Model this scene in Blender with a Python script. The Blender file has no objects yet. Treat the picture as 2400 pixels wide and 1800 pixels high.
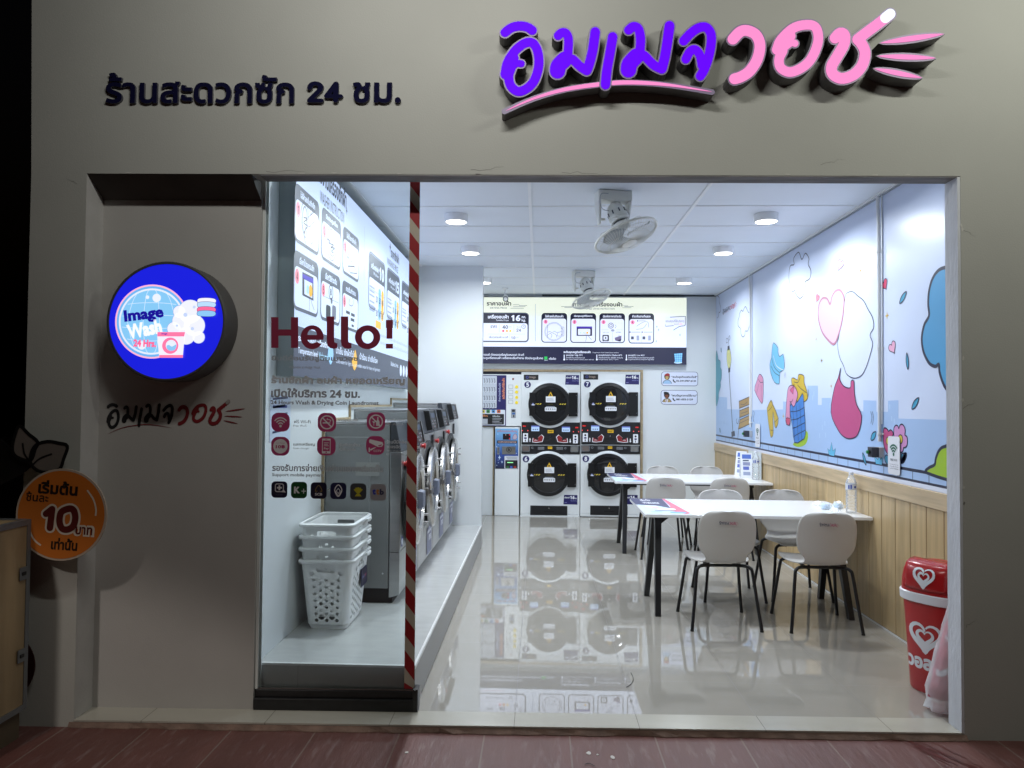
import bpy, math, random
import numpy as np
from mathutils import Vector, Matrix
from mathutils.geometry import delaunay_2d_cdt
random.seed(7)
SC = bpy.context.scene
COL = SC.collection
PI = math.pi
R = math.radians

# ------------------------------------------------------------------ camera
F, HC, VX, VY, ROLL = 1720.0, 1.55, 1264.0, 946.0, 0.008      # focal length in photo pixels (2400 wide), eye height
_d = Vector(((VX-1200)/F, -(VY-900)/F, 1.0)).normalized()
_u = Vector((ROLL, 1.0, 0.0)); _u.z = -(_u.x*_d.x+_u.y*_d.y)/_d.z; _u.normalize()
_r = _u.cross(_d)
EYE = Vector((0, 0, HC))
def ray(x, y):
    c = Vector(((x-1200)/F, -(y-900)/F, 1.0))
    return Vector((c.dot(_r), c.dot(_d), c.dot(_u)))
def hit(x, y, P, N):
    v = ray(x, y); return EYE + v*((Vector(P)-EYE).dot(N)/v.dot(N))
cd = bpy.data.cameras.new('camera'); cam = bpy.data.objects.new('camera', cd); COL.objects.link(cam)
cd.sensor_fit = 'HORIZONTAL'; cd.sensor_width = 36.0; cd.lens = 36.0*F/2400.0; cd.clip_start = 0.05; cd.clip_end = 300
cx_ = Vector((_r.x, _d.x, _u.x)); cy_ = Vector((_r.y, _d.y, _u.y)); cz_ = Vector((_r.z, _d.z, _u.z))
cam.matrix_world = Matrix(((cx_.x, cy_.x, -cz_.x, 0), (cx_.y, cy_.y, -cz_.y, 0), (cx_.z, cy_.z, -cz_.z, HC), (0, 0, 0, 1)))
SC.camera = cam

# ------------------------------------------------------------------ night sky, street lamps, exposure
W = bpy.data.worlds.new('World'); SC.world = W; W.use_nodes = True
bg = W.node_tree.nodes['Background']; sky = W.node_tree.nodes.new('ShaderNodeTexSky')
sky.sky_type = 'NISHITA'; sky.sun_disc = False; sky.sun_elevation = R(-4); sky.sun_rotation = R(180)
W.node_tree.links.new(sky.outputs[0], bg.inputs[0]); bg.inputs[1].default_value = 0.05
SC.view_settings.view_transform = 'Standard'; SC.view_settings.look = 'None'; SC.view_settings.exposure = 0.0; SC.view_settings.gamma = 1.0
SC.cycles.use_denoising = True; SC.cycles.max_bounces = 10; SC.cycles.sample_clamp_indirect = 6.0
def lamp(name, loc, power, col, radius=0.1, kind='POINT', aim=None, cone=60, blend=0.3):
    l = bpy.data.lights.new(name, kind); l.energy = power; l.color = col; l.shadow_soft_size = radius
    o = bpy.data.objects.new(name, l); COL.objects.link(o); o.location = loc
    if kind == 'SPOT':
        l.spot_size = R(cone); l.spot_blend = blend
    if aim: o.rotation_euler = (Vector(aim)-Vector(loc)).to_track_quat('-Z', 'Y').to_euler()
    return o
def tube_light(x, y, z, length, power, col, aim):           # canopy tube lights in front of the shop, above the frame
    l = bpy.data.lights.new('canopy_tube_light', 'AREA'); l.shape = 'RECTANGLE'; l.size = length; l.size_y = 0.06; l.energy = power; l.color = col
    o = bpy.data.objects.new('canopy_tube_light', l); COL.objects.link(o); o.location = (x, y, z); o.rotation_euler = (Vector(aim)-Vector((x, y, z))).to_track_quat('-Z', 'Y').to_euler()
tube_light(-0.45, 1.95, 3.95, 1.2, 27, (1.0, 0.995, 0.95), (-0.45, 3.6, 2.7))
tube_light(2.55, 2.05, 3.95, 1.2, 28, (0.985, 1.0, 0.90), (2.55, 3.7, 2.7))
lamp('street_lamp_light', (-3.0, -1.0, 4.3), 270, (1.0, 0.91, 0.85), 0.16, 'SPOT', (-2.3, 3.65, -3.5), 44, 0.12)

# ------------------------------------------------------------------ materials
def lin(c):
    return tuple(((x/12.92) if x <= 0.04045 else ((x+0.055)/1.055)**2.4) for x in c)
def hx(s):
    return lin(tuple(int(s[i:i+2], 16)/255 for i in (0, 2, 4)))
MATS = {}
def mat(name, col, rough=0.5, metal=0.0, var=0.0, vscale=6.0, bump=0.0, bscale=120.0, spec=None, emit=None, estr=1.0, stretch=None, coat=0.0, trans=0.0, sample=True):
    if name in MATS: return MATS[name]
    m = bpy.data.materials.new(name); m.use_nodes = True; nt = m.node_tree; b = nt.nodes['Principled BSDF']
    b.inputs['Base Color'].default_value = (*col, 1); b.inputs['Roughness'].default_value = rough; b.inputs['Metallic'].default_value = metal
    if spec is not None: b.inputs['Specular IOR Level'].default_value = spec
    if coat: b.inputs['Coat Weight'].default_value = coat
    if trans: b.inputs['Subsurface Weight'].default_value = trans; b.inputs['Subsurface Radius'].default_value = (0.02, 0.02, 0.02)
    tc = None
    def coords():
        nonlocal tc
        if tc is None:
            g = nt.nodes.new('ShaderNodeNewGeometry'); tc = g.outputs['Position']
            if stretch:
                mp = nt.nodes.new('ShaderNodeMapping'); mp.inputs['Scale'].default_value = stretch[:3]
                if len(stretch) > 3: mp.inputs['Rotation'].default_value = (0, 0, stretch[3])
                nt.links.new(tc, mp.inputs[0]); tc = mp.outputs[0]
        return tc
    if var:
        n = nt.nodes.new('ShaderNodeTexNoise'); n.inputs['Scale'].default_value = vscale; n.inputs['Detail'].default_value = 6
        nt.links.new(coords(), n.inputs['Vector'])
        r = nt.nodes.new('ShaderNodeValToRGB'); r.color_ramp.elements[0].position = 0.3; r.color_ramp.elements[1].position = 0.72
        r.color_ramp.elements[0].color = (*[x*(1-var) for x in col], 1); r.color_ramp.elements[1].color = (*[min(1, x*(1+var)) for x in col], 1)
        nt.links.new(n.outputs[0], r.inputs[0]); nt.links.new(r.outputs[0], b.inputs['Base Color'])
    if bump:
        n = nt.nodes.new('ShaderNodeTexNoise'); n.inputs['Scale'].default_value = bscale; n.inputs['Detail'].default_value = 4
        nt.links.new(coords(), n.inputs['Vector'])
        bp = nt.nodes.new('ShaderNodeBump'); bp.inputs['Strength'].default_value = bump; bp.inputs['Distance'].default_value = 0.01
        nt.links.new(n.outputs[0], bp.inputs['Height']); nt.links.new(bp.outputs[0], b.inputs['Normal'])
    if emit is not None:
        b.inputs['Emission Color'].default_value = (*emit, 1); b.inputs['Emission Strength'].default_value = estr
        if not sample:
            try: m.cycles.emission_sampling = 'NONE'
            except Exception: pass
    MATS[name] = m
    return m
def ink(h, rough=0.45):                      # printed colour
    return mat('print_'+h, hx(h), rough)
def lit(h, s=1.0, sample=False):             # backlit printed colour
    c = hx(h); return mat('lit_%s_%g' % (h, s), tuple(x*0.3 for x in c), 0.4, emit=c, estr=s, sample=sample)
def glass(name, tint, gloss=1.0):
    if name in MATS: return MATS[name]
    m = bpy.data.materials.new(name); m.use_nodes = True; nt = m.node_tree; nt.nodes.remove(nt.nodes['Principled BSDF'])
    out = nt.nodes['Material Output']; t = nt.nodes.new('ShaderNodeBsdfTransparent'); t.inputs[0].default_value = (*tint, 1)
    g = nt.nodes.new('ShaderNodeBsdfGlossy'); g.inputs['Roughness'].default_value = 0.02; fr = nt.nodes.new('ShaderNodeFresnel'); fr.inputs[0].default_value = 1.5
    mu = nt.nodes.new('ShaderNodeMath'); mu.operation = 'MULTIPLY'; mu.inputs[1].default_value = gloss
    mx = nt.nodes.new('ShaderNodeMixShader'); nt.links.new(fr.outputs[0], mu.inputs[0]); nt.links.new(mu.outputs[0], mx.inputs[0])
    nt.links.new(t.outputs[0], mx.inputs[1]); nt.links.new(g.outputs[0], mx.inputs[2]); nt.links.new(mx.outputs[0], out.inputs[0])
    MATS[name] = m; return m

# ------------------------------------------------------------------ mesh helpers
class MB:
    """Collects shapes; build() links them as ONE mesh object."""
    def __init__(s): s.v = []; s.f = []; s.m = []; s.mats = []
    def mi(s, m):
        if m not in s.mats: s.mats.append(m)
        return s.mats.index(m)
    def add(s, vs, fs, m):
        k = len(s.v); s.v += [tuple(v) for v in vs]; i = s.mi(m)
        for f in fs: s.f.append(tuple(k+a for a in f)); s.m.append(i)
        return s
    def box(s, x0, y0, z0, x1, y1, z1, m):
        v = [(x, y, z) for z in (z0, z1) for y in (y0, y1) for x in (x0, x1)]
        return s.add(v, [(0, 2, 3, 1), (4, 5, 7, 6), (0, 1, 5, 4), (2, 6, 7, 3), (0, 4, 6, 2), (1, 3, 7, 5)], m)
    def hexa(s, lo, hi, m):                   # two matching quads
        return s.add(list(lo)+list(hi), [(3, 2, 1, 0), (4, 5, 6, 7)]+[(i, (i+1) % 4, 4+(i+1) % 4, 4+i) for i in range(4)], m)
    def ring(s, c, ax, r, n, ry=None):
        ax = Vector(ax).normalized(); t = Vector((0, 0, 1)) if abs(ax.z) < 0.9 else Vector((1, 0, 0))
        e1 = t.cross(ax).normalized(); e2 = ax.cross(e1)
        return [Vector(c)+e1*(r*math.cos(2*PI*i/n))+e2*((ry or r)*math.sin(2*PI*i/n)) for i in range(n)]
    def loft(s, rings, m, cap0=True, cap1=True, closed=True):
        n = len(rings[0]); v = [p for r in rings for p in r]; f = []
        for k in range(len(rings)-1):
            for i in range(n if closed else n-1):
                j = (i+1) % n; f.append((k*n+i, k*n+j, (k+1)*n+j, (k+1)*n+i))
        if cap0: f.append(tuple(reversed(range(n))))
        if cap1: f.append(tuple(range((len(rings)-1)*n, len(rings)*n)))
        return s.add(v, f, m)
    def cyl(s, p0, p1, r, m, n=16, r1=None):
        a = Vector(p1)-Vector(p0)
        return s.loft([s.ring(p0, a, r, n), s.ring(p1, a, r1 or r, n)], m)
    def tube(s, pts, r, m, n=8, closed=False):
        P = [Vector(p) for p in pts]; rings = []; e = None
        for i, p in enumerate(P):
            if closed: t = P[(i+1) % len(P)]-P[i-1]
            else: t = P[min(i+1, len(P)-1)]-P[max(i-1, 0)]
            t.normalize()
            if e is None: e = t.orthogonal().normalized()
            else:
                e = e-t*e.dot(t); e.normalize()
            b = t.cross(e); rr = r[i] if isinstance(r, (list, tuple)) else r
            rings.append([p+e*(rr*math.cos(2*PI*k/n))+b*(rr*math.sin(2*PI*k/n)) for k in range(n)])
        if closed: rings.append(rings[0]); return s.loft(rings, m, False, False)
        return s.loft(rings, m)
    def lathe(s, c, ax, prof, m, n=24, cap0=True, cap1=True, ell=1.0):
        c = Vector(c); ax = Vector(ax).normalized()
        return s.loft([s.ring(c+ax*h, ax, max(r, 1e-4), n, max(r, 1e-4)*ell) for r, h in prof], m, cap0, cap1)
    def build(s, name, parent=None, smooth=False, bevel=0.0, seg=2, sub=0, solid=0.0):
        me = bpy.data.meshes.new(name)
        vs = s.v
        if parent is not None and parent.name in BASE:
            inv = BASE[parent.name].inverted()
            if parent.name not in LOCAL: vs = [inv @ Vector(v) for v in vs]
        me.from_pydata(vs, [], s.f)
        for m in s.mats: me.materials.append(m)
        me.polygons.foreach_set('material_index', s.m)
        if smooth:
            me.polygons.foreach_set('use_smooth', [True]*len(s.f))
            if not sub:
                try: me.set_sharp_from_angle(angle=R(38))
                except Exception: pass
        me.update()
        o = bpy.data.objects.new(name, me); COL.objects.link(o)
        if parent is not None:
            o.parent = parent
            BASE[o.name] = BASE.get(parent.name, Matrix()); 
            if parent.name in LOCAL: LOCAL.add(o.name)
        else: BASE[o.name] = Matrix()
        if solid:
            md = o.modifiers.new('solid', 'SOLIDIFY'); md.thickness = solid; md.offset = 0
        if sub:
            md = o.modifiers.new('sub', 'SUBSURF'); md.levels = sub; md.render_levels = sub
        if bevel:
            md = o.modifiers.new('bevel', 'BEVEL'); md.width = bevel; md.segments = seg; md.limit_method = 'ANGLE'; md.angle_limit = R(40)
        return o
BASE = {}; LOCAL = set()
# a thing is an Empty at its base; local=True means its parts are modelled round the origin, otherwise in world coordinates
def thing(name, label, cat, loc=(0, 0, 0), rz=0.0, group=None, local=False):
    o = bpy.data.objects.new(name, None); COL.objects.link(o); o.empty_display_size = 0.1
    o.location = loc; o.rotation_euler = (0, 0, rz)
    BASE[o.name] = Matrix.Translation(Vector(loc)) @ Matrix.Rotation(rz, 4, 'Z')
    if local: LOCAL.add(o.name)
    return tag(o, label, cat, group)
def tag(o, label, cat, group=None):
    o['label'] = label; o['category'] = cat
    if group: o['group'] = group
    return o
def struct(o):
    o['kind'] = 'structure'; return o
def copy_tree(o, parent=None):
    c = o.copy(); COL.objects.link(c); c.parent = parent
    for ch in [x for x in bpy.data.objects if x.parent == o]: copy_tree(ch, c)
    return c

# ------------------------------------------------------------------ flat shapes: outlines -> filled triangles (non-zero union)
def fill(loops):
    V = []; E = []; A = []; B = []
    for lp in loops:
        n = len(lp); k = len(V); V += [Vector((p[0], p[1])) for p in lp]
        for i in range(n):
            E.append((k+i, k+(i+1) % n)); A.append(lp[i]); B.append(lp[(i+1) % n])
    span = max(max(abs(v.x) for v in V), max(abs(v.y) for v in V), 1e-3)
    r = delaunay_2d_cdt(V, E, [], 0, 1e-6*span)
    vs = np.array([(v.x, v.y) for v in r[0]]); fs = [f for f in r[2] if len(f) == 3]
    if not fs: return [], []
    T = np.array(fs); C = vs[T].mean(1); A = np.array(A, float); B = np.array(B, float)
    w = np.zeros(len(C), int)
    for i in range(0, len(C), 4000):
        c = C[i:i+4000]; ay = A[None, :, 1]; by = B[None, :, 1]; ax = A[None, :, 0]; bx = B[None, :, 0]; py = c[:, 1:2]; px = c[:, 0:1]
        cr = (bx-ax)*(py-ay)-(px-ax)*(by-ay)
        w[i:i+4000] = ((ay <= py) & (by > py) & (cr > 0)).sum(1)-((ay > py) & (by <= py) & (cr < 0)).sum(1)
    T = T[w != 0]
    P = vs[T]; ar = (P[:, 1, 0]-P[:, 0, 0])*(P[:, 2, 1]-P[:, 0, 1])-(P[:, 2, 0]-P[:, 0, 0])*(P[:, 1, 1]-P[:, 0, 1])
    T[ar < 0] = T[ar < 0][:, ::-1]
    used = np.unique(T); idx = -np.ones(len(vs), int); idx[used] = np.arange(len(used))
    return [tuple(p) for p in vs[used]], [tuple(int(a) for a in t) for t in idx[T]]
def border(fs):
    e = {}
    for f in fs:
        for i in range(len(f)): e[(f[i], f[(i+1) % len(f)])] = 1
    return [k for k in e if (k[1], k[0]) not in e]
def smooth_line(p, n=6, closed=False):
    P = [Vector((a[0], a[1])) for a in p]; o = []; N = len(P)
    for i in range(N if closed else N-1):
        g = lambda k: P[k % N] if closed else P[min(max(k, 0), N-1)]
        a, b, c, d = g(i-1), g(i), g(i+1), g(i+2)
        for k in range(n):
            t = k/n; o.append(tuple(0.5*((2*b)+(c-a)*t+(2*a-5*b+4*c-d)*t*t+(3*b-a-3*c+d)*t**3)))
    if not closed: o.append(tuple(P[-1]))
    return o
def ccw(p):
    a = sum(p[i-1][0]*p[i][1]-p[i][0]*p[i-1][1] for i in range(len(p))); return list(p) if a > 0 else list(reversed(p))
def disc(c, r, n=18, ry=None): return [(c[0]+r*math.cos(2*PI*i/n), c[1]+(ry or r)*math.sin(2*PI*i/n)) for i in range(n)]
def rrect(x0, y0, x1, y1, r, n=5):
    x0, x1 = min(x0, x1), max(x0, x1); y0, y1 = min(y0, y1), max(y0, y1); r = min(r, (x1-x0)/2.01, (y1-y0)/2.01); o = []
    for cx, cy, a in ((x1-r, y0+r, -90), (x1-r, y1-r, 0), (x0+r, y1-r, 90), (x0+r, y0+r, 180)):
        for k in range(n+1):
            t = R(a+90*k/n); o.append((cx+r*math.cos(t), cy+r*math.sin(t)))
    return o
def stroke_loops(pts, r, n=5, closed=False):    # thick line as discs and quads, all counter-clockwise
    P = smooth_line(pts, n, closed); o = []
    for i, p in enumerate(P): o.append(disc(p, (r[0]+(r[1]-r[0])*i/(len(P)-1)) if isinstance(r, tuple) else r, 14))
    Q = P+[P[0]] if closed else P
    for i in range(len(Q)-1):
        a, b = Vector(Q[i]), Vector(Q[i+1]); d = b-a
        if d.length < 1e-9: continue
        rr = r if not isinstance(r, tuple) else (r[0]+(r[1]-r[0])*i/(len(P)-1))
        nrm = Vector((-d.y, d.x)).normalized()*rr
        o.append(ccw([tuple(a+nrm), tuple(b+nrm), tuple(b-nrm), tuple(a-nrm)]))
    return o
def ribbon(pts, w, closed=False):
    P = [Vector((p[0], p[1])) for p in pts]; N = len(P); v = []; f = []
    for i in range(N):
        a = P[i-1] if (closed or i) else P[i]; b = P[(i+1) % N] if (closed or i < N-1) else P[i]
        t = (b-a); t = t.normalized() if t.length > 1e-9 else Vector((1, 0)); n = Vector((-t.y, t.x))*(w/2 if not callable(w) else w(i/(N-1))/2)
        v += [tuple(P[i]+n), tuple(P[i]-n)]
    for i in range(N if closed else N-1):
        j = (i+1) % N; f.append((2*i+1, 2*j+1, 2*j, 2*i))
    return v, f
TCACHE = {}
_E = lambda cx, cy, rx, ry: ('e', [(cx+rx*math.cos(2*PI*i/14), cy+ry*math.sin(2*PI*i/14)) for i in range(14)])
DIG = {'0': [_E(.28, .5, .21, .42)], '1': [('l', [(.12, .74), (.30, .92), (.30, .08)])], '2': [('c', [(.08, .70), (.14, .87), (.30, .93), (.46, .83), (.46, .64), (.30, .40), (.09, .10)]), ('l', [(.09, .08), (.50, .08)])],
 '3': [('c', [(.08, .85), (.28, .93), (.45, .82), (.43, .62), (.24, .53)]), ('c', [(.24, .53), (.46, .44), (.48, .22), (.30, .07), (.07, .15)])], '4': [('l', [(.38, .08), (.38, .92), (.05, .30), (.54, .30)])],
 '5': [('l', [(.46, .92), (.14, .92), (.11, .52)]), ('c', [(.11, .52), (.28, .60), (.46, .50), (.48, .28), (.34, .08), (.08, .13)])], '6': [('c', [(.40, .92), (.22, .78), (.10, .50), (.08, .32)]), _E(.28, .30, .20, .22)],
 '7': [('l', [(.06, .92), (.50, .92), (.20, .08)])], '8': [_E(.28, .71, .17, .20), _E(.28, .29, .20, .22)], '9': [('c', [(.16, .08), (.34, .22), (.46, .50), (.48, .68)]), _E(.28, .70, .20, .22)]}
def digits(s, bold):
    lp = []; r = 0.06+bold*1.1
    for i, ch in enumerate(s):
        for k, p in DIG[ch]:
            q = [(x+0.64*i, y) for x, y in p]; lp += stroke_loops(q, r, 1 if k == 'l' else 3, k == 'e')
    return fill(lp)
def embolden(loops, b):                       # push every outline outwards
    ar = lambda p: sum(p[i-1][0]*p[i][1]-p[i][0]*p[i-1][1] for i in range(len(p)))
    A = [ar(p) for p in loops]; BB = [(min(x for x, y in p), min(y for x, y in p), max(x for x, y in p), max(y for x, y in p)) for p in loops]; out = []
    def inside(q, p):
        c = False
        for i in range(len(p)):
            (x0, y0), (x1, y1) = p[i-1], p[i]
            if (y0 > q[1]) != (y1 > q[1]) and q[0] < (x1-x0)*(q[1]-y0)/(y1-y0)+x0: c = not c
        return c
    for li, lp in enumerate(loops):
        hole = sum(1 for k in range(len(loops)) if A[k]*A[li] < 0 and BB[k][0] <= BB[li][0] and BB[k][1] <= BB[li][1] and BB[k][2] >= BB[li][2] and BB[k][3] >= BB[li][3] and inside(lp[0], loops[k])) % 2
        sg = (1 if A[li] > 0 else -1)*(-1 if hole else 1)
        P = np.array(lp); keep = np.hypot(*(P-np.roll(P, 1, 0)).T) > 1e-5; P = P[keep]
        if len(P) < 3: continue
        d1 = P-np.roll(P, 1, 0); d2 = np.roll(P, -1, 0)-P; d1 /= np.hypot(*d1.T)[:, None]; d2 /= np.hypot(*d2.T)[:, None]
        n1 = np.stack([d1[:, 1], -d1[:, 0]], 1)*sg; n2 = np.stack([d2[:, 1], -d2[:, 0]], 1)*sg; n = n1+n2; L = np.hypot(*n.T); L[L < 1e-6] = 1; n /= L[:, None]
        k = np.minimum(1.5, 1/np.maximum(0.3, (n*n1).sum(1))); out.append([tuple(q) for q in P+n*(b*k)[:, None]])
    return out
def glyphs(s, bold=0.0, res=2):
    k = (s, bold, res)
    if k in TCACHE: return TCACHE[k]
    if s.isascii() and s.isdigit():
        v, f = digits(s, bold); TCACHE[k] = (np.array(v), f); return TCACHE[k]
    c = bpy.data.curves.new('t', 'FONT'); c.body = s; c.size = 1; c.resolution_u = res; c.fill_mode = 'NONE'
    o = bpy.data.objects.new('t', c); COL.objects.link(o)
    dg = bpy.context.evaluated_depsgraph_get(); me = o.evaluated_get(dg).to_mesh()
    co = [(v.co.x, v.co.y) for v in me.vertices]; nx = {e.vertices[0]: e.vertices[1] for e in me.edges}
    loops = []; seen = set(); n_e = len(me.edges)
    for st in list(nx):
        if st in seen: continue
        lp = []; a = st
        while a not in seen and a in nx: seen.add(a); lp.append(co[a]); a = nx[a]
        if len(lp) > 2: loops.append(lp)
    o.evaluated_get(dg).to_mesh_clear(); bpy.data.objects.remove(o); bpy.data.curves.remove(c)
    if bold and loops: loops = embolden(loops, bold)
    v, f = fill(loops) if loops else ([], [])
    v = np.array(v) if len(v) else np.zeros((0, 2))
    TCACHE[k] = (v, f); return TCACHE[k]

class Art:
    """Flat printed or cut shapes on a plane: P origin, N outward normal, eu/ev axes; px() maps photo pixels onto the plane."""
    def __init__(s, P, N, eu, ev=(0, 0, 1), base=0.001, step=0.0006):
        s.P = Vector(P); s.N = Vector(N).normalized(); s.eu = Vector(eu).normalized(); s.ev = Vector(ev).normalized(); s.base = base; s.step = step; s.mb = MB()
    def px(s, *pts):
        o = []
        for x, y in pts:
            d = hit(x, y, s.P, s.N)-s.P; o.append((d.dot(s.eu), d.dot(s.ev)))
        return o
    def w(s, p, n): return s.P+s.eu*p[0]+s.ev*p[1]+s.N*n
    def tri(s, v, f, m, L=0):
        n = s.base+L*s.step; s.mb.add([s.w(p, n) for p in v], f, m); return s
    def poly(s, pts, m, L=0): return s.tri(*fill([ccw(pts)]), m, L)
    def loops(s, lp, m, L=0): return s.tri(*fill(lp), m, L)
    def line(s, pts, wd, m, L=1, closed=False): return s.tri(*ribbon(pts, wd, closed), m, L)
    def shape(s, pts, m, edge=None, wd=0.006, L=0, n=5, smooth=True):
        p = smooth_line(pts, n, True) if smooth else pts
        if m: s.poly(p, m, L)
        if edge: s.line(p, wd, edge, L+1, True)
        return s
    def rect(s, u0, v0, u1, v1, m, L=0, r=0.0):
        u0, u1 = min(u0, u1), max(u0, u1); v0, v1 = min(v0, v1), max(v0, v1)
        if r: return s.poly(rrect(u0, v0, u1, v1, r), m, L)
        return s.tri([(u0, v0), (u1, v0), (u1, v1), (u0, v1)], [(0, 1, 2, 3)], m, L)
    def frame(s, u0, v0, u1, v1, r, wd, m, L=1): return s.line(rrect(u0, v0, u1, v1, r), wd, m, L, True)
    def disc(s, c, r, m, L=0, n=28, ry=None): return s.tri(disc(c, r, n, ry), [tuple(range(n))], m, L)
    def circ(s, c, r, wd, m, L=1, n=32, ry=None): return s.line(disc(c, r, n, ry), wd, m, L, True)
    def text(s, t, u0, v0, u1, v1, m, L=1, bold=0.0, keep=False, rot=0.0, res=2, flip=False):
        """text fitted to the box; keep=True keeps its own proportions (fits the width, centred in height)"""
        v, f = glyphs(t, bold, res)
        if not len(v): return s
        lo, hi = v.min(0), v.max(0); u0, u1 = min(u0, u1), max(u0, u1); v0, v1 = min(v0, v1), max(v0, v1)
        sx = (u1-u0)/(hi[0]-lo[0]); sy = (v1-v0)/max(hi[1]-lo[1], 1e-6)
        if keep: sx = sy = min(sx, sy)
        q = (v-(lo+hi)/2)*(sx, sy)
        if flip: q = q*(1, -1)
        c, d = math.cos(rot), math.sin(rot); q = np.stack([q[:, 0]*c-q[:, 1]*d, q[:, 0]*d+q[:, 1]*c], 1)+((u0+u1)/2, (v0+v1)/2)
        return s.tri([tuple(p) for p in q], f, m, L)
    def ptext(s, t, x0, y0, x1, y1, m, L=1, bold=0.0, **k):          # box given in photo pixels
        (a, b), (c, d) = s.px((x0, y0), (x1, y1)); return s.text(t, a, b, c, d, m, L, bold, **k)
    def build(s, name, parent=None): return s.mb.build(name, parent)
    def flush(s, name, parent):
        o = s.mb.build(name, parent) if s.mb.v else None; s.mb = MB(); return o
def cr(x0, y0, sc): return lambda *p: [(x0+a*sc, y0+b*sc) for a, b in p]
def prism(mb, loops, to3, depth, m, mside=None):     # outlines -> solid: to3(u,v,n)
    v, f = fill(loops); k = len(v)
    mb.add([to3(p[0], p[1], depth) for p in v], f, m)
    mb.add([to3(p[0], p[1], 0) for p in v], [tuple(reversed(t)) for t in f], mside or m)
    B = border(f); mb.add([to3(p[0], p[1], 0) for p in v]+[to3(p[0], p[1], depth) for p in v], [(a, b, b+k, a+k) for a, b in B], mside or m)
    return mb

# ================================================================== SETTING
ZC, XR, XL, YB = 3.066, 2.427, -1.43, 10.19          # ceiling, right wall, left wall, rear wall
O = Vector((-2.242, 3.509, 0)); PHI = 0.02184         # left foot of the shop opening; the facade is turned a little
EU = Vector((math.cos(PHI), math.sin(PHI), 0)); EN = Vector((math.sin(PHI), -math.cos(PHI), 0)); UP = Vector((0, 0, 1))
def FW(u, n, z): return O+EU*u+EN*n+UP*z
def fbox(mb, u0, n0, z0, u1, n1, z1, m):
    a = [FW(u0, n0, z0), FW(u1, n0, z0), FW(u1, n0, z1), FW(u0, n0, z1)]; b = [FW(u0, n1, z0), FW(u1, n1, z0), FW(u1, n1, z1), FW(u0, n1, z1)]
    return mb.hexa(a, b, m) if n1 > n0 else mb.hexa(b, a, m)
paint = mat('facade_paint', (0.435, 0.434, 0.398), 0.7, var=0.06, vscale=1.3, bump=0.10, bscale=160)
paint_in = mat('interior_paint', (0.70, 0.735, 0.75), 0.45, var=0.02, vscale=2)
jambm = mat('jamb_paint', (0.62, 0.64, 0.68), 0.7, var=0.10, vscale=9, bump=0.3, bscale=60, stretch=(1, 1, 0.35))
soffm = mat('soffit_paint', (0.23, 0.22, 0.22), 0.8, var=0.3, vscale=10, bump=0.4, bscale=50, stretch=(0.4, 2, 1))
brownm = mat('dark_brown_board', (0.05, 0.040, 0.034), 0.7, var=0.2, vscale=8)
panelm = mat('alcove_paint', (0.45, 0.435, 0.41), 0.75, var=0.05, vscale=2.5, bump=0.08, bscale=160)
blackm = mat('black_metal', (0.012, 0.012, 0.013), 0.42, var=0.3, vscale=20)
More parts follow.
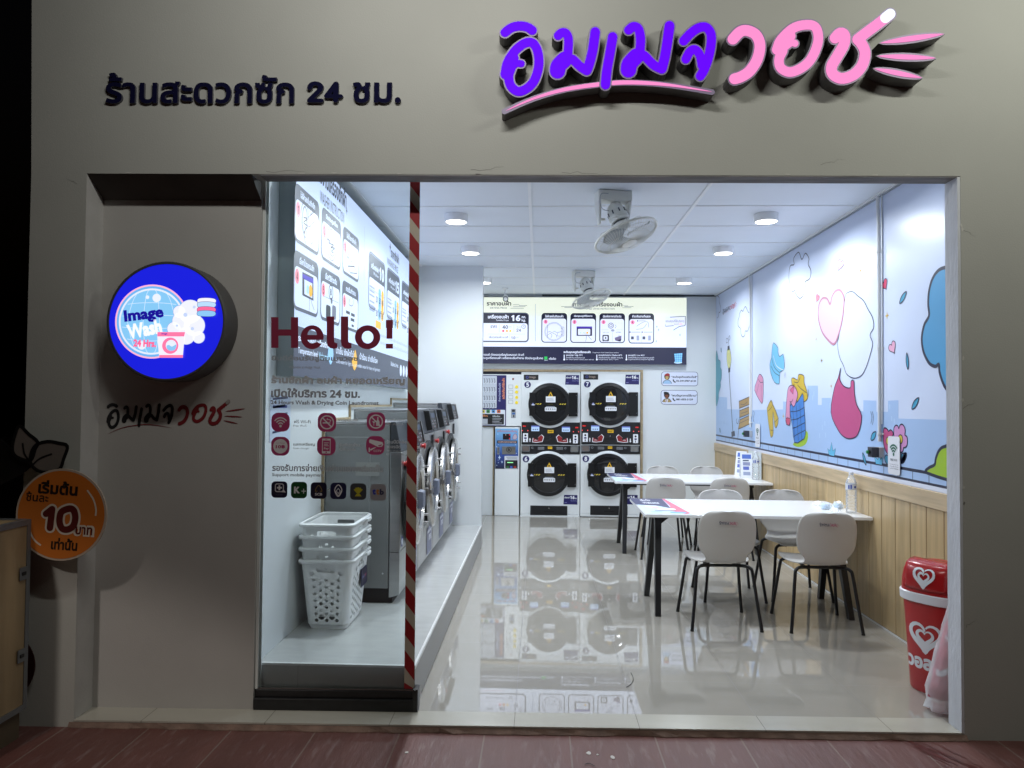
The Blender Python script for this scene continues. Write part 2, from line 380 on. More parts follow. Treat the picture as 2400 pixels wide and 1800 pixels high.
def tiles(name, col, grout, x0, y0, sx, sy, gw, rough, spec, var=0.06, vsc=1.5, slate=False):
    m = bpy.data.materials.new(name); m.use_nodes = True; nt = m.node_tree; b = nt.nodes['Principled BSDF']; N = nt.nodes.new; Lk = nt.links.new
    g = N('ShaderNodeNewGeometry'); sp = N('ShaderNodeSeparateXYZ'); Lk(g.outputs['Position'], sp.inputs[0])
    def M(op, a, bb=None, **k):
        n = N('ShaderNodeMath'); n.operation = op
        for i, x in enumerate((a, bb)):
            if x is None: continue
            if isinstance(x, (int, float)): n.inputs[i].default_value = x
            else: Lk(x, n.inputs[i])
        return n.outputs[0]
    masks = []; cells = []
    for ax, o0, s in ((0, x0, sx), (1, y0, sy)):
        if not s: continue
        t = M('DIVIDE', M('SUBTRACT', sp.outputs[ax], o0), s)
        fr = M('FRACT', M('ADD', t, 100.0)); d = M('ABSOLUTE', M('SUBTRACT', fr, 0.5)); masks.append(M('GREATER_THAN', d, 0.5-gw/s)); cells.append(M('FLOOR', t))
    mask = masks[0] if len(masks) == 1 else M('MAXIMUM', masks[0], masks[1])
    cb = N('ShaderNodeCombineXYZ')
    for i, c in enumerate(cells): Lk(c, cb.inputs[i])
    wn = N('ShaderNodeTexWhiteNoise'); Lk(cb.outputs[0], wn.inputs[0])
    no = N('ShaderNodeTexNoise'); no.inputs['Scale'].default_value = vsc; no.inputs['Detail'].default_value = 8; no.inputs['Roughness'].default_value = 0.6
    mp = N('ShaderNodeMapping'); Lk(g.outputs['Position'], mp.inputs[0]); mp.inputs['Scale'].default_value = (1, 3, 1) if not slate else (1, 0.16, 1); mp.inputs['Rotation'].default_value = (0, 0, 0.5 if not slate else -0.62)
    Lk(mp.outputs[0], no.inputs['Vector'])
    val = M('ADD', M('MULTIPLY', M('SUBTRACT', no.outputs[0], 0.5), var*4), M('MULTIPLY', M('SUBTRACT', wn.outputs[0], 0.5), var*0.8))
    hs = N('ShaderNodeHueSaturation'); hs.inputs['Color'].default_value = (*col, 1); Lk(M('ADD', val, 1.0), hs.inputs['Value'])
    last = hs.outputs[0]
    if slate:                                            # pale scratches and worn streaks
        n2 = N('ShaderNodeTexNoise'); n2.inputs['Scale'].default_value = 34; n2.inputs['Detail'].default_value = 5; Lk(mp.outputs[0], n2.inputs['Vector'])
        n3 = N('ShaderNodeTexNoise'); n3.inputs['Scale'].default_value = 3.0; n3.inputs['Detail'].default_value = 3; Lk(g.outputs['Position'], n3.inputs['Vector'])
        r2 = N('ShaderNodeValToRGB'); r2.color_ramp.elements[0].position = 0.54; r2.color_ramp.elements[1].position = 0.68; Lk(n2.outputs[0], r2.inputs[0])
        mm = M('MULTIPLY', r2.outputs[0], M('MULTIPLY', M('SMOOTH_MIN', M('MAXIMUM', M('MULTIPLY', M('SUBTRACT', n3.outputs[0], 0.36), 3.0), 0.0), 1.0), 0.42))
        mx2 = N('ShaderNodeMix'); mx2.data_type = 'RGBA'; Lk(mm, mx2.inputs[0]); Lk(last, mx2.inputs[6]); mx2.inputs[7].default_value = (0.33, 0.27, 0.26, 1); last = mx2.outputs[2]
    mx = N('ShaderNodeMix'); mx.data_type = 'RGBA'; Lk(mask, mx.inputs[0]); Lk(last, mx.inputs[6]); mx.inputs[7].default_value = (*grout, 1)
    Lk(mx.outputs[2], b.inputs['Base Color']); b.inputs['Specular IOR Level'].default_value = min(spec, 0.5)
    if spec > 0.9: b.inputs['IOR'].default_value = 2.25
    if slate:
        bp = N('ShaderNodeBump'); bp.inputs['Strength'].default_value = 0.9; bp.inputs['Distance'].default_value = 0.012; Lk(M('SUBTRACT', no.outputs[0], M('MULTIPLY', mask, 0.4)), bp.inputs['Height']); Lk(bp.outputs[0], b.inputs['Normal']); b.inputs['Roughness'].default_value = rough
    else:
        Lk(M('ADD', M('MULTIPLY', mask, 0.4), rough), b.inputs['Roughness'])
        bp = N('ShaderNodeBump'); bp.inputs['Strength'].default_value = 0.004; bp.inputs['Distance'].default_value = 0.01
        nb = N('ShaderNodeTexNoise'); nb.inputs['Scale'].default_value = 9; Lk(g.outputs['Position'], nb.inputs['Vector']); Lk(nb.outputs[0], bp.inputs['Height']); Lk(bp.outputs[0], b.inputs['Normal'])
    MATS[name] = m; return m
pavm = tiles('red_slate_paving', (0.135, 0.056, 0.047), (0.19, 0.13, 0.11), -0.655, 2.2, 0.405, 2.44, 0.004, 0.5, 0.4, 0.16, 7, True)
floorm = tiles('polished_floor_tile', (0.36, 0.34, 0.30), (0.10, 0.085, 0.07), -0.11, 4.185, 0.60, 0.60, 0.0016, 0.018, 1.0, 0.035, 1.2)
plinm = tiles('plinth_tile', (0.50, 0.51, 0.50), (0.33, 0.33, 0.32), -0.62, 3.9, 0.60, 0.60, 0.0016, 0.16, 0.5, 0.07, 5)
MB().box(-30, -20, -0.25, 30, 30, -0.03, pavm).build('pavement')['kind'] = 'structure'
fl = MB(); a = FW(-0.01, -0.002, 0); b = FW(4.275, -0.002, 0)
fl.add([(a.x, a.y, 0), (b.x, b.y, 0), (2.6, 3.75, 0), (2.6, 11.3, 0), (-2.3, 11.3, 0), (-2.3, 3.75, 0),
        (a.x, a.y, -0.03), (b.x, b.y, -0.03)], [(0, 1, 2, 3, 4, 5), (0, 6, 7, 1)], floorm)
struct(fl.build('floor'))
thm = tiles('threshold_tile', (0.44, 0.42, 0.36), (0.12, 0.11, 0.09), -0.11, 0, 0.60, 0, 0.0016, 0.22, 0.5, 0.05, 3)
m_ = MB(); fbox(m_, 0.001, -0.16, -0.004, 4.257, 0.001, 0.004, thm); struct(m_.build('threshold'))
sill = MB(); mort = mat('sill_mortar', (0.20, 0.13, 0.10), 0.9, var=0.3, vscale=12, bump=0.5, bscale=40)
rnd = random.Random(3); n = 60; vs = []
for i in range(n+1):
    u = -0.02+4.3*i/n; k = 0.006+0.018*rnd.random()
    vs += [FW(u, 0.0, -0.006), FW(u, k, -0.0265), FW(u, k, -0.031)]
sill.add(vs, [f for i in range(n) for f in ((3*i, 3*i+1, 3*i+4, 3*i+3), (3*i+1, 3*i+2, 3*i+5, 3*i+4))], mort); struct(sill.build('kerb_mortar'))

# dark wet streaks on the paving at the right
m_ = MB(); wet = mat('wet_paving', (0.10, 0.022, 0.018), 0.28, var=0.35, vscale=30); rnd = random.Random(8)
a0 = hit(2105, 1722, (0, 0, -0.03), UP); b0_ = hit(2290, 1812, (0, 0, -0.03), UP); dv = (b0_-a0)
for k in range(26):
    off = rnd.gauss(0.0, 0.035); st = rnd.uniform(-0.05, 0.75); ln_ = rnd.uniform(0.18, 0.5); w0 = rnd.uniform(0.003, 0.011)*(1.6 if abs(off) < 0.03 else 1)
    P = [(a0.x+dv.x*(st+ln_*t)+off+rnd.uniform(-0.003, 0.003), a0.y+dv.y*(st+ln_*t)+rnd.uniform(-0.003, 0.003)) for t in np.linspace(0, 1, 11)]
    P = [(x, min(y, 3.58)) for x, y in P]; v, f = ribbon(P, lambda t: w0*(0.1+math.sin(PI*t)*rnd.uniform(0.7, 1.1))); m_.add([(p[0], p[1], -0.0296+0.00008*k) for p in v], f, wet)
struct(m_.build('paving_stain'))

# facade
fw = thing('facade_wall', 'warm grey plastered shopfront wall around the wide shop opening', 'wall', tuple(FW(2, 0, -0.03)))
m = MB(); T = -0.105
fbox(m, -0.272, T, -0.03, 0.004, 0, 2.667, paint); fbox(m, 4.272, T, -0.03, 8.0, 0, 2.667, paint)
m.hexa([FW(-0.272, T, 2.667), FW(8, T, 2.667), FW(8, T, 5.2), FW(-0.33, T, 5.2)], [FW(-0.272, 0, 2.667), FW(8, 0, 2.667), FW(8, 0, 5.2), FW(-0.33, 0, 5.2)], paint)
m.build('wall', fw)
m = MB(); fbox(m, 4.258, T-0.004, 0.001, 4.2715, -0.002, 2.664, jambm); m.build('jamb', fw)
m = MB(); fbox(m, -0.03, -0.15, 0.001, 0.0045, -0.002, 2.6665, mat('jamb_grey', (0.50, 0.49, 0.47), 0.75, var=0.08, vscale=7, bump=0.12, bscale=120)); m.build('jamb', fw)
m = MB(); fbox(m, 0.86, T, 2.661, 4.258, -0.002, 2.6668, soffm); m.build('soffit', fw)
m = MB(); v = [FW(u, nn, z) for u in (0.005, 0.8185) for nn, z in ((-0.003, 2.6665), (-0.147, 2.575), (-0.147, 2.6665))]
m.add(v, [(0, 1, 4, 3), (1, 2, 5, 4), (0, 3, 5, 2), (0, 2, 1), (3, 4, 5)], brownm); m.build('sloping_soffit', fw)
ap = tag(fbox(MB(), -0.04, -0.205, 0.001, 0.819, -0.15, 2.80, panelm).build('alcove_wall'), 'recessed grey brown wall panel carrying the round blue sign', 'wall'); BASE[ap.name] = Matrix()
# hairline cracks and chips in the render along the edges of the opening
m = MB(); rnd = random.Random(21); crk = mat('crack_dark', (0.19, 0.18, 0.165), 0.9); chip = mat('chip_pale', (0.55, 0.54, 0.50), 0.9)
def crack(u, z, du, dz, n, w):
    P = [(u+du*i/n+rnd.uniform(-0.008, 0.008), z+dz*i/n+rnd.uniform(-0.008, 0.008)) for i in range(n+1)]; v, f = ribbon(P, lambda t: w*(1-0.8*t)); m.add([FW(p[0], 0.0006, p[1]) for p in v], f, crk)
for u, z, du, dz, w in ((4.29, 2.40, 0.05, -0.02, 0.002), (4.28, 1.55, 0.06, 0.03, 0.002), (1.9, 2.69, 0.16, 0.012, 0.0022), (2.35, 2.68, 0.22, -0.006, 0.0018), (3.6, 2.72, 0.12, 0.03, 0.0016), (0.9, 2.675, 0.2, 0.005, 0.002), (-0.05, 2.62, -0.05, 0.03, 0.0018), (4.28, 0.5, 0.05, 0.04, 0.002)): crack(u, z, du, dz, 7, w)
for k in range(16):
    e_ = rnd.random()
    u, z = (rnd.uniform(0.1, 4.2), 2.6685+rnd.uniform(0.0, 0.006)) if e_ < 0.55 else (4.2735+rnd.uniform(0, 0.006), rnd.uniform(0.05, 2.6))
    q = [(u+rnd.uniform(0.004, 0.011)*math.cos(t)*(2.2 if e_ < 0.55 else 0.7), z+rnd.uniform(0.002, 0.006)*math.sin(t)*(0.7 if e_ < 0.55 else 2.5)) for t in np.linspace(0, 5.4, 7)]; v, f = fill([ccw(q)]); m.add([FW(p[0], 0.0007, p[1]) for p in v], f, chip if rnd.random() < 0.8 else crk)
m.build('plaster_cracks', fw)
# left end return of the facade and what closes the shop behind
m = MB(); fbox(m, -0.33, -0.9, -0.03, -0.05, T-0.001, 5.2, paint); o = m.build('return_wall'); tag(o, 'dark side return of the shopfront wall at its left end', 'wall')

# interior walls, ceiling
rw = thing('rear_wall', 'pale grey rear wall with a wood trimmed recess for the dryers', 'wall', (0.8, YB, 0))
m = MB(); XO0, XO1, ZO = -0.86, 1.395, 1.995
m.box(-1.6, YB, 0.002, XO0, YB+0.12, ZC+0.1, paint_in); m.box(XO1, YB, 0.002, 2.6, YB+0.12, ZC+0.1, paint_in); m.box(XO0, YB, ZO, XO1, YB+0.12, ZC+0.1, paint_in); m.build('wall', rw)
woodp = mat('oak_laminate', (0.49, 0.355, 0.185), 0.42, var=0.15, vscale=5, stretch=(5, 5, 0.35))
woodt = mat('oak_trim', (0.36, 0.28, 0.17), 0.45, var=0.2, vscale=5, stretch=(4, 4, 4))
m = MB(); m.box(XO1-0.002, YB-0.03, 0.002, XO1+0.03, YB+0.1, ZO+0.03, woodt); m.box(XO0-0.03, YB-0.03, ZO-0.002, XO1-0.002, YB+0.1, ZO+0.03, woodt); m.build('recess_trim', rw)
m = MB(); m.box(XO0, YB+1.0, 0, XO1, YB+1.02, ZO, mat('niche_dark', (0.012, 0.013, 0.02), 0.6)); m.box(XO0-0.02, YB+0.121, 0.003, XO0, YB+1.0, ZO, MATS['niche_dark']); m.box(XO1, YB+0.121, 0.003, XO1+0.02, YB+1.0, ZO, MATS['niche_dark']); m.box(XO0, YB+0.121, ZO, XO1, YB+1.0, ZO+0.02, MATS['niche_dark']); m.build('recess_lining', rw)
m = MB(); m.box(XO0+0.01, YB+0.012, ZO-0.16, XO1-0.005, YB+0.03, ZO-0.004, mat('navy_board', (0.012, 0.014, 0.03), 0.5)); m.build('recess_board', rw)
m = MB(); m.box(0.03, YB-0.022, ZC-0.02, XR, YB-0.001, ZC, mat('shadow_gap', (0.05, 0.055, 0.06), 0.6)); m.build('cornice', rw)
tag(MB().box(XL-0.1, 3.735, 0, XL, YB, ZC+0.1, paint_in).build('left_wall'), 'white side wall behind the washers, seen through the glass', 'wall')
tag(MB().box(XL, 8.05, 0.0, -0.63, 8.17, ZC+0.1, paint_in).build('pillar_wall'), 'pale blank wall stub at the far end of the washer row', 'wall')
rt = thing('right_wall', 'right hand wall with a pale blue cartoon laundry mural', 'wall', (XR, 7, 0))
m = MB(); mural = mat('mural_paper', (0.60, 0.675, 0.86), 0.32, var=0.015, vscale=1); m.box(XR, 3.6, 0, XR+0.12, YB, ZC+0.1, mural); m.build('wall', rt)
struct(MB().box(-2.4, 3.62, ZC, 2.6, YB+0.1, ZC+0.1, mat('ceiling_board', (0.76, 0.81, 0.86), 0.5, var=0.02, vscale=3)).build('ceiling'))
ce = bpy.data.objects['ceiling']
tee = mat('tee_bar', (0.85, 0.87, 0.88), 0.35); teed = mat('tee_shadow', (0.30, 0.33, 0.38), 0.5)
m = MB()
for x in (-1.32, -0.08, 1.16): m.box(x-0.012, 3.63, ZC-0.008, x+0.012, YB-0.002, ZC-0.0005, tee)
for k in range(-3, 8):
    y = 5.6+0.635*k
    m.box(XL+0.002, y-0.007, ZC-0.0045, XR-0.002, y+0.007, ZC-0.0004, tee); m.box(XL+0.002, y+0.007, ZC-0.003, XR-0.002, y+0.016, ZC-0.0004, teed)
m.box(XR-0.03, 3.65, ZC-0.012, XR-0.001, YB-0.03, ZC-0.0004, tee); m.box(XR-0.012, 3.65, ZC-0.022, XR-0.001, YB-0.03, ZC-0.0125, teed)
m.build('ceiling_grid', ce)

# plinth under the washers
pl = thing('washer_plinth', 'low tiled plinth running along the left wall under the washers', 'plinth', (-1.0, 5.8, 0))
m = MB(); m.box(XL, 3.735, 0.001, -0.62, 8.05, 0.215, plinm); m.build('plinth', pl)
m = MB(); m.box(-0.632, 3.733, 0.2, -0.618, 8.049, 0.217, mat('edge_strip', (0.72, 0.73, 0.72), 0.3, var=0.1, vscale=20)); m.box(XL, 3.7325, 0.205, -0.632, 3.747, 0.217, MATS['edge_strip']); m.build('edge_strip', pl)

# downlights: the lamps of the room
white = mat('white_plastic', (0.86, 0.87, 0.87), 0.35)
dl = [(-0.68, 5.86), (-0.68, 7.1), (-0.68, 8.85), (1.79, 5.86), (1.76, 7.1), (1.73, 8.85)]
dw = ['nearest the entrance on the left', 'in the middle of the left row', 'at the far end of the left row', 'nearest the entrance on the right', 'in the middle of the right row', 'at the far end of the right row']
def downlight(i, x, y):
    t = thing('ceiling_light', 'lit round white downlight '+dw[i], 'ceiling light', (x, y, ZC), group='round ceiling downlights', local=True)
    m = MB(); m.lathe((0, 0, -0.062), (0, 0, 1), [(0.079, 0.004), (0.092, 0.0), (0.0945, 0.004), (0.0945, 0.061)], white, 32, False); m.build('housing', t, smooth=True)
    m = MB(); m.lathe((0, 0, -0.0595), (0, 0, 1), [(0.080, 0), (0.080, 0.004)], mat('lamp_diffuser', (0.9, 0.9, 0.9), 0.4, emit=(1, 0.98, 0.93), estr=6.0, sample=False), 32); m.build('diffuser', t)
    l = bpy.data.lights.new('downlight_lamp', 'AREA'); l.shape = 'DISK'; l.size = 0.155; l.energy = 24; l.color = (0.88, 0.945, 1.0); l.spread = R(170)
    q = bpy.data.objects.new('downlight_lamp', l); COL.objects.link(q); q.parent = t; q.location = (0, 0, -0.064)
for i, (x, y) in enumerate(dl): downlight(i, x, y)
for x, pw in ((-0.68, 26), (1.80, 7)):
    l = bpy.data.lights.new('downlight_lamp', 'AREA'); l.shape = 'DISK'; l.size = 0.155; l.energy = pw; l.color = (0.88, 0.945, 1.0); l.spread = R(170)
    q = bpy.data.objects.new('downlight_lamp', l); COL.objects.link(q); q.location = (x, 4.62, ZC-0.07)

# ================================================================== SIGNS
# brush lettering of the shop name, strokes in photo pixels
A_ = cr(1150, 20, 0.24864); B_ = cr(1680, 0, 0.24864); S_ = 0.24864
LOGO = {  # name: (crop, [(points, radius)], colour)
 'mark': (A_, [([(135, 228), (200, 182), (280, 166), (350, 180), (392, 208)], 46)], 'p'),
 'oang': (A_, [([(288, 522), (240, 522), (200, 560), (160, 600)], 36), ([(140, 625), (155, 520), (230, 400), (330, 326), (405, 335), (448, 430), (450, 560), (405, 690), (330, 762), (255, 782), (190, 730), (170, 640), (195, 560)], 46), ([(140, 620), (165, 560), (215, 470)], 52)], 'p'),
 'moma': (A_, [([(636, 258), (668, 230), (705, 232), (730, 275), (733, 350), (726, 450)], 44), ([(700, 480), (640, 540), (630, 590)], 76), ([(700, 468), (770, 480), (840, 545), (905, 588)], 46), ([(985, 222), (962, 390), (930, 520), (905, 585)], 48)], 'p'),
 'saraa': (A_, [([(1148, 275), (1120, 440), (1092, 600), (1080, 725)], 47)], 'p'),
 'momb': (A_, [([(1300, 205), (1345, 172), (1392, 195), (1412, 290), (1405, 420)], 46), ([(1375, 450), (1310, 520), (1298, 580)], 76), ([(1380, 432), (1445, 445), (1530, 530), (1610, 572)], 46), ([(1685, 165), (1662, 330), (1638, 470), (1612, 570)], 49)], 'p'),
 'chan': (A_, [([(1818, 308), (1885, 235), (1960, 184), (2030, 180), (2074, 240), (2076, 340), (2050, 470), (2010, 580), (1975, 638)], 46), ([(1838, 480), (1880, 405), (1930, 390), (1975, 450), (1990, 540)], 44)], 'p'),
 'wow': (B_, [([(150, 372), (220, 302), (290, 292), (370, 335), (405, 430), (380, 560), (310, 670), (230, 725), (165, 746)], 54)], 'k'),
 'oangb': (B_, [([(735, 412), (700, 405), (650, 440), (600, 480)], 36), ([(565, 470), (600, 380), (720, 268), (850, 236), (930, 262), (955, 360), (930, 470), (870, 580), (780, 652), (680, 682), (600, 640), (585, 560), (620, 480)], 48), ([(568, 470), (620, 400), (690, 340)], 54)], 'k'),
 'chorr': (B_, [([(1112, 362), (1160, 315), (1202, 335), (1196, 420), (1135, 530), (1080, 630), (1095, 705), (1180, 742), (1290, 705), (1370, 615), (1395, 500), (1365, 420), (1325, 375)], 54), ([(1325, 372), (1420, 300), (1540, 210), (1632, 134)], 52)], 'k'),
}
WH = [((1535, 408), (2140, 322), 26), ((1510, 530), (2062, 550), 24), ((1480, 648), (1932, 736), 24)]
UND = [(142, 966), (400, 852), (700, 765), (1030, 716), (1250, 699), (1500, 706), (1750, 732), (2085, 786)]
def spindle(a, b, h, grow=0.0, n=14):
    a, b = Vector(a), Vector(b); d = (b-a); L = d.length; d.normalize(); q = Vector((-d.y, d.x)); top = []; bot = []
    for i in range(n+1):
        t = i/n; w = h*math.sin(PI*t)**0.75+grow*math.sin(PI*min(1, max(0, t)))**0.3; p = a-d*grow*0.7+d*(L+grow*1.4)*t
        top.append(tuple(p+q*w)); bot.append(tuple(p-q*w))
    return bot+top[::-1][1:-1]
def taper(pts, w0, n=5):
    P = smooth_line(pts, n); v, f = ribbon(P, lambda t: max(0.02*w0, w0*math.sin(PI*t)**0.7)); return [v[i] for i in range(0, len(v), 2)]+[v[i] for i in range(len(v)-1, 0, -2)]
def px_loops(art, crop, loops): return [ccw(art.px(*crop(*lp))) for lp in loops]
DEP = 0.085
sg = thing('channel_letter_sign', 'large lit purple and pink Thai brush lettering sign on the shopfront wall', 'sign', tuple(FW(3.1, 0, 3.3)))
front = Art(FW(0, DEP, 0), EN, EU)
casem = mat('sign_return', (0.10, 0.097, 0.10), 0.5, var=0.2, vscale=10); rimm = mat('sign_rim', (0.30, 0.25, 0.38), 0.45)
purple = mat('lit_purple', (0.004, 0.001, 0.02), 0.6, spec=0.05, emit=hx('6A04FF'), estr=1.0, sample=True); pink = mat('lit_pink', (0.05, 0.01, 0.02), 0.6, spec=0.05, emit=hx('FF94D2'), estr=1.0, sample=True); tipw = lit('DDE9FF', 1.0)
def letter(loops_face, loops_case, m, extra=None, nz=0.0):
    mb = MB(); prism(mb, loops_case, lambda u, v, n: FW(u, 0.001+n, v), DEP+nz, rimm, casem); c = mb.build('letter', sg)
    a = Art(FW(0, DEP+nz, 0), EN, EU, base=0.003); a.loops(loops_face, m, 0)
    if extra: a.loops(extra, tipw, 1)
    a.build('lit_face', c)
BLK = []; RED = []; WTIP = []
for k, (crp, strokes, c) in LOGO.items():
    face = []; case = []
    for pts, r in strokes:
        lp = stroke_loops(pts, r-3, 5); face += px_loops(front, crp, lp); case += px_loops(front, crp, stroke_loops(pts, r+11, 5))
        (BLK if c == 'p' else RED).extend([ccw([(x, -y) for x, y in crp(*l)]) for l in lp])
    ex = None
    if k == 'chorr':
        ex = px_loops(front, B_, stroke_loops([(1585, 172), (1632, 134)], 49, 4)); WTIP += [ccw([(x, -y) for x, y in B_(*l)]) for l in stroke_loops([(1585, 172), (1632, 134)], 44, 4)]
    letter(face, case, purple if c == 'p' else pink, ex, 0.006 if k == 'saraa' else 0.0)
for a, b, h in WH:
    f = spindle(a, b, h); letter(px_loops(front, B_, [f]), px_loops(front, B_, [spindle(a, b, h, 18)]), pink); RED.append(ccw([(x, -y) for x, y in B_(*spindle(a, b, h*0.75))]))
f = taper(UND, 40); RED.append(ccw([(x, -y) for x, y in A_(*taper(UND, 26))]))
letter(px_loops(front, A_, [f]), px_loops(front, A_, stroke_loops([(130, 970)]+UND[1:-1]+[(2085, 788)], 27, 4)), pink)
LB = fill(BLK); LR = fill(RED); LT = fill(WTIP)
_al = np.array(LB[0]+LR[0]); LLO, LHI = _al.min(0), _al.max(0)
def logo(art, u0, v0, u1, v1, mk, mr, mt=None, L=1, rot=0.0, flip=False):
    s = (u1-u0)/(LHI[0]-LLO[0]); sv = (v1-v0)/(LHI[1]-LLO[1]) if v1 is not None else s; c, d = math.cos(rot), math.sin(rot)
    for (v, f), m in ((LB, mk), (LR, mr), (LT, mt)):
        if m is None or not len(v): continue
        q = (np.array(v)-(LLO+LHI)/2)*(s, -sv if flip else sv); q = np.stack([q[:, 0]*c-q[:, 1]*d, q[:, 0]*d+q[:, 1]*c], 1)+((u0+u1)/2, (v0+v1)/2 if v1 is not None else v0)
        art.tri([tuple(p) for p in q], f, m, L+(1 if m is mt else 0))

# flat navy lettering
fa = Art(FW(0, 0, 0), EN, EU, base=0.0)
(u0, v0), (u1, v1) = fa.px((251, 246), (941, 173))
navy = mat('navy_acrylic', (0.006, 0.006, 0.03), 0.8, spec=0.05); navys = mat('acrylic_edge', (0.06, 0.06, 0.075), 0.5)
wl_ = thing('wall_lettering', 'dark navy raised Thai lettering ending in 24 on the upper wall', 'lettering', tuple(FW((u0+u1)/2, 0, v0)))
def raised(t, x0, y0, x1, y1, bold):
    (a0, b0), (a1, b1) = fa.px((x0, y1), (x1, y0)); v, f = glyphs(t, bold, 4); lo, hi = v.min(0), v.max(0); mb = MB(); k = len(v)
    P3 = lambda p, n: FW(a0+(p[0]-lo[0])*(a1-a0)/(hi[0]-lo[0]), n, b0+(p[1]-lo[1])*(b1-b0)/(hi[1]-lo[1]))
    mb.add([P3(p, 0.016) for p in v], f, navy); bd = border(f); mb.add([P3(p, 0.001) for p in v]+[P3(p, 0.016) for p in v], [(a, b, b+k, a+k) for a, b in bd], navys); mb.build('word', wl_)
raised("ร้านสะดวกซัก", 251, 174, 692, 245, 0.020); raised("24", 721, 194, 806, 243, 0.03); raised("ชม.", 828, 196, 941, 244, 0.024)

# round lightbox on the alcove wall
APN = -0.15
rs = thing('round_sign', 'round blue lit wall sign with a porthole and the words Image Wash', 'sign', tuple(FW(0.4, APN, 1.95)))
ra = Art(FW(0, APN+0.15, 0), EN, EU, base=0.002); Rc = cr(0, 550, 0.36173)
(c0,) = ra.px(*Rc((1077, 562))); (c1,) = ra.px(*Rc((1465, 562))); RR = c1[0]-c0[0]; (cc,) = ra.px(*Rc((1447, 562)))
ctr = FW(c0[0], 0, c0[1])
m = MB(); m.lathe(FW(c0[0], APN+0.001, c0[1]), EN, [(RR, 0), (RR, 0.148), (RR-0.006, 0.154), (cc[0]-c0[0], 0.154), (cc[0]-c0[0], 0.150)], mat('sign_drum', (0.075, 0.073, 0.072), 0.5), 72, True, False); m.build('casing', rs, smooth=True)
face = cc[0]-c0[0]
blue = lit('1A20DA', 1.0, True)
r2 = Art(FW(0, APN+0.150, 0), EN, EU, base=0.0); r2.disc(c0, face, blue, 0, 72); fc = r2.build('lit_face', rs)
g = Art(FW(0, APN+0.150, 0), EN, EU, base=0.001)
rp = lambda *p: g.px(*Rc(*p))
(wc,) = rp((985, 563)); sc = 0.36173*hit(356, 753, g.P, g.N).y/F
for i, (r, c) in enumerate(((246, 'FFB8D8'), (235, '6FB4F0'), (220, 'E4ECFF'), (208, '86C8F4'))): g.disc(wc, r*sc, lit(c), i, 60)
gr = lit('D6E8FF')
for k in (-0.62, -0.22, 0.2, 0.6):                       # bulging grid of the porthole
    g.line([(wc[0]+208*sc*(k*(1+0.25*(1-abs(math.sin(t)))))*abs(math.cos(t))**0.35, wc[1]+208*sc*math.sin(t)) for t in np.linspace(-1.45, 1.45, 15)], 3.2*sc, gr, 4)
    g.line([(wc[0]+206*sc*math.sin(t), wc[1]+208*sc*k*(0.75+0.25*math.cos(t))) for t in np.linspace(-1.25 if abs(k) < 0.5 else -0.9, 1.25 if abs(k) < 0.5 else 0.9, 15)], 3.2*sc, gr, 5)
for x, y, r in ((1018, 411, 28), (958, 406, 12), (922, 718, 28)): g.disc(rp((x, y))[0], r*sc, lit('EAF0FF'), 6)
def rtext(t, x0, y0, x1, y1, c, rot, bold=0.04, L=8):
    (a, b), (c_, d) = rp((x0, y0), (x1, y1)); g.text(t, a, b, c_, d, lit(c), L, bold, rot=rot)
rtext("Image", 806, 572, 1066, 476, '1A1296', 0.13, 0.05); rtext("Wash", 826, 660, 1052, 565, 'F8FAFF', 0.2, 0.05); rtext("24 Hrs.", 868, 728, 1016, 680, 'FF6A9A', -0.02, 0.05)
for x, y, r in ((1180, 560, 62), (1235, 500, 78), (1130, 610, 44), (1262, 590, 70), (1210, 655, 58), (1290, 665, 40), (1165, 500, 40)): g.disc(rp((x, y))[0], (r+2.5)*sc, lit('8090D0'), 6, 32)
for x, y, r in ((1180, 560, 62), (1235, 500, 78), (1130, 610, 44), (1262, 590, 70), (1210, 655, 58), (1290, 665, 40), (1165, 500, 40)): g.disc(rp((x, y))[0], r*sc, lit('EEF0FF'), 7, 32)
for x, y, r in ((1205, 520, 14), (1262, 470, 10), (1250, 610, 12), (1150, 590, 8)): g.disc(rp((x, y))[0], r*sc, lit('C4D4FA'), 8, 20)
# little washing machine and a stack of folded towels
g.poly(rp((1022, 655), (1200, 655), (1188, 798), (1036, 798)), lit('F2F0FF'), 9); g.poly(rp((1025, 632), (1203, 632), (1198, 660), (1024, 660)), lit('FF7AA8'), 10); g.poly(rp((1036, 780), (1190, 780), (1188, 798), (1037, 798)), lit('FF7AA8'), 10)
rtext("Image", 1052, 652, 1090, 636, '2018A8', 0.0, 0.02, 12)
g.disc(rp((1108, 720))[0], 54*sc, lit('FF7AA8'), 11, 32); g.disc(rp((1114, 718))[0], 36*sc, lit('E8EEFF'), 12, 28); g.shape(rp((1085, 722), (1100, 716), (1120, 726), (1148, 712), (1140, 745), (1110, 754), (1090, 742)), lit('8CC8F4'), None, L=13)
for i, (y, c) in enumerate(((430, 'F4F2FF'), (455, 'B8DCFF'), (487, 'FF6C9C'), (512, '8CC8F4'))):
    g.shape(rp((1290, y-14), (1340, y-20), (1392, y-14), (1404, y+2), (1388, y+18), (1330, y+20), (1286, y+12)), lit(c), lit('1A1A60'), 2.4*sc, L=9+2*i)
g.build('sign_graphic', fc)

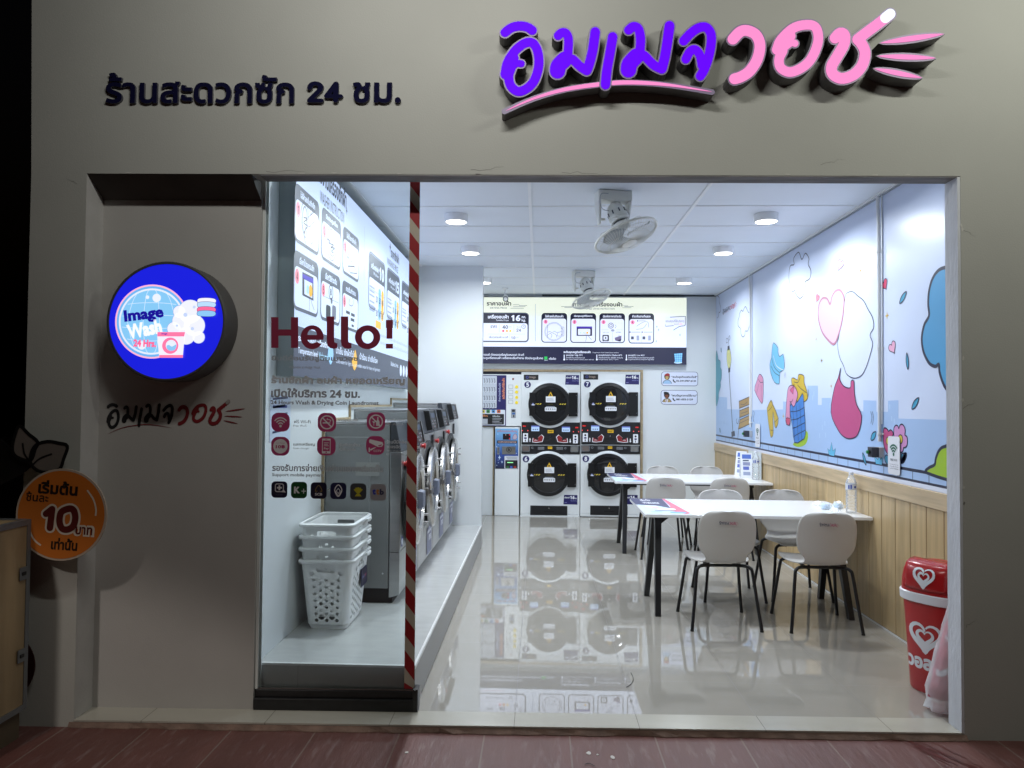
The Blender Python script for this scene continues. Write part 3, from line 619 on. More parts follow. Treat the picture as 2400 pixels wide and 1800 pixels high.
# small logo on the alcove wall
la = Art(FW(0, APN, 0), EN, EU, base=0.0015); (u0, v0), (u1, v1) = la.px(*Rc((688, 1292), (1592, 1070)))
red_v = mat('red_vinyl', (0.20, 0.018, 0.022), 0.4); blk_v = mat('black_vinyl', (0.008, 0.008, 0.01), 0.4)
logo(la, u0, v0, u1, v1, blk_v, red_v, mat('pale_vinyl', (0.30, 0.28, 0.26), 0.4), 1); tag(la.build('logo_lettering'), 'small flat black and red brush lettering below the round blue sign', 'lettering')

# lightbox helpers: a printed, backlit panel
def lightbox(t, art_face, quad, depth_vec, mface, medge):
    a, b, c, d = [Vector(p) for p in quad]; dv = Vector(depth_vec); mb = MB()
    mb.add([a, b, c, d, a+dv, b+dv, c+dv, d+dv], [(4, 5, 6, 7), (0, 4, 7, 3), (1, 2, 6, 5), (0, 1, 5, 4), (3, 7, 6, 2)], medge); bx = mb.build('casing', t)
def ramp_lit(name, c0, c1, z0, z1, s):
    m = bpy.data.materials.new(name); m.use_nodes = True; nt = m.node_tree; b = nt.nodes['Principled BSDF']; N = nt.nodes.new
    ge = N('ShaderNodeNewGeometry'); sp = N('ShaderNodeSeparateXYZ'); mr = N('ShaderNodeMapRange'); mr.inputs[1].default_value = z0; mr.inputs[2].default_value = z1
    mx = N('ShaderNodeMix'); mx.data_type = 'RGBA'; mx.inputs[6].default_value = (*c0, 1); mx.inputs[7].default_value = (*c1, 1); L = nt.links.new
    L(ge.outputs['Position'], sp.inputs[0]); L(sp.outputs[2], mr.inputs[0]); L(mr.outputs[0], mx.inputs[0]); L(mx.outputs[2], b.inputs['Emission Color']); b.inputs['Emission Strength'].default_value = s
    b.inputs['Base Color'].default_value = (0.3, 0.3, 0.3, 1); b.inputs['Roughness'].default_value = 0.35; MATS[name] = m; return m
NV = '1D1F3E'; GY = '565C6C'

# ---- dryer sign on the rear wall
ds = thing('dryer_sign', 'backlit drying price and instruction panel above the dryers on the rear wall', 'sign', (0.6, YB-0.05, 2.5))
YS = YB-0.10; da = Art((0, YS, 0), (0, -1, 0), (1, 0, 0), base=0.0)
Z1 = da.px((1609.4, 698))[0][1]; Z0 = da.px((1607, 855))[0][1]; ZN = da.px((1400, 813.5))[0][1]; X1 = da.px((1609, 750))[0][0]; X0 = -1.05
m = MB(); edge = mat('sign_edge', (0.6, 0.62, 0.65), 0.4); m.box(X0, YS, Z0, X1, YB-0.004, Z1, edge); m.build('casing', ds)
da.base = 0.001; da.rect(X0, ZN, X1, Z1, ramp_lit('dryer_sign_white', hx('CFDDFA'), hx('D6DECC'), 2.62, 2.80, 1.1)); da.rect(X0, Z0, X1, ZN, lit(NV, 1.0, True)); pf = da.build('lit_panel', ds)  # greenish light band towards the top is painted into the emission colour
P = Art((0, YS, 0), (0, -1, 0), (1, 0, 0), base=0.0018); C1 = cr(1100, 660, 0.25316)
dk = lit('141530'); gy = lit('6A7088'); wt = lit('DFE8FF'); pk = lit('F28CB8'); lb = lit('A8D4F4'); gl = lit('9AA4C4')
def bx(c, x0, y0, x1, y1): (p, q) = P.px(*c((x0, y0), (x1, y1))); return p[0], p[1], q[0], q[1]
def tx(t, c, x0, y0, x1, y1, m, bold=0.0, L=4): P.text(t, *bx(c, x0, y0, x1, y1), m, L, bold)
tx("ราคาอบผ้า", C1, 160, 222, 388, 178, dk, 0.03); tx("DRYING PRICE", C1, 193, 252, 348, 236, gy, 0.015)
tx("การใช้งานเครื่องอบผ้า", C1, 960, 230, 1416, 188, dk, 0.03); tx("TUMBLE DRYER INSTRUCTION", C1, 1065, 260, 1345, 244, gy, 0.01)
for x0, x1, y in ((405, 465, 215), (460, 535, 222), (405, 520, 233), (380, 505, 247), (850, 960, 232), (880, 950, 240), (1415, 1500, 243), (1435, 1520, 232), (1420, 1470, 225)): P.line(P.px(*C1((x0, y), (x1, y))), 0.006, gy, 4)
P.line(P.px(*C1((612, 205), (612, 552))), 0.006, gl, 4)
P.flush('sign_heading', pf)
def card(x0, x1, y0, y1, yh, title, num, ty=(308, 332)):
    a, b, c, d = bx(C1, x0, y0, x1, y1); P.rect(a, b, c, d, dk, 1, 0.045); a, b, c, d = bx(C1, x0+8, yh, x1-8, y1-8); P.rect(a, b, c, d, wt, 2, 0.035)
    if title: tx(title, C1, (x0+x1)/2-(x1-x0)*0.36, ty[1], (x0+x1)/2+(x1-x0)*0.36, ty[0], wt, 0.03, 3)
    if num: q = P.px(*C1((x0+38, yh+30)))[0]; P.disc(q, 0.028, pk, 3); P.text(num, q[0]-0.009, q[1]-0.018, q[0]+0.009, q[1]+0.018, lit('501030'), 4, 0.02)
card(668, 904, 290, 566, 342, "ใส่ผ้าลงในถังอบผ้า", "1"); card(936, 1172, 292, 568, 344, "เลือกอุณหภูมิที่ต้องการ", "2"); card(1204, 1440, 293, 570, 345, "เลือกช่องทางการชำระเงิน", "3"); card(1474, 1710, 294, 574, 347, "ชำระเงินตามที่แสดง", "4")
ln = lit('404660')
def pl_(pts, w=0.004, closed=False, c=C1, m=None, n=5): P.line(smooth_line(P.px(*c(*pts)), n, closed), w, m or ln, 4, closed)
q = P.px(*C1((783, 462)))[0]; P.circ(q, 0.125, 0.004, ln, 4); P.circ(q, 0.112, 0.003, ln, 4); pl_([(726, 470), (745, 462), (762, 472), (790, 463), (815, 472), (850, 462)]); pl_([(726, 495), (750, 480), (765, 500), (755, 520)]); pl_([(770, 478), (800, 490), (812, 520)]); pl_([(820, 475), (812, 500), (840, 505)])
P.line(P.px(*C1((724, 402), (724, 520))), 0.004, ln, 4); P.frame(*bx(C1, 856, 505, 876, 420), 0.01, 0.004, ln, 4)
P.rect(*bx(C1, 993, 502, 1136, 416), lit('1B1440'), 3); P.rect(*bx(C1, 1005, 494, 1120, 438), wt, 4, 0.01); P.rect(*bx(C1, 995, 432, 1134, 419), lit('4A35B0'), 4); P.disc(P.px(*C1((1092, 474)))[0], 0.014, lit('F0B820'), 5)
for dx in (1030, 1060): P.disc(P.px(*C1((dx, 474)))[0], 0.007, lb, 5)
pl_([(1075, 555), (1085, 510), (1070, 480), (1064, 470), (1074, 470), (1100, 502), (1132, 540)])
q = P.px(*C1((1310, 408)))[0]; P.circ(q, 0.036, 0.007, ln, 4); P.circ(q, 0.018, 0.006, ln, 4); P.disc(P.px(*C1((1327, 452)))[0], 0.024, lit('9EA6C0'), 4, ry=0.017); pl_([(1350, 400), (1358, 415), (1350, 430)])
tx("โอนเงิน / สแกน", C1, 1235, 476, 1290, 462, gy); tx("e-Wallet", C1, 1358, 476, 1405, 462, gy); P.line(P.px(*C1((1325, 470), (1325, 555))), 0.003, gl, 4); P.line(P.px(*C1((1225, 447), (1285, 447))), 0.003, gl, 4); P.line(P.px(*C1((1360, 447), (1420, 447))), 0.003, gl, 4)
P.rect(*bx(C1, 1232, 553, 1292, 494), dk, 3, 0.012); P.rect(*bx(C1, 1242, 540, 1280, 504), wt, 4, 0.01); P.rect(*bx(C1, 1256, 530, 1268, 514), dk, 5, 0.003); tx("คูปอง", C1, 1245, 552, 1278, 544, wt, 0.02, 5)
P.poly(P.px(*C1((1345, 520), (1408, 500), (1405, 545), (1388, 556), (1350, 545))), lit('70688C'), 4); P.poly(P.px(*C1((1370, 514), (1385, 488), (1398, 502))), lit('C8CCE8'), 3); P.poly(P.px(*C1((1370, 545), (1408, 530), (1400, 556))), dk, 5)
pl_([(1548, 415), (1590, 385), (1630, 372), (1655, 380), (1660, 425)]); pl_([(1545, 442), (1600, 435), (1628, 412), (1640, 390)])
for x0, x1, y in ((1570, 1632, 364), (1500, 1585, 468), (1612, 1695, 468)): P.line(P.px(*C1((x0, y), (x1, y))), 0.005, ln, 4); P.disc(P.px(*C1((x0-12, y)))[0], 0.009, ln, 4)
P.line(P.px(*C1((1592, 475), (1592, 560))), 0.003, gl, 4)
for x0, y0, x1, y1, c in ((1497, 535, 1522, 508, ln), (1548, 545, 1572, 500, gl), (1603, 535, 1628, 508, ln), (1655, 545, 1680, 500, gl)): P.rect(*bx(C1, x0, y1, x1, y0), c, 4, 0.004)
P.flush('instruction_cards', pf)
a, b, c, d = bx(C1, 40, 286, 550, 562); P.rect(a, b, c, d, dk, 1, 0.05); a, b, c, d = bx(C1, 60, 384, 538, 550); P.rect(a, b, c, d, wt, 2, 0.035); P.frame(*bx(C1, 44, 290, 546, 558), 0.048, 0.003, gl, 3)
tx("เครื่องอบผ้า", C1, 172, 342, 364, 306, wt, 0.035); tx("Tumble Dryer", C1, 246, 370, 368, 350, wt); tx("16", C1, 388, 366, 474, 310, wt, 0.05); tx("กก.", C1, 484, 340, 524, 320, wt, 0.03); tx("kg.", C1, 484, 376, 522, 346, wt, 0.02)
tx("ราคา", C1, 196, 430, 254, 406, ln, 0.02); tx("40", C1, 306, 438, 358, 404, ln, 0.02); tx("บาท", C1, 364, 426, 392, 414, gl); tx("24", C1, 436, 464, 480, 436, ln, 0.01); tx("ใช้เวลา", C1, 438, 426, 480, 412, gl); P.circ(P.px(*C1((502, 417)))[0], 0.026, 0.005, ln, 4); pl_([(502, 407), (502, 418), (509, 421)], n=1)
for x, c in ((314, 'E0506A'), (348, 'F0A838'), (380, 'F2CC20')): P.disc(P.px(*C1((x, 457)))[0], 0.016, lit(c), 4)
P.line(P.px(*C1((172, 486), (515, 486))), 0.003, gl, 4); P.line(P.px(*C1((278, 396), (278, 468))), 0.003, gl, 4); P.line(P.px(*C1((412, 396), (412, 468))), 0.003, gl, 4); P.line(P.px(*C1((374, 494), (374, 540))), 0.003, gl, 4)
tx("เพิ่มเวลาอบผ้า 6 นาที", C1, 182, 524, 358, 502, ln, 0.01); tx("10", C1, 388, 534, 426, 508, ln, 0.01); tx("บาท", C1, 432, 524, 456, 512, gl); tx("* ราคานี้รวมค่าบริการทั้งหมดแล้ว", C1, 126, 585, 342, 574, lit('D08CA8'))
P.flush('price_card', pf)
tx("ตัวอย่างการอบผ้า ต้องหยอดเหรียญก่อนหมดเวลา 10 นาที", C1, 60, 690, 506, 664, wt, 0.015); tx("เมื่อปิดประตูเครื่องอบผ้า เครื่องจะเริ่มทำงาน ปิดประตูแล้วกด", C1, 40, 722, 682, 696, wt, 0.015); P.rect(*bx(C1, 694, 722, 722, 694), lit('28B858'), 3, 0.004); tx("Start", C1, 694, 732, 726, 724, wt, 0.01); tx("ครั้งเดียว", C1, 738, 724, 802, 700, wt, 0.015)
tx("ระดับอุณหภูมิเครื่องอบผ้า", C1, 872, 668, 1124, 640, wt, 0.035); tx("Temperature level Tumble Dryer machine", C1, 1140, 664, 1382, 653, wt)
for x, t1, t2, t3 in ((878, "อุณหภูมิสูง / High 70°C", "สำหรับผ้าหนา ผ้าใยสังเคราะห์", "For cotton blanket, towels, jeans, bed set"), (1180, "อุณหภูมิปานกลาง / Medium 60°C", "สำหรับผ้าทั่วไป เสื้อยืด กางเกง", "For garments, shirts, T-shirt"), (1454, "อุณหภูมิต่ำ / Low 40°C", "สำหรับผ้าที่บอบบาง ต้องการถนอมผ้า", "For garments that are delicate and long tumble")):
    P.rect(*bx(C1, x-4, 722, x+4, 676), wt, 4, 0.004); P.disc(P.px(*C1((x, 722)))[0], 0.012, wt, 4); tx(t1, C1, x+16, 692, x+16+(155 if x < 1000 else 218 if x < 1300 else 152), 674, wt, 0.02); tx(t2, C1, x+16, 710, x+16+(175 if x < 1000 else 224 if x < 1300 else 240), 697, wt); tx(t3, C1, x+16, 728, x+16+(258 if x < 1000 else 184 if x < 1300 else 240), 717, wt)
P.flush('temperature_notes', pf)
P.rect(*bx(C1, 1812, 416, 2000, 322), lit('DCE4FA'), 1, 0.02); pl_([(1858, 330), (1990, 322), (1999, 330), (1999, 400), (1985, 410), (1945, 416), (1888, 450)], 0.008, n=2); pl_([(1814, 398), (1816, 415), (1892, 408)], 0.007, n=1); tx("ขอบคุณที่ใช้บริการ", C1, 1816, 384, 1990, 352, ln, 0.0); logo(P, *(lambda b: (b[0], b[1], b[2], b[3]))(bx(C1, 1896, 404, 1980, 386)), lit('8C90D0'), pk, None, 4)
def star(art, c, r, m, L=4): art.poly([(c[0]+(r if i % 2 == 0 else r*0.3)*math.cos(i*PI/4+PI/2)*(0.62 if i % 4 == 2 else 1), c[1]+(r if i % 2 == 0 else r*0.3)*math.sin(i*PI/4+PI/2)) for i in range(8)], m, L)
for x, y in ((1736, 418), (1752, 447), (1730, 552), (1950, 494)): star(P, P.px(*C1((x, y)))[0], 0.022, gl)
P.shape(P.px(*C1((1896, 668), (1972, 662), (1966, 745), (1905, 748))), lit('7CC4F4'), lit('2850A0'), 0.004, 3, 1, False); 
for y in (684, 704, 724): P.line(P.px(*C1((1898, y), (1968, y-2))), 0.004, lit('2850A0'), 5)
for x in (1915, 1934, 1953): P.line(P.px(*C1((x, 668), (x, 746))), 0.004, lit('2850A0'), 5)
P.disc(P.px(*C1((1932, 748)))[0], 0.055, lit('B8DCFA'), 2, ry=0.016)
P.flush('basket_picture', pf)

# ---- washer sign on the left wall
ws = thing('washer_sign', 'large backlit washer instruction panel high on the left wall above the washers', 'sign', (XL, 5.8, 2.3))
XF = -1.335; WY0, WY1, WZ0, WZ1, WZN = 3.93, 7.72, 1.69, 2.985, 1.968
m = MB(); m.box(XL+0.002, WY0, WZ0, XF, WY1, WZ1, mat('sign_side', (0.30, 0.34, 0.36), 0.5)); m.build('casing', ws)
wa = Art((XF, 0, 0), (1, 0, 0), (0, 1, 0), base=0.001); wa.rect(WY0, WZN, WY1, WZ1, lit('C8D8FC', 1.0, True)); wa.rect(WY0, WZ0, WY1, WZN, lit('4A4F62', 1.0, True)); pf = wa.build('lit_panel', ws)
P = Art((XF, 0, 0), (1, 0, 0), (0, 1, 0), base=0.0018); C5 = cr(590, 420, 0.28934); C6 = cr(600, 410, 0.17179)
dk = lit(GY); ln = lit('3A4050'); wt = lit('D8E4FF'); rd = lit('F08CA0')
def wcard(y0, y1, z0, z1, zh, title, num):
    P.rect(y0, z0, y1, z1, dk, 1, 0.05); P.rect(y0+0.012, z0+0.02, y1-0.012, zh, wt, 2, 0.04)
    P.text(title, y0+(y1-y0)*0.2, zh+0.02, y1-(y1-y0)*0.2, zh+0.062, wt, 3, 0.03)
    P.disc((y0+0.055, zh-0.055), 0.036, rd, 3, ry=0.042); P.text(num, y0+0.042, zh-0.08, y0+0.068, zh-0.03, lit('802040'), 4, 0.02)
tl = P.px(*C6((525, 120)))[0]; 
cols = [(4.03, 4.66), (4.76, 5.36), (5.44, 6.04)]
tops = [P.px(*C6((860, 380)))[0], P.px(*C6((890, 415)))[0], P.px(*C6((1190, 690)))[0]]
Ztop = (tops[1][1]+tops[2][1])/2; Zb = P.px(*C6((840, 1110)))[0][1]; Zr2 = P.px(*C6((520, 1010)))[0][1]; Zb2 = P.px(*C5((530, 1125)))[0][1]
cols = [(P.px(*C6((520, 600)))[0][0], P.px(*C6((858, 600)))[0][0]), (P.px(*C6((888, 800)))[0][0], P.px(*C6((1155, 800)))[0][0]), (P.px(*C6((1182, 900)))[0][0], P.px(*C6((1402, 1000)))[0][0])]
ti = [["ใส่ผ้าลงในถังซัก", "ปิดประตูเครื่อง", "ใส่น้ำยาซักผ้า"], ["เลือกโปรแกรมซัก", "เลือกวิธีชำระเงิน", "กดเริ่มทำงาน"]]
for i, (y0, y1) in enumerate(cols):
    wcard(y0, y1, Zb, Ztop, Ztop-0.085, ti[0][i], str(i+1)); wcard(y0, y1, Zb2, Zr2, Zr2-0.085, ti[1][i], str(i+4))
def wl(pts, w=0.004, closed=False, c=C6, n=4): P.line(smooth_line(P.px(*c(*pts)), n, closed), w, ln, 4, closed)
wl([(650, 368), (690, 430), (703, 560), (690, 720), (660, 860), (625, 740), (603, 560), (615, 430)], 0.005, True); wl([(655, 430), (680, 490), (685, 600), (650, 800), (625, 650), (630, 500)], 0.007, True); wl([(795, 495), (745, 545), (705, 580), (700, 700), (740, 690), (795, 620)]); wl([(640, 580), (690, 600), (640, 650), (690, 700), (650, 780), (665, 940)], 0.007); wl([(740, 700), (730, 850), (750, 945), (775, 850), (780, 650)]); wl([(740, 445), (765, 480), (740, 540), (725, 500)], 0.004, True)
wl([(1020, 682), (1070, 780), (1095, 900), (1080, 1080), (1035, 1172), (985, 1100), (958, 950), (970, 780)], 0.005, True); wl([(1018, 742), (1060, 820), (1075, 930), (1060, 1070), (1030, 1108), (990, 1040), (980, 900), (990, 790)], 0.005, True); wl([(960, 870), (1000, 900), (990, 930), (1050, 960), (1010, 990), (1065, 1000), (1020, 1040), (1050, 1060)], 0.008)
wl([(1300, 930), (1275, 1080), (1285, 1180), (1310, 1150), (1305, 1000)], 0.004, True); wl([(1222, 1120), (1245, 1240), (1335, 1245), (1330, 1130)], 0.005, False, n=1); wl([(1245, 1245), (1280, 1335), (1370, 1345), (1335, 1250)], 0.006, True, n=1); wl([(1255, 1070), (1255, 1140), (1235, 1110)], 0.01, n=1)
P.poly(P.px(*C5((405, 750), (495, 795), (495, 985), (405, 940))), lit('45495C'), 3); P.poly(P.px(*C5((420, 810), (485, 845), (485, 965), (420, 930))), wt, 4); P.poly(P.px(*C5((408, 765), (492, 808), (492, 845), (408, 800))), lit('4A3CC0'), 4); P.disc(P.px(*C5((471, 905)))[0], 0.035, lit('F0B428'), 5); P.disc(P.px(*C5((449, 893)))[0], 0.025, lb, 5)
wl([(500, 1060), (480, 1000), (462, 930), (462, 1020), (458, 1080)], 0.004, c=C5)
q = P.px(*C5((637, 915)))[0]; P.circ(q, 0.045, 0.009, ln, 4); P.text("฿", q[0]-0.015, q[1]-0.025, q[0]+0.015, q[1]+0.025, ln, 4, 0.02)
for p, r, c in (((615, 1085), 0.05, '30343F'), ((662, 1080), 0.045, '70748A'), ((642, 985), 0.02, '6A6F80')):
    q = P.px(*C5(p))[0]; P.rect(q[0]-r, q[1]-r, q[0]+r, q[1]+r, lit(c), 4, 0.02)
P.line(P.px(*C5((575, 945), (700, 1003))), 0.004, gl, 4)
wl([(800, 935), (820, 990), (810, 1025), (785, 1015), (790, 970)], 0.004, c=C5); P.rect(*[z for p in P.px(*C5((805, 1175), (822, 1200))) for z in p], ln, 4)
for p in ((775, 1080), (815, 1100), (812, 1140)): q = P.px(*C5(p))[0]; P.rect(q[0]-0.05, q[1]-0.01, q[0]+0.05, q[1]+0.01, ln, 4)
P.flush('instruction_cards', pf)
(a, b), (c, d) = P.px(*C6((855, 235), (1215, 420))); P.text("การใช้งานเครื่องซักผ้า", a-0.15, d-0.02, c+0.02, d+0.115, lit('2C3040'), 3, 0.03); P.text("WASHER INSTRUCTION", a+0.02, d-0.135, c-0.03, d-0.06, lit('4A5060'), 3, 0.01)
star(P, P.px(*C6((1230, 490)))[0], 0.03, ln); star(P, P.px(*C6((1825, 985)))[0], 0.05, ln); P.line(P.px(*C6((1475, 700), (1470, 1450))), 0.005, gl, 3)
(a, b), (c, d) = P.px(*C6((1835, 1040), (1935, 1190))); P.text("ราคาซักผ้า", a, d-0.02, c+0.04, d+0.075, lit('2C3040'), 3, 0.03); P.text("WASHING PRICE", a-0.15, d-0.11, c, d-0.05, lit('4A5060'), 3, 0.01)
P.flush('sign_heading', pf)
pz1 = P.px(*C5((950, 575)))[0][1]; pz0 = P.px(*C5((1075, 1110)))[0][1]
for (xa, ya), (xb, yb), kg in (((945, 800), (1078, 800), "10"), ((1093, 900), (1197, 900), "15"), ((1212, 1000), (1310, 1010), "20")):
    y0 = P.px(*C5((xa, ya)))[0][0]; y1 = P.px(*C5((xb, yb)))[0][0]; w = y1-y0; z1, z0 = pz1, pz0
    P.rect(y0, z0, y1, z1, dk, 1, 0.06); P.frame(y0+0.012, z0+0.012, y1-0.012, z1-0.012, 0.05, 0.006, gl, 3); P.rect(y0+0.02, z0+0.025, y1-0.02, z1-0.2, wt, 2, 0.03)
    P.text("เครื่องซักผ้า", y0+w*0.12, z1-0.125, y0+w*0.58, z1-0.075, wt, 3, 0.03); P.text("Washer", y0+w*0.25, z1-0.165, y0+w*0.58, z1-0.14, wt, 3); P.text(kg, y0+w*0.62, z1-0.17, y0+w*0.92, z1-0.06, wt, 3, 0.05)
    zt = z1-0.2
    for k in range(2):
        zc = zt-0.06-k*(zt-z0)*0.47
        for j in range(3): P.rect(y0+w*0.06, zc-0.02-j*0.033, y0+w*0.34, zc-0.006-j*0.033, gl, 3)
        for j, c in enumerate(('9AA4B8', '84BCEC', 'F2B83C')):
            uc = y0+w*(0.48+0.18*j); P.rect(uc-w*0.075, zc-0.125, uc+w*0.075, zc+0.015, lit(c) if j else wt, 3, 0.03); P.text(str(20+10*(j+k)), uc-w*0.05, zc-0.11, uc+w*0.05, zc-0.06, ln, 4, 0.02)
    P.line([(y0+0.03, (zt+z0)/2+0.03), (y1-0.03, (zt+z0)/2+0.03)], 0.005, gl, 3)
q = P.px(*C5((1022, 1180)))[0]; P.rect(q[0]-0.1, q[1]-0.03, q[0]+0.1, q[1]+0.03, lit('F2B83C'), 3, 0.01)
for i in range(2): (a, b) = P.px(*C5((1040, 1262+60*i)))[0]; P.text("หมายเหตุ ราคาค่าบริการขึ้นกับโปรแกรมที่เลือก", a, b-0.02, a+1.4, b+0.02, gl, 3)
P.flush('price_cards', pf)
zb = WZN; tw = lambda t, a, c, z0, z1, m=wt, bold=0.02: P.text(t, a, z0, c, z1, m, 3, bold)
ya = P.px(*C5((370, 1400)))[0][0]; tw("ระดับอุณหภูมิ เครื่องซักผ้า", ya, ya+0.62, zb-0.095, zb-0.04, wt, 0.04); tw("Temperature level", ya, ya+0.36, zb-0.16, zb-0.115); tw("Washer machine", ya+0.38, ya+0.62, zb-0.16, zb-0.115, lb)
yb = P.px(*C5((635, 1450)))[0][0]; P.shape([(yb, zb-0.18), (yb+0.06, zb-0.12), (yb+0.03, zb-0.05), (yb-0.03, zb-0.05), (yb-0.06, zb-0.12)], lit('9CCCF8'), None, L=3); tw("น้ำเย็น ซักผ้าทั่วไป", yb+0.12, yb+0.62, zb-0.10, zb-0.05); tw("Cold water for light soil garments", yb+0.12, yb+0.78, zb-0.17, zb-0.135, wt, 0.0)
yc = P.px(*C5((828, 1490)))[0][0]; P.shape([(yc, zb-0.19), (yc+0.08, zb-0.13), (yc+0.02, zb-0.04), (yc-0.03, zb-0.1), (yc-0.07, zb-0.13)], lit('F2B83C'), None, L=3); tw("น้ำร้อน ฆ่าเชื้อโรค", yc+0.15, yc+0.75, zb-0.10, zb-0.05); tw("Hot water for heavy soil garments", yc+0.15, yc+0.85, zb-0.17, zb-0.135, wt, 0.0)
yd = P.px(*C5((1195, 1560)))[0][0]; tw("ให้บริการ 24 ชม.", yd-0.42, yd-0.06, zb-0.09, zb-0.05)
for j in range(4): P.disc((yd+0.06+0.15*j, zb-0.11), 0.055, wt, 3, 20)
P.flush('temperature_notes', pf)

# ================================================================== RIGHT WALL: mural, wainscot, pipes
def onz(x, y, z): return hit(x, y, (0, 0, z), Vector((0, 0, 1)))
MU = Art((XR, 0, 0), (-1, 0, 0), (0, -1, 0), base=0.0008, step=0.0004)      # u runs towards the street
Q4 = cr(1620, 420, 0.28933); Q5 = cr(1620, 800, 0.30132); Q6 = cr(2030, 1000, 0.07836)
mk = lambda h: mat('mural_'+h, hx(h), 0.32)
OUT = mk('1C1E3C'); WHT = mk('D8DEF0')
def mp(c, pts, m, wd=0.008, L=2, n=5, closed=True, edge=OUT, smooth=True):
    p = MU.px(*c(*pts))
    if smooth: p = smooth_line(p, n, closed)
    if m: MU.poly(p, m, L)
    if wd: MU.line(p, wd, edge, L+1, closed)
def ml(c, pts, wd=0.006, L=4, n=5, m=OUT, closed=False): MU.line(smooth_line(MU.px(*c(*pts)), n, closed), wd, m, L, closed)
sk = MU.px(*Q5((196, 432), (280, 436), (280, 528), (480, 534), (715, 530), (715, 468), (775, 470), (775, 430), (838, 430), (838, 400), (905, 400), (905, 345), (986, 345), (986, 495), (1016, 495), (1016, 440), (1088, 440), (1088, 520), (1200, 530), (1340, 545), (1340, 458), (1440, 462), (1440, 548), (1532, 548), (1532, 462), (1612, 458), (1612, 600), (1996, 612)))
MU.poly(sk+[(-3.72, sk[-1][1]), (-3.72, 1.04), (sk[0][0], 1.04)], mk('A3BEE4'), 0)
for x, y in ((955, 390), (945, 420), (1040, 620), (1020, 650), (1000, 715), (1045, 710), (1080, 480), (1545, 490), (1560, 580), (1580, 600), (240, 470), (260, 475), (245, 620), (265, 620), (530, 580), (525, 620)): ml(Q5, [(x, y), (x+1, y+38)], 0.014, 1, 1, mk('B4CCEC'))
MU.rect(-YB+0.002, 1.128, -3.7, 1.148, OUT, 1); MU.rect(-YB+0.002, 1.062, -3.7, 1.078, OUT, 1)
MU.rect(-YB+0.002, 1.036, -3.7, 1.062, WHT, 1)
for k in range(30): MU.rect(-3.87-0.2*k, 1.078, -3.876-0.2*k, 1.128, OUT, 1)
# clouds, hearts, leaves
mp(Q4, [(835, 690), (832, 640), (872, 592), (898, 650), (926, 600), (955, 640), (950, 690), (971, 740), (962, 805), (925, 832), (925, 880), (905, 948), (875, 963), (845, 920), (842, 900), (818, 906), (795, 820), (795, 750), (806, 700)], None, 0.010)
mp(Q4, [(395, 1085), (408, 1060), (420, 1070), (440, 1032), (462, 1075), (478, 1090), (478, 1150), (460, 1226), (440, 1230), (435, 1262), (420, 1278), (405, 1255), (400, 1210), (383, 1190), (380, 1150), (390, 1115)], None, 0.009)
ml(Q4, [(214, 945), (228, 960), (230, 1000), (240, 1040), (236, 1075), (226, 1080), (222, 1110), (214, 1125)], 0.009)
def heart(c, box, fillm, edge, wd, tilt=0.0):
    x0, y0, x1, y1 = box; (a, b), (d, e) = MU.px(*c((x0, y1), (x1, y0))); cu, cv, w, h = (a+d)/2, (b+e)/2, (d-a)/2, (e-b)/2; p = []
    for i in range(28):
        t = 2*PI*i/28; x = 16*math.sin(t)**3/16.5; y = (13*math.cos(t)-5*math.cos(2*t)-2*math.cos(3*t)-math.cos(4*t)+2.5)/15
        q, r = math.cos(tilt), math.sin(tilt); p.append((cu+w*(x*q-y*r), cv+h*(x*r+y*q)))
    MU.poly(p, fillm, 2); MU.line(p, wd, edge, 3, True)
heart(Q4, (1180, 640, 1236, 758), mk('E2A6C4'), OUT, 0.006, -0.5); heart(Q4, (1008, 928, 1040, 1006), mk('D88098'), mk('A03A50'), 0.005, -0.5); heart(Q4, (1545, 803, 1596, 912), mk('CC4468'), OUT, 0.006, 0.5); heart(Q4, (1605, 1312, 1664, 1426), mk('E2A6C4'), OUT, 0.006, 0.5)
mp(Q4, [(1245, 985), (1262, 925), (1310, 912), (1350, 945), (1398, 985), (1432, 1050), (1470, 1120), (1480, 1200), (1450, 1262), (1472, 1330), (1452, 1420), (1420, 1520), (1380, 1590), (1320, 1612), (1262, 1580), (1236, 1510), (1204, 1440), (1188, 1340), (1200, 1260)], mk('CDD6EE'), 0.008, 2)       # a pale cloud with the heart in front of it
mp(Q4, [(1128, 1012), (1103, 968), (1066, 965), (1037, 1020), (1032, 1120), (1058, 1225), (1098, 1288), (1156, 1336), (1192, 1268), (1224, 1150), (1240, 1020), (1236, 945), (1205, 898), (1168, 910), (1142, 955)], mk('D9BCD8'), 0.020, 4, edge=mk('B5798F'))
def mstar(c, x, y, w, h, m=mk('C8A850')): (a, b), (d, e) = MU.px(*c((x-w, y+h), (x+w, y-h))); cu, cv = (a+d)/2, (b+e)/2; MU.poly([(cu+(d-a)/2*k*math.cos(t), cv+(e-b)/2*k*math.sin(t)) for t, k in [(i*PI/4, 1 if i % 2 == 0 else 0.3) for i in range(8)]], m, 2)
for a in ((1371, 740, 12, 34), (1588, 1105, 17, 40), (1013, 1295, 8, 22), (1058, 1470, 8, 22)): mstar(Q4, *a)
for a in ((1090, 348, 9, 22), (718, 582, 8, 24), (1016, 148, 8, 22)): mstar(Q5, *a)
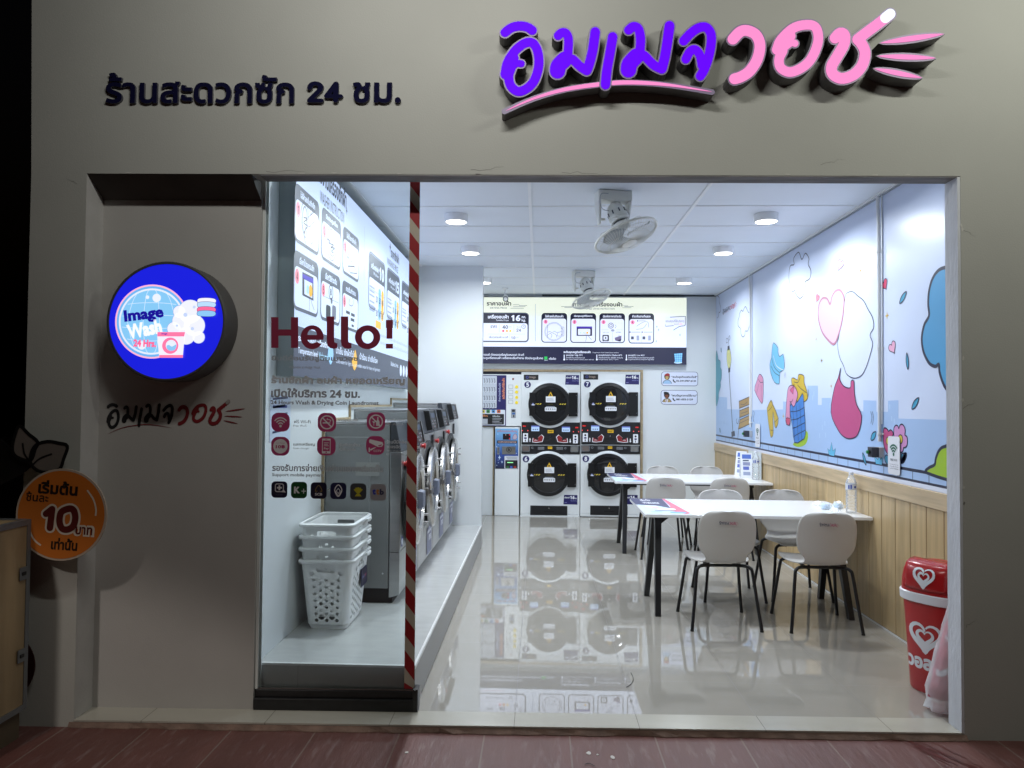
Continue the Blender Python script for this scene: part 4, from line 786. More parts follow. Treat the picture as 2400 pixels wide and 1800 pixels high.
def leaf(c, x0, y0, x1, y1, w, m=mk('3E9CC0')):
    a, b = [Vector(p) for p in MU.px(*c((x0, y0), (x1, y1)))]; d = b-a; n = Vector((-d.y, d.x)).normalized()*w; P = smooth_line([a, a+d*0.3+n*0.8, a+d*0.65+n*0.8, b, a+d*0.65-n*0.8, a+d*0.3-n*0.8], 4, True); MU.poly(P, m, 2); MU.line(P, 0.009, OUT, 3, True)
leaf(Q4, 1690, 1005, 1745, 912, 0.022); leaf(Q4, 1758, 1540, 1748, 1408, 0.018); leaf(Q5, 1718, 526, 1772, 440, 0.022); leaf(Q5, 1400, 766, 1440, 706, 0.026); leaf(Q5, 1362, 962, 1335, 868, 0.018); leaf(Q5, 1638, 948, 1674, 868, 0.022); leaf(Q5, 228, 708, 222, 676, 0.02); leaf(Q5, 236, 84, 232, 50, 0.02)
mp(Q4, [(2160, 700), (2075, 712), (2010, 735), (1960, 800), (1930, 900), (1922, 1010), (1929, 1105), (1890, 1180), (1870, 1290), (1885, 1400), (1930, 1490), (1980, 1516), (2008, 1500), (2014, 1560), (2038, 1640), (2075, 1705), (2165, 1770)], mk('4A98C8'), 0.022, 2)
mp(Q5, [(1838, 1024), (1850, 985), (1895, 960), (1905, 910), (1930, 850), (1972, 819), (2060, 822), (2085, 1075)], mk('9CC023'), 0.020, 2, smooth=True)
mp(Q5, [(194, 98), (208, 110), (212, 140), (228, 155), (228, 200), (238, 230), (236, 290), (228, 320), (230, 350), (216, 400), (212, 450), (194, 482)], mk('3A93A8'), 0.006)
# flowers by the wifi card
fl_r = mk('B8487C'); fl_p = mk('C88CBE')
mp(Q6, [(530, 80), (590, 40), (650, 90), (680, 140), (735, 95), (800, 150), (815, 240), (780, 330), (780, 560), (700, 640), (690, 800), (640, 800), (560, 640), (520, 400)], fl_r, 0.009, 2)
mp(Q6, [(840, 120), (850, 20), (900, -40), (960, -20), (990, 55), (1020, -40), (1090, -70), (1160, 20), (1180, 140), (1170, 250), (1230, 300), (1245, 420), (1230, 560), (1180, 620), (1130, 630), (1110, 720), (1060, 770), (900, 700), (850, 400)], fl_p, 0.009, 4)
MU.disc(MU.px(*Q6((665, 430)))[0], 0.026, mk('C8B83A'), 6, ry=0.026); MU.circ(MU.px(*Q6((665, 430)))[0], 0.026, 0.006, OUT, 7); MU.disc(MU.px(*Q6((1040, 375)))[0], 0.030, mk('C8B83A'), 6); MU.circ(MU.px(*Q6((1040, 375)))[0], 0.030, 0.006, OUT, 7)
mp(Q6, [(255, 900), (340, 960), (355, 990), (380, 920), (420, 920), (440, 990), (480, 900), (520, 900), (480, 1150), (300, 1120)], mk('5EB4DA'), 0.006, 2, smooth=False); mp(Q6, [(620, 845), (700, 930), (690, 1130), (600, 1080), (560, 930)], mk('2F86A8'), 0.008, 2); mp(Q6, [(1060, 860), (1110, 800), (1210, 795), (1210, 900), (1160, 1010), (1060, 1090)], mk('3E9CC0'), 0.008, 2)
mp(Q5, [(1062, 832), (1082, 852), (1093, 785), (1104, 852), (1126, 832), (1114, 895), (1075, 885)], mk('5EB4DA'), 0.005, 2, smooth=False)
# street lamp, bench
ml(Q5, [(295, 235), (325, 705)], 0.020, 3, 1); mp(Q5, [(313, 705), (338, 695), (342, 735), (316, 745)], OUT, 0, 3, smooth=False); mp(Q5, [(282, 68), (300, 60), (312, 130), (303, 205), (290, 210), (278, 140)], mk('D2D286'), 0.008, 3); ml(Q5, [(288, 90), (290, 180)], 0.006); ml(Q5, [(300, 90), (300, 180)], 0.006)
for b in (((284, 38), (298, 32), (300, 64), (284, 70)), ((288, 208), (304, 202), (304, 238), (290, 244))): mp(Q5, b, OUT, 0, 3, smooth=False)
ml(Q4, [(302, 1340), (300, 1300), (288, 1290), (286, 1325), (296, 1320)], 0.008); ml(Q4, [(302, 1340), (304, 1290), (312, 1268), (316, 1290), (309, 1305)], 0.008)
for b in (((372, 468), (456, 430), (456, 490), (374, 522)), ((376, 540), (462, 506), (462, 560), (376, 594)), ((380, 610), (464, 572), (464, 640), (366, 684))): mp(Q5, b, mk('A8843C'), 0.010, 2, smooth=False)
ml(Q5, [(385, 488), (410, 492), (440, 470)], 0.006); ml(Q5, [(390, 560), (420, 552), (445, 540)], 0.006); ml(Q5, [(372, 640), (460, 600)], 0.006); ml(Q5, [(378, 455), (380, 620)], 0.010); ml(Q5, [(370, 690), (364, 755)], 0.012); ml(Q5, [(358, 600), (352, 620), (362, 640), (376, 600)], 0.008); ml(Q5, [(487, 540), (492, 560), (484, 600), (490, 630)], 0.008)
# clothes flying about
mp(Q5, [(642, 10), (676, 50), (676, 82), (690, 120), (716, 100), (726, 170), (722, 225), (692, 240), (688, 320), (680, 332), (650, 320), (620, 250), (612, 180), (625, 130), (630, 60)], mk('6FB8DC'), 0.007, 2, 2); ml(Q5, [(640, 110), (660, 180), (690, 210), (722, 225)], 0.009, 4, 4, WHT); ml(Q5, [(628, 130), (648, 200), (690, 245)], 0.007); ml(Q5, [(622, 190), (648, 240), (688, 268)], 0.007); ml(Q5, [(724, 245), (730, 285)], 0.004); ml(Q5, [(733, 240), (738, 280)], 0.004)
mp(Q5, [(530, 255), (556, 278), (562, 320), (558, 470), (540, 470), (494, 380), (508, 320)], mk('D48CB0'), 0.008, 2, 2); ml(Q5, [(522, 290), (540, 320), (560, 318)], 0.007); ml(Q5, [(546, 340), (546, 460)], 0.006); ml(Q5, [(528, 330), (512, 400)], 0.005)
mp(Q5, [(622, 458), (636, 490), (680, 600), (666, 668), (652, 660), (640, 560), (636, 560), (640, 710), (628, 742), (616, 730), (592, 545), (596, 510)], mk('C2A428'), 0.008, 2, 2); ml(Q5, [(596, 545), (622, 520), (636, 492)], 0.006); ml(Q5, [(618, 690), (642, 692)], 0.006); ml(Q5, [(650, 630), (678, 600)], 0.006)
mp(Q5, [(800, 790), (890, 700), (910, 740), (890, 800), (840, 822), (800, 810)], mk('9CC023'), 0, 2)
mp(Q5, [(780, 300), (800, 285), (828, 300), (838, 258), (878, 268), (880, 320), (900, 380), (908, 440), (880, 470), (830, 470), (800, 400)], mk('C8AA26'), 0.008, 3, 3); ml(Q5, [(830, 340), (858, 370), (900, 400)], 0.007, 5); ml(Q5, [(800, 315), (830, 320), (850, 280)], 0.007, 5); ml(Q5, [(910, 370), (916, 400), (908, 440)], 0.006, 5)
mp(Q5, [(768, 500), (830, 470), (868, 405), (878, 480), (892, 720), (860, 770), (806, 788), (790, 660)], mk('3D7CC8'), 0.009, 5, 2)
for k in range(4): ml(Q5, [(776+k*8, 560+66*k-15), (830, 560+60*k-18), (884+k*2, 530+60*k-18)], 0.007, 7)
for x in (800, 828, 856): ml(Q5, [(x-8, 500), (x+8, 770)], 0.007, 7)
mp(Q5, [(762, 355), (800, 345), (830, 400), (822, 460), (800, 510), (772, 480), (772, 640), (756, 650), (738, 620), (748, 430)], mk('D48CB0'), 0.008, 8, 3); mp(Q5, [(800, 350), (805, 330), (796, 410), (770, 380)], mk('C85080'), 0.006, 10, 1); mp(Q5, [(738, 600), (772, 600), (770, 645), (752, 650)], mk('C04468'), 0.006, 10, 2); ml(Q5, [(770, 468), (785, 470), (795, 450)], 0.006, 11)
mp(Q5, [(1166, 205), (1148, 280), (1115, 370), (1090, 552), (1140, 680), (1190, 742), (1245, 757), (1300, 722), (1330, 582), (1288, 490), (1272, 390), (1268, 308), (1246, 312), (1240, 362), (1190, 348), (1158, 290)], mk('B84C7E'), 0.009, 6, 3)
ml(Q5, [(1398, 545), (1408, 590), (1400, 640)], 0.005); ml(Q5, [(1412, 545), (1420, 595), (1412, 650)], 0.005)
(a, b), (c, d) = MU.px(*Q4((256, 1108), (374, 985))); logo(MU, a, b, c, d, OUT, mk('C84468'), None, 2)
MU.build('mural_print', rt)
m = MB()
y = 4.08-0.2*3
while y < YB-0.02:
    m.box(XR-0.016, max(3.6, y+0.0035), 0.012, XR-0.0005, min(YB-0.002, y+0.1965), 0.928, woodp); y += 0.2
m.build('wainscot_planks', rt, bevel=0.003, seg=1)
m = MB(); m.box(XR-0.012, 3.6, 0.0, XR-0.0002, YB-0.002, 0.93, mat('groove_dark', (0.045, 0.03, 0.018), 0.8)); m.build('wainscot_backing', rt)
m = MB(); m.box(XR-0.026, 3.6, 0.929, XR-0.0005, YB-0.002, 1.033, mat('oak_rail', (0.50, 0.38, 0.23), 0.42, var=0.2, vscale=5, stretch=(5, 0.35, 5))); m.build('wainscot_rail', rt, bevel=0.003)
m = MB(); m.box(XR-0.02, 3.7, 0.0005, XR-0.0165, YB-0.002, 0.012, mat('caulk', (0.7, 0.7, 0.68), 0.6)); m.build('skirting_seal', rt)

# conduits with start button boxes
pipem = mat('pvc_pipe', (0.72, 0.74, 0.76), 0.35); dkgrey = mat('box_dark', (0.035, 0.04, 0.055), 0.45); boxgr = mat('box_grey', (0.42, 0.44, 0.47), 0.5)
def conduit(y, where, zb):
    t = thing('conduit', 'thin white vertical conduit running down the mural to a push button box, '+where, 'conduit', (XR, y, zb), group='conduits on the mural wall')
    m = MB(); m.tube([(XR-0.03, y-0.02, ZC-0.03), (XR-0.03, y-0.02, ZC-0.09), (XR-0.016, y, ZC-0.22), (XR-0.016, y, ZC-0.3), (XR-0.016, y, zb+0.075)], 0.0125, pipem, 10); m.tube([(XR-0.009, y-0.035, ZC-0.02), (XR-0.007, y-0.03, ZC-0.35), (XR-0.007, y-0.024, zb+0.5), (XR-0.007, y-0.02, zb+0.2)], 0.005, pipem, 6); m.build('pipe', t, smooth=True)
    m = MB()
    for z in (zb+0.12, 1.95, ZC-0.42): m.cyl((XR-0.016, y, z), (XR-0.016, y, z+0.02), 0.0165, pipem, 12); m.box(XR-0.008, y-0.035, z+0.004, XR-0.001, y+0.035, z+0.016, pipem)
    m.build('clip', t)
    b = thing('push_button_box', 'dark push button box with a green button at the foot of the '+where.replace('the ', '', 1)+' conduit', 'switch box', (XR, y, zb), group='push button boxes')
    m = MB(); m.box(XR-0.035, y-0.036, zb-0.036, XR-0.001, y+0.036, zb+0.036, boxgr); m.box(XR-0.086, y-0.036, zb-0.036, XR-0.036, y+0.036, zb+0.036, dkgrey); m.build('housing', b, bevel=0.004)
    m = MB(); m.cyl((XR-0.087, y, zb), (XR-0.096, y, zb), 0.017, blackm, 16); m.build('bezel', b); m = MB(); m.cyl((XR-0.0965, y, zb), (XR-0.108, y, zb), 0.012, mat('green_button', (0.02, 0.25, 0.05), 0.35), 16); m.build('button', b)
conduit(8.49, 'the far', 1.225); conduit(5.30, 'the near', 1.226)
for y, w, z0, z1 in ((5.105, 'near', 1.086, 1.346), (8.23, 'far', 1.09, 1.345)):
    a = Art((XR, 0, 0), (-1, 0, 0), (0, -1, 0), base=0.012); wm = mat('card_white', (0.70, 0.71, 0.76), 0.35); gm = mat('card_green', (0.005, 0.10, 0.055), 0.4); tm = mat('card_text', (0.03, 0.03, 0.05), 0.4)
    lp = [rrect(-y-0.083, z0, -y+0.083, z1, 0.02)]; prism(a.mb, lp, lambda u, v, n: a.w((u, v), n+0.0085), 0.003, wm)
    for r in (0.028, 0.047, 0.066): a.line([(-y+r*math.sin(t), z0+0.135+r*math.cos(t)*1.0) for t in np.linspace(-0.85, 0.85, 11)], 0.012, gm, 1)
    a.disc((-y, z0+0.138), 0.011, gm, 1, ry=0.013); a.text("FREE Wi-Fi", -y-0.045, z0+0.092, -y+0.05, z0+0.107, tm, 1, 0.01)
    for i in range(3): a.text(("Free_Image Wash_2.4G", "Free_Image Wash_5G", "password 88888888")[i], -y-0.05, z0+0.064-0.014*i, -y+0.065, z0+0.072-0.014*i, tm, 1)
    t = tag(a.build('wifi_card'), 'white FREE Wi-Fi card on the mural beside the %s conduit' % w, 'notice', 'wifi cards'); BASE[t.name] = Matrix()

# ================================================================== REAR: dryers, coin exchanger, vending machine
YD = YB-0.045; SD = 0.22908*YD/F
enam = mat('white_enamel', (0.74, 0.77, 0.78), 0.32, var=0.015, vscale=2); blkp = mat('black_panel', (0.012, 0.012, 0.014), 0.35); blkg = mat('door_ring_black', (0.009, 0.009, 0.010), 0.28); dglass = mat('dark_door_glass', (0.018, 0.018, 0.019), 0.06, spec=0.7); chrome = mat('chrome', (0.75, 0.75, 0.75), 0.2, 1.0); steel = mat('brushed_steel', (0.42, 0.41, 0.40), 0.30, 1.0, var=0.12, vscale=8, stretch=(1, 1, 12)); yel = ink('E8B81C'); nvs = ink('1E1A5C'); wpr = ink('E6E8EE'); redp = ink('8C1A1E')
D2 = cr(1100, 860, 0.22908)
def dryer(cx0, nums, x_img, side):
    da = Art((0, YD, 0), (0, -1, 0), (1, 0, 0), base=0.0015, step=0.0007)
    ox, oz = da.px(*D2((cx0, 1528)))[0]
    X = lambda c: (c-525)*SD; Z = lambda y: (1528-y)*SD
    t = thing('stacked_dryer', 'white double stack tumble dryer with black round doors numbered %s and %s' % nums, 'dryer', (ox, YD, oz), group='stacked dryers on the rear wall', local=True)
    BASE[t.name] = Matrix()
    w = 606*SD; yb_ = 0.86
    m = MB(); m.box(0.002, 0, Z(1505), w-0.002, yb_, Z(66), enam); m.build('cabinet', t, bevel=0.006)
    m = MB(); m.box(0.002, -0.006, 0.0, w-0.002, yb_, Z(1507), enam); m.build('base', t, bevel=0.003)
    m = MB(); m.box(0.004, -0.012, Z(66), w-0.004, -0.0005, Z(58), enam); m.build('top_trim', t)
    A = Art((0, 0, 0), (0, -1, 0), (1, 0, 0), base=0.001, step=0.0012)
    def R_(x0, y0, x1, y1, mm, L=1, r=0.0, a=A): a.rect(X(x0), Z(y1), X(x1), Z(y0), mm, L, r)
    # control panels
    cp = MB(); cp.box(X(533), -0.010, Z(798), X(1128), -0.0005, Z(568), blkp); p1 = cp.build('control_panel', t, bevel=0.003)
    cp = MB(); cp.box(X(533), -0.010, Z(892), X(1128), -0.0005, Z(806), blkp); p2 = cp.build('control_panel', t, bevel=0.003)
    a = Art((0, -0.010, 0), (0, -1, 0), (1, 0, 0), base=0.001, step=0.0008)
    for x0, x1, y0, y1 in ((633, 715, 605, 660), (945, 1027, 612, 664)):
        R_(x0, y0, x1, y1, lit('A8C4E8', 0.9), 1, 0.003, a); R_(x0, y0, x1, y0+12, lit('6878C8', 0.8), 2, 0, a)
        for k in range(3): a.disc((X(x0+20+21*k), Z(y1-17)), 0.009, lit('50648C', 0.7), 2, 12)
    for x0, x1, y0, y1 in ((548, 600, 682, 772), (1058, 1108, 690, 780)):
        R_(x0, y0, x1, y1, wpr, 1, 0.004, a); R_(x0+14, y0+42, x1-14, y0+58, nvs, 2, 0, a); a.disc((X((x0+x1)/2), Z(y0+22)), 0.014, blkp, 2, 14); R_(x0+20, y0+64, x1-22, y1-6, blkp, 2, 0, a)
    for x, y, d in ((620, 750, 1), (1030, 755, -1)): a.poly([(X(x)+p*0.012, Z(y)+q*0.03*d) for p, q in ((-0.5, -0.9), (0.5, -0.9), (0.5, 0.2), (1.2, 0.2), (0, 1), (-1.2, 0.2), (-0.5, 0.2))], wpr, 1)
    for cxx, sgn in ((705, 1), (945, -1)):
        P = [(-55, 35), (-50, -5), (-20, 12), (5, 20), (-5, -5), (30, -35), (52, -15), (38, 30), (-15, 38)]
        o = [(X(cxx+sgn*p), Z(733+q)) for p, q in P]; a.poly([(X(cxx+sgn*p*1.14), Z(733+q*1.16)) for p, q in P], wpr, 1); a.poly(o, redp, 2); a.text("เริ่ม", X(cxx-sgn*25)-0.02, Z(757), X(cxx-sgn*25)+0.02, Z(745), wpr, 3, 0.02)
    R_(800, 647, 860, 678, yel, 1, 0.002, a); R_(806, 656, 854, 661, blkp, 2, 0, a); R_(806, 665, 845, 669, blkp, 2, 0, a); a.disc((X(826), Z(710)), 0.008, chrome, 1, 14)
    R_(775, 730, 872, 752, mat('slot_dark', (0.004, 0.004, 0.004), 0.6), 1, 0, a)
    for x, y in ((550, 612), (1085, 622)): R_(x-10, y-14, x+42, y+8, mat('led_window', (0.05, 0.01, 0.01), 0.3), 1, 0, a); a.text("8888", X(x-4), Z(y+4), X(x+26), Z(y-8), lit('FF3A3A', 1.0), 2, 0.02)
    for x in (542, 598, 1062, 1115):
        a.disc((X(x), Z(655 if x < 800 else 662)), 0.008, lit('FF5A5A', 1.0), 1, 10)
    a.build('panel_graphic', p1)
    a = Art((0, -0.010, 0), (0, -1, 0), (1, 0, 0), base=0.001, step=0.0008)
    for x0, c in ((545, 'screen_red'), (1040, 'screen_grey')): R_(x0, 816, x0+66, 862, mat(c, (0.16, 0.13, 0.12) if c == 'screen_red' else (0.2, 0.2, 0.19), 0.25), 1, 0.002, a); a.frame(X(x0-4), Z(866), X(x0+70), Z(812), 0.004, 0.003, boxgr, 2)
    R_(803, 815, 847, 840, yel, 1, 0.002, a); R_(808, 822, 842, 826, blkp, 2, 0, a)
    for x in (645, 980): a.circ((X(x), Z(830)), 0.012, 0.003, boxgr, 1, 14)
    for x in (700, 890):
        for k in range(3): R_(x, 822+k*10, x+66, 825+k*10, boxgr, 1, 0, a)
    a.build('panel_graphic', p2)
    # doors
    for i, (cx_, cy_) in enumerate(((817, 385), (808, 1102))):
        hub = (X(cx_), -0.001, Z(cy_)); rr = 216*SD
        m = MB(); m.lathe((hub[0], -0.0005, hub[2]), (0, -1, 0), [(rr*1.115, 0), (rr*1.115, 0.018), (rr*1.09, 0.022)], enam, 56); m.build('door_surround', t, smooth=True)
        d = MB(); d.lathe((hub[0], -0.0225, hub[2]), (0, -1, 0), [(rr, 0), (rr*1.0, 0.026), (rr*0.97, 0.036), (rr*0.84, 0.040), (rr*0.80, 0.028)], blkg, 64, True, False)
        d.box(hub[0]-rr*0.95, -0.068, hub[2]-rr*0.55, hub[0]-rr*0.66, -0.045, hub[2]+rr*0.55, blkg)
        for sx, sz in ((-0.74, 0.54), (-0.74, -0.54), (0.80, 0.52), (0.80, -0.52), (-0.9, 0.0)): d.cyl((hub[0]+rr*sx, -0.0635, hub[2]+rr*sz), (hub[0]+rr*sx, -0.0725, hub[2]+rr*sz), 0.006, chrome, 8)
        do = d.build('door', t, smooth=True)
        m = MB(); m.lathe((hub[0], -0.0400, hub[2]), (0, -1, 0), [(rr*0.815, 0), (rr*0.80, 0.012), (rr*0.6, 0.016)], dglass, 56); m.build('window', do, smooth=True)
        m = MB(); m.box(hub[0]+rr*0.90, -0.060, hub[2]-rr*0.56, hub[0]+rr*1.32, -0.0228, hub[2]+rr*0.56, blkg)
        for sz in (-0.42, 0.42): m.cyl((hub[0]+rr*1.26, -0.0605, hub[2]+rr*sz), (hub[0]+rr*1.26, -0.067, hub[2]+rr*sz), 0.005, chrome, 8)
        m.build('hinge_plate', t, bevel=0.004)
        g = Art((0, -0.0565, 0), (0, -1, 0), (1, 0, 0), base=0.001, step=0.0008); hx_, hz = hub[0], hub[2]
        U = lambda dx: hx_+dx*SD; V = lambda dy: hz-dy*SD
        g.poly([(U(10-25), V(-80)), (U(10+25), V(-80)), (U(10), V(-128))], yel, 1); g.poly([(U(10-13), V(-86)), (U(10+12), V(-86)), (U(8), V(-112))], blkp, 2)
        g.rect(U(-38), V(-20), U(60), V(-80), wpr, 1, 0.002)
        for k in range(4): g.rect(U(-28), V(-32-9*k), U(48-6*k), V(-35-9*k), ink('8A8E98'), 2)
        g.rect(U(-48), V(70), U(70), V(30), wpr, 1, 0.01)
        for k in range(5): g.disc((U(-33+22*k), V(48)), 0.010, blkp, 2, 12); g.disc((U(-33+22*k), V(48)), 0.005, wpr, 3, 10)
        g.rect(U(-34), V(27), U(54), V(20), ink('9A9EA8'), 1)
        for s in (-1, 1):
            for k in range(3): xx = (10+s*125)-28+24*k; g.poly([(U(xx-10), V(4)), (U(xx+4), V(4)), (U(xx+14), V(-8)), (U(xx), V(-8))], ink('D8C040'), 1)
        g.rect(U(-70), V(-0.5), U(82), V(-3), blkp, 1); g.text("WARNING", U(-20), V(3), U(35), V(-4), ink('7A7440'), 2)
        g.build('door_stickers', do)
        g = Art((0, -0.0695, 0), (0, -1, 0), (1, 0, 0), base=0.001, step=0.0008); g.disc((hx_-rr*0.78, hz+0.006), 0.010, ink('8890C8'), 1, 10); g.rect(hx_-rr*0.84, hz-0.016, hx_-rr*0.70, hz+0.0, ink('C8CCE0'), 2); g.build('latch_sticker', do)
    for (x, y), nm in zip(((592, 186), (581, 945)), nums):
        a = Art((0, 0, 0), (0, -1, 0), (1, 0, 0), base=0.001, step=0.0008); a.disc((X(x), Z(y)), 36*SD, nvs, 1, 32); a.circ((X(x), Z(y)), 35*SD, 0.003, wpr, 2, 32); a.text(nm, X(x-14), Z(y+23), X(x+14), Z(y-23), wpr, 3, 0.05); a.build('number_badge', t)
    for y0, y1, xx in ((85, 185, 975), (1305, 1402, 965)):
        a = Art((0, 0, 0), (0, -1, 0), (1, 0, 0), base=0.001, step=0.0008); a.poly([(X(xx), Z(y1-2)), (X(xx+142), Z(y1)), (X(xx+142), Z(y0)), (X(xx+6), Z(y0))], nvs, 1); a.text("16", X(xx+68), Z(y0+42), X(xx+114), Z(y0+8), wpr, 2, 0.05); a.text("กก.", X(xx+118), Z(y0+42), X(xx+138), Z(y0+28), wpr, 2, 0.02); a.text("เครื่องอบผ้า", X(xx+10), Z(y0+34), X(xx+64), Z(y0+16), wpr, 2, 0.03); a.text("Tumble Dryer 16 kg", X(xx+70), Z(y0+68), X(xx+136), Z(y0+52), ink('9A9CD0'), 2); a.rect(X(xx+10), Z(y1-18), X(xx+36), Z(y1-22), ink('9A9CD0'), 2); a.build('capacity_sticker', t)
    a = Art((0, 0, 0), (0, -1, 0), (1, 0, 0), base=0.001, step=0.0008); a.rect(X(552), Z(138), X(702), Z(84), blkp, 1); a.text("Image", X(610), Z(126), X(676), Z(96), ink('8A7A70'), 2, 0.04); a.circ((X(588), Z(110)), 0.016, 0.006, ink('5058A8'), 2, 14); a.build('name_plate', t)
    m = MB(); m.hexa([(X(628), -0.014, Z(1512)), (X(1005), -0.014, Z(1512)), (X(1005), -0.014, Z(1416)), (X(628), -0.014, Z(1416))], [(X(628), -0.0005, Z(1512)), (X(1005), -0.0005, Z(1512)), (X(1005), -0.0005, Z(1416)), (X(628), -0.0005, Z(1416))], blkp); lo_ = m.build('lint_drawer', t, bevel=0.004)
    m = MB(); m.cyl((X(818), -0.0142, Z(1440)), (X(818), -0.020, Z(1440)), 0.009, chrome, 14); m.build('lock', lo_); m = MB(); m.box(X(768), -0.0155, Z(1480), X(870), -0.0142, Z(1465), MATS['slot_dark']); m.build('slot', lo_)
    return t
dryer(519, ("5", "6"), 0, 'l'); dryer(1132, ("7", "8"), 0, 'r')

D4 = cr(1120, 860, 0.21106); V4 = Art((0, YD, 0), (0, -1, 0), (1, 0, 0), base=0.0015, step=0.0007)
def b4(x0, y0, x1, y1, a=V4): (p, q) = a.px(*D4((x0, y0), (x1, y1))); return min(p[0], q[0]), min(p[1], q[1]), max(p[0], q[0]), max(p[1], q[1])
pc = b4(0, 655, 484, 84); vm = thing('vending_machine', 'wall mounted detergent vending machine with a navy front and yellow buttons', 'vending machine', ((pc[0]+pc[2])/2, YD, pc[1]))
m = MB(); m.box(XO0+0.012, YD, pc[1], pc[2]-0.003, YD+0.55, pc[3], enam); bd_ = m.build('cabinet', vm, bevel=0.004)
V4 = Art((0, YD, 0), (0, -1, 0), (1, 0, 0), base=0.0015, step=0.0007)
def rr4(x0, y0, x1, y1, mm, L=1, r=0.0): a, b, c, d = b4(x0, y0, x1, y1); V4.rect(a, b, c, d, mm, L, r)
def t4(t, x0, y0, x1, y1, mm, L=2, bold=0.02, rot=0.0): a, b, c, d = b4(x0, y0, x1, y1); V4.text(t, a, b, c, d, mm, L, bold, rot=rot)
rr4(-70, 90, 312, 654, nvs, 0); rr4(-60, 98, 208, 455, ink('C4CAD4'), 1, 0.01)
for r in range(4):
    y = (178, 275, 370, 452)[r]; rr4(-60, y-2, 207, y+4, ink('E8EAF0'), 2)
    for k in range(9): x = -50+28*k; V4.line(V4.px(*D4((x, y-44), (x+12, y-50), (x+16, y-10), (x+8, y-2))), 0.007, ink('30343C'), 3); 
    for k in range(6): rr4(-40+40*k, y+8, -25+40*k, y+12, ink('9098A4'), 2)
a, b, c, d = b4(265, 355, 300, 125); V4.text("ผลิตภัณฑ์ซักผ้า", (a+c)/2-(d-b)/2, (b+d)/2-(c-a)/2, (a+c)/2+(d-b)/2, (b+d)/2+(c-a)/2, ink('E08860'), 2, 0.03, rot=PI/2)
a, b, c, d = b4(228, 385, 252, 180); V4.text("จำหน่ายอัตโนมัติ", (a+c)/2-(d-b)/2, (b+d)/2-(c-a)/2, (a+c)/2+(d-b)/2, (b+d)/2+(c-a)/2, ink('C8D0F0'), 2, 0.01, rot=PI/2)
rr4(-60, 474, 302, 646, ink('D8DCE6'), 1, 0.012); rr4(-60, 520, 290, 640, blkp, 2, 0.01)
for x, cc in ((58, 'D8C848'), (114, '3C9048'), (172, '5A9CD8'), (232, 'D06030')): rr4(x-19, 476, x+19, 512, ink(cc), 2, 0.008); rr4(x-9, 486, x+9, 502, ink('30343C'), 3)
t4("วิธีใช้งาน", 40, 552, 110, 530, ink('E0905C'), 3, 0.03); t4("วิธีใช้เครื่อง", 160, 556, 246, 538, wpr, 3, 0.02); rr4(40, 575, 108, 635, ink('B0B4BC'), 3)
for k in range(4): rr4(160, 568+17*k, 268-14*(k % 3), 573+17*k, ink('C8CCD4'), 3)
V4.build('front_graphic', bd_)
V4 = Art((0, YD, 0), (0, -1, 0), (1, 0, 0), base=0.0015, step=0.0007); V4.disc(V4.px(*D4((391, 134)))[0], 0.012, redp, 1, 14); V4.circ(V4.px(*D4((391, 134)))[0], 0.013, 0.003, chrome, 2, 14)
for y in (220, 278, 334, 388): a, b, c, d = b4(342, y-20, 388, y+20); V4.frame(a, b, c, d, 0.002, 0.004, ink('8A9098'), 1)
rr4(368, 466, 421, 568, ink('9A9EA4'), 1, 0.004); rr4(378, 472, 412, 500, blkp, 2, 0.01); rr4(380, 508, 414, 528, ink('3060A0'), 2); rr4(392, 532, 404, 560, blkp, 2); V4.build('coin_panel', bd_)
for y in (222, 280, 338, 396):
    q = V4.px(*D4((430, y)))[0]; m = MB(); m.lathe((q[0], YD-0.0005, q[1]), (0, -1, 0), [(0.022, 0), (0.022, 0.006), (0.017, 0.012)], mat('yellow_button', (0.55, 0.44, 0.02), 0.35, emit=hx('E8D020'), estr=0.45, sample=False), 18); m.build('button', vm, smooth=True)
pc = b4(184, 1640, 463, 668); cx = thing('coin_exchanger', 'tall white coin exchange cabinet with a starry blue front', 'coin machine', ((pc[0]+pc[2])/2, YD, 0))
m = MB(); m.box(pc[0], YD, 0.004, pc[2], YD+0.5, pc[3]-0.002, enam); bd_ = m.build('cabinet', cx, bevel=0.003)
V4 = Art((0, YD, 0), (0, -1, 0), (1, 0, 0), base=0.0015, step=0.0007)
m = bpy.data.materials.new('starry_print'); m.use_nodes = True; nt = m.node_tree; N = nt.nodes.new; ge = N('ShaderNodeNewGeometry'); sp = N('ShaderNodeSeparateXYZ'); mr = N('ShaderNodeValToRGB'); mp_ = N('ShaderNodeMapRange'); mp_.inputs[1].default_value = b4(0, 1130, 1, 1130)[1]; mp_.inputs[2].default_value = b4(0, 690, 1, 690)[1]
nt.links.new(ge.outputs['Position'], sp.inputs[0]); nt.links.new(sp.outputs[2], mp_.inputs[0]); nt.links.new(mp_.outputs[0], mr.inputs[0]); nt.links.new(mr.outputs[0], nt.nodes['Principled BSDF'].inputs['Base Color']); e = mr.color_ramp.elements; e[0].color = (*hx('10142E'), 1); e[1].color = (*hx('7AB4E4'), 1); x_ = e.new(0.35); x_.color = (*hx('2A4690'), 1); MATS['starry'] = m
rr4(196, 684, 448, 1134, MATS['starry'], 0); t4("เครื่องแลกเหรียญ", 214, 728, 436, 698, ink('B07C88'), 1, 0.03); rr4(278, 742, 362, 808, mat('led_black', (0.01, 0.005, 0.008), 0.3), 1); t4("8", 346, 762, 358, 746, lit('FF3048', 1.0), 2, 0.04); t4("0", 346, 804, 358, 788, lit('FF3048', 1.0), 2, 0.04); t4("1", 306, 762, 312, 748, lit('FFE8E8', 1.0), 2, 0.02)
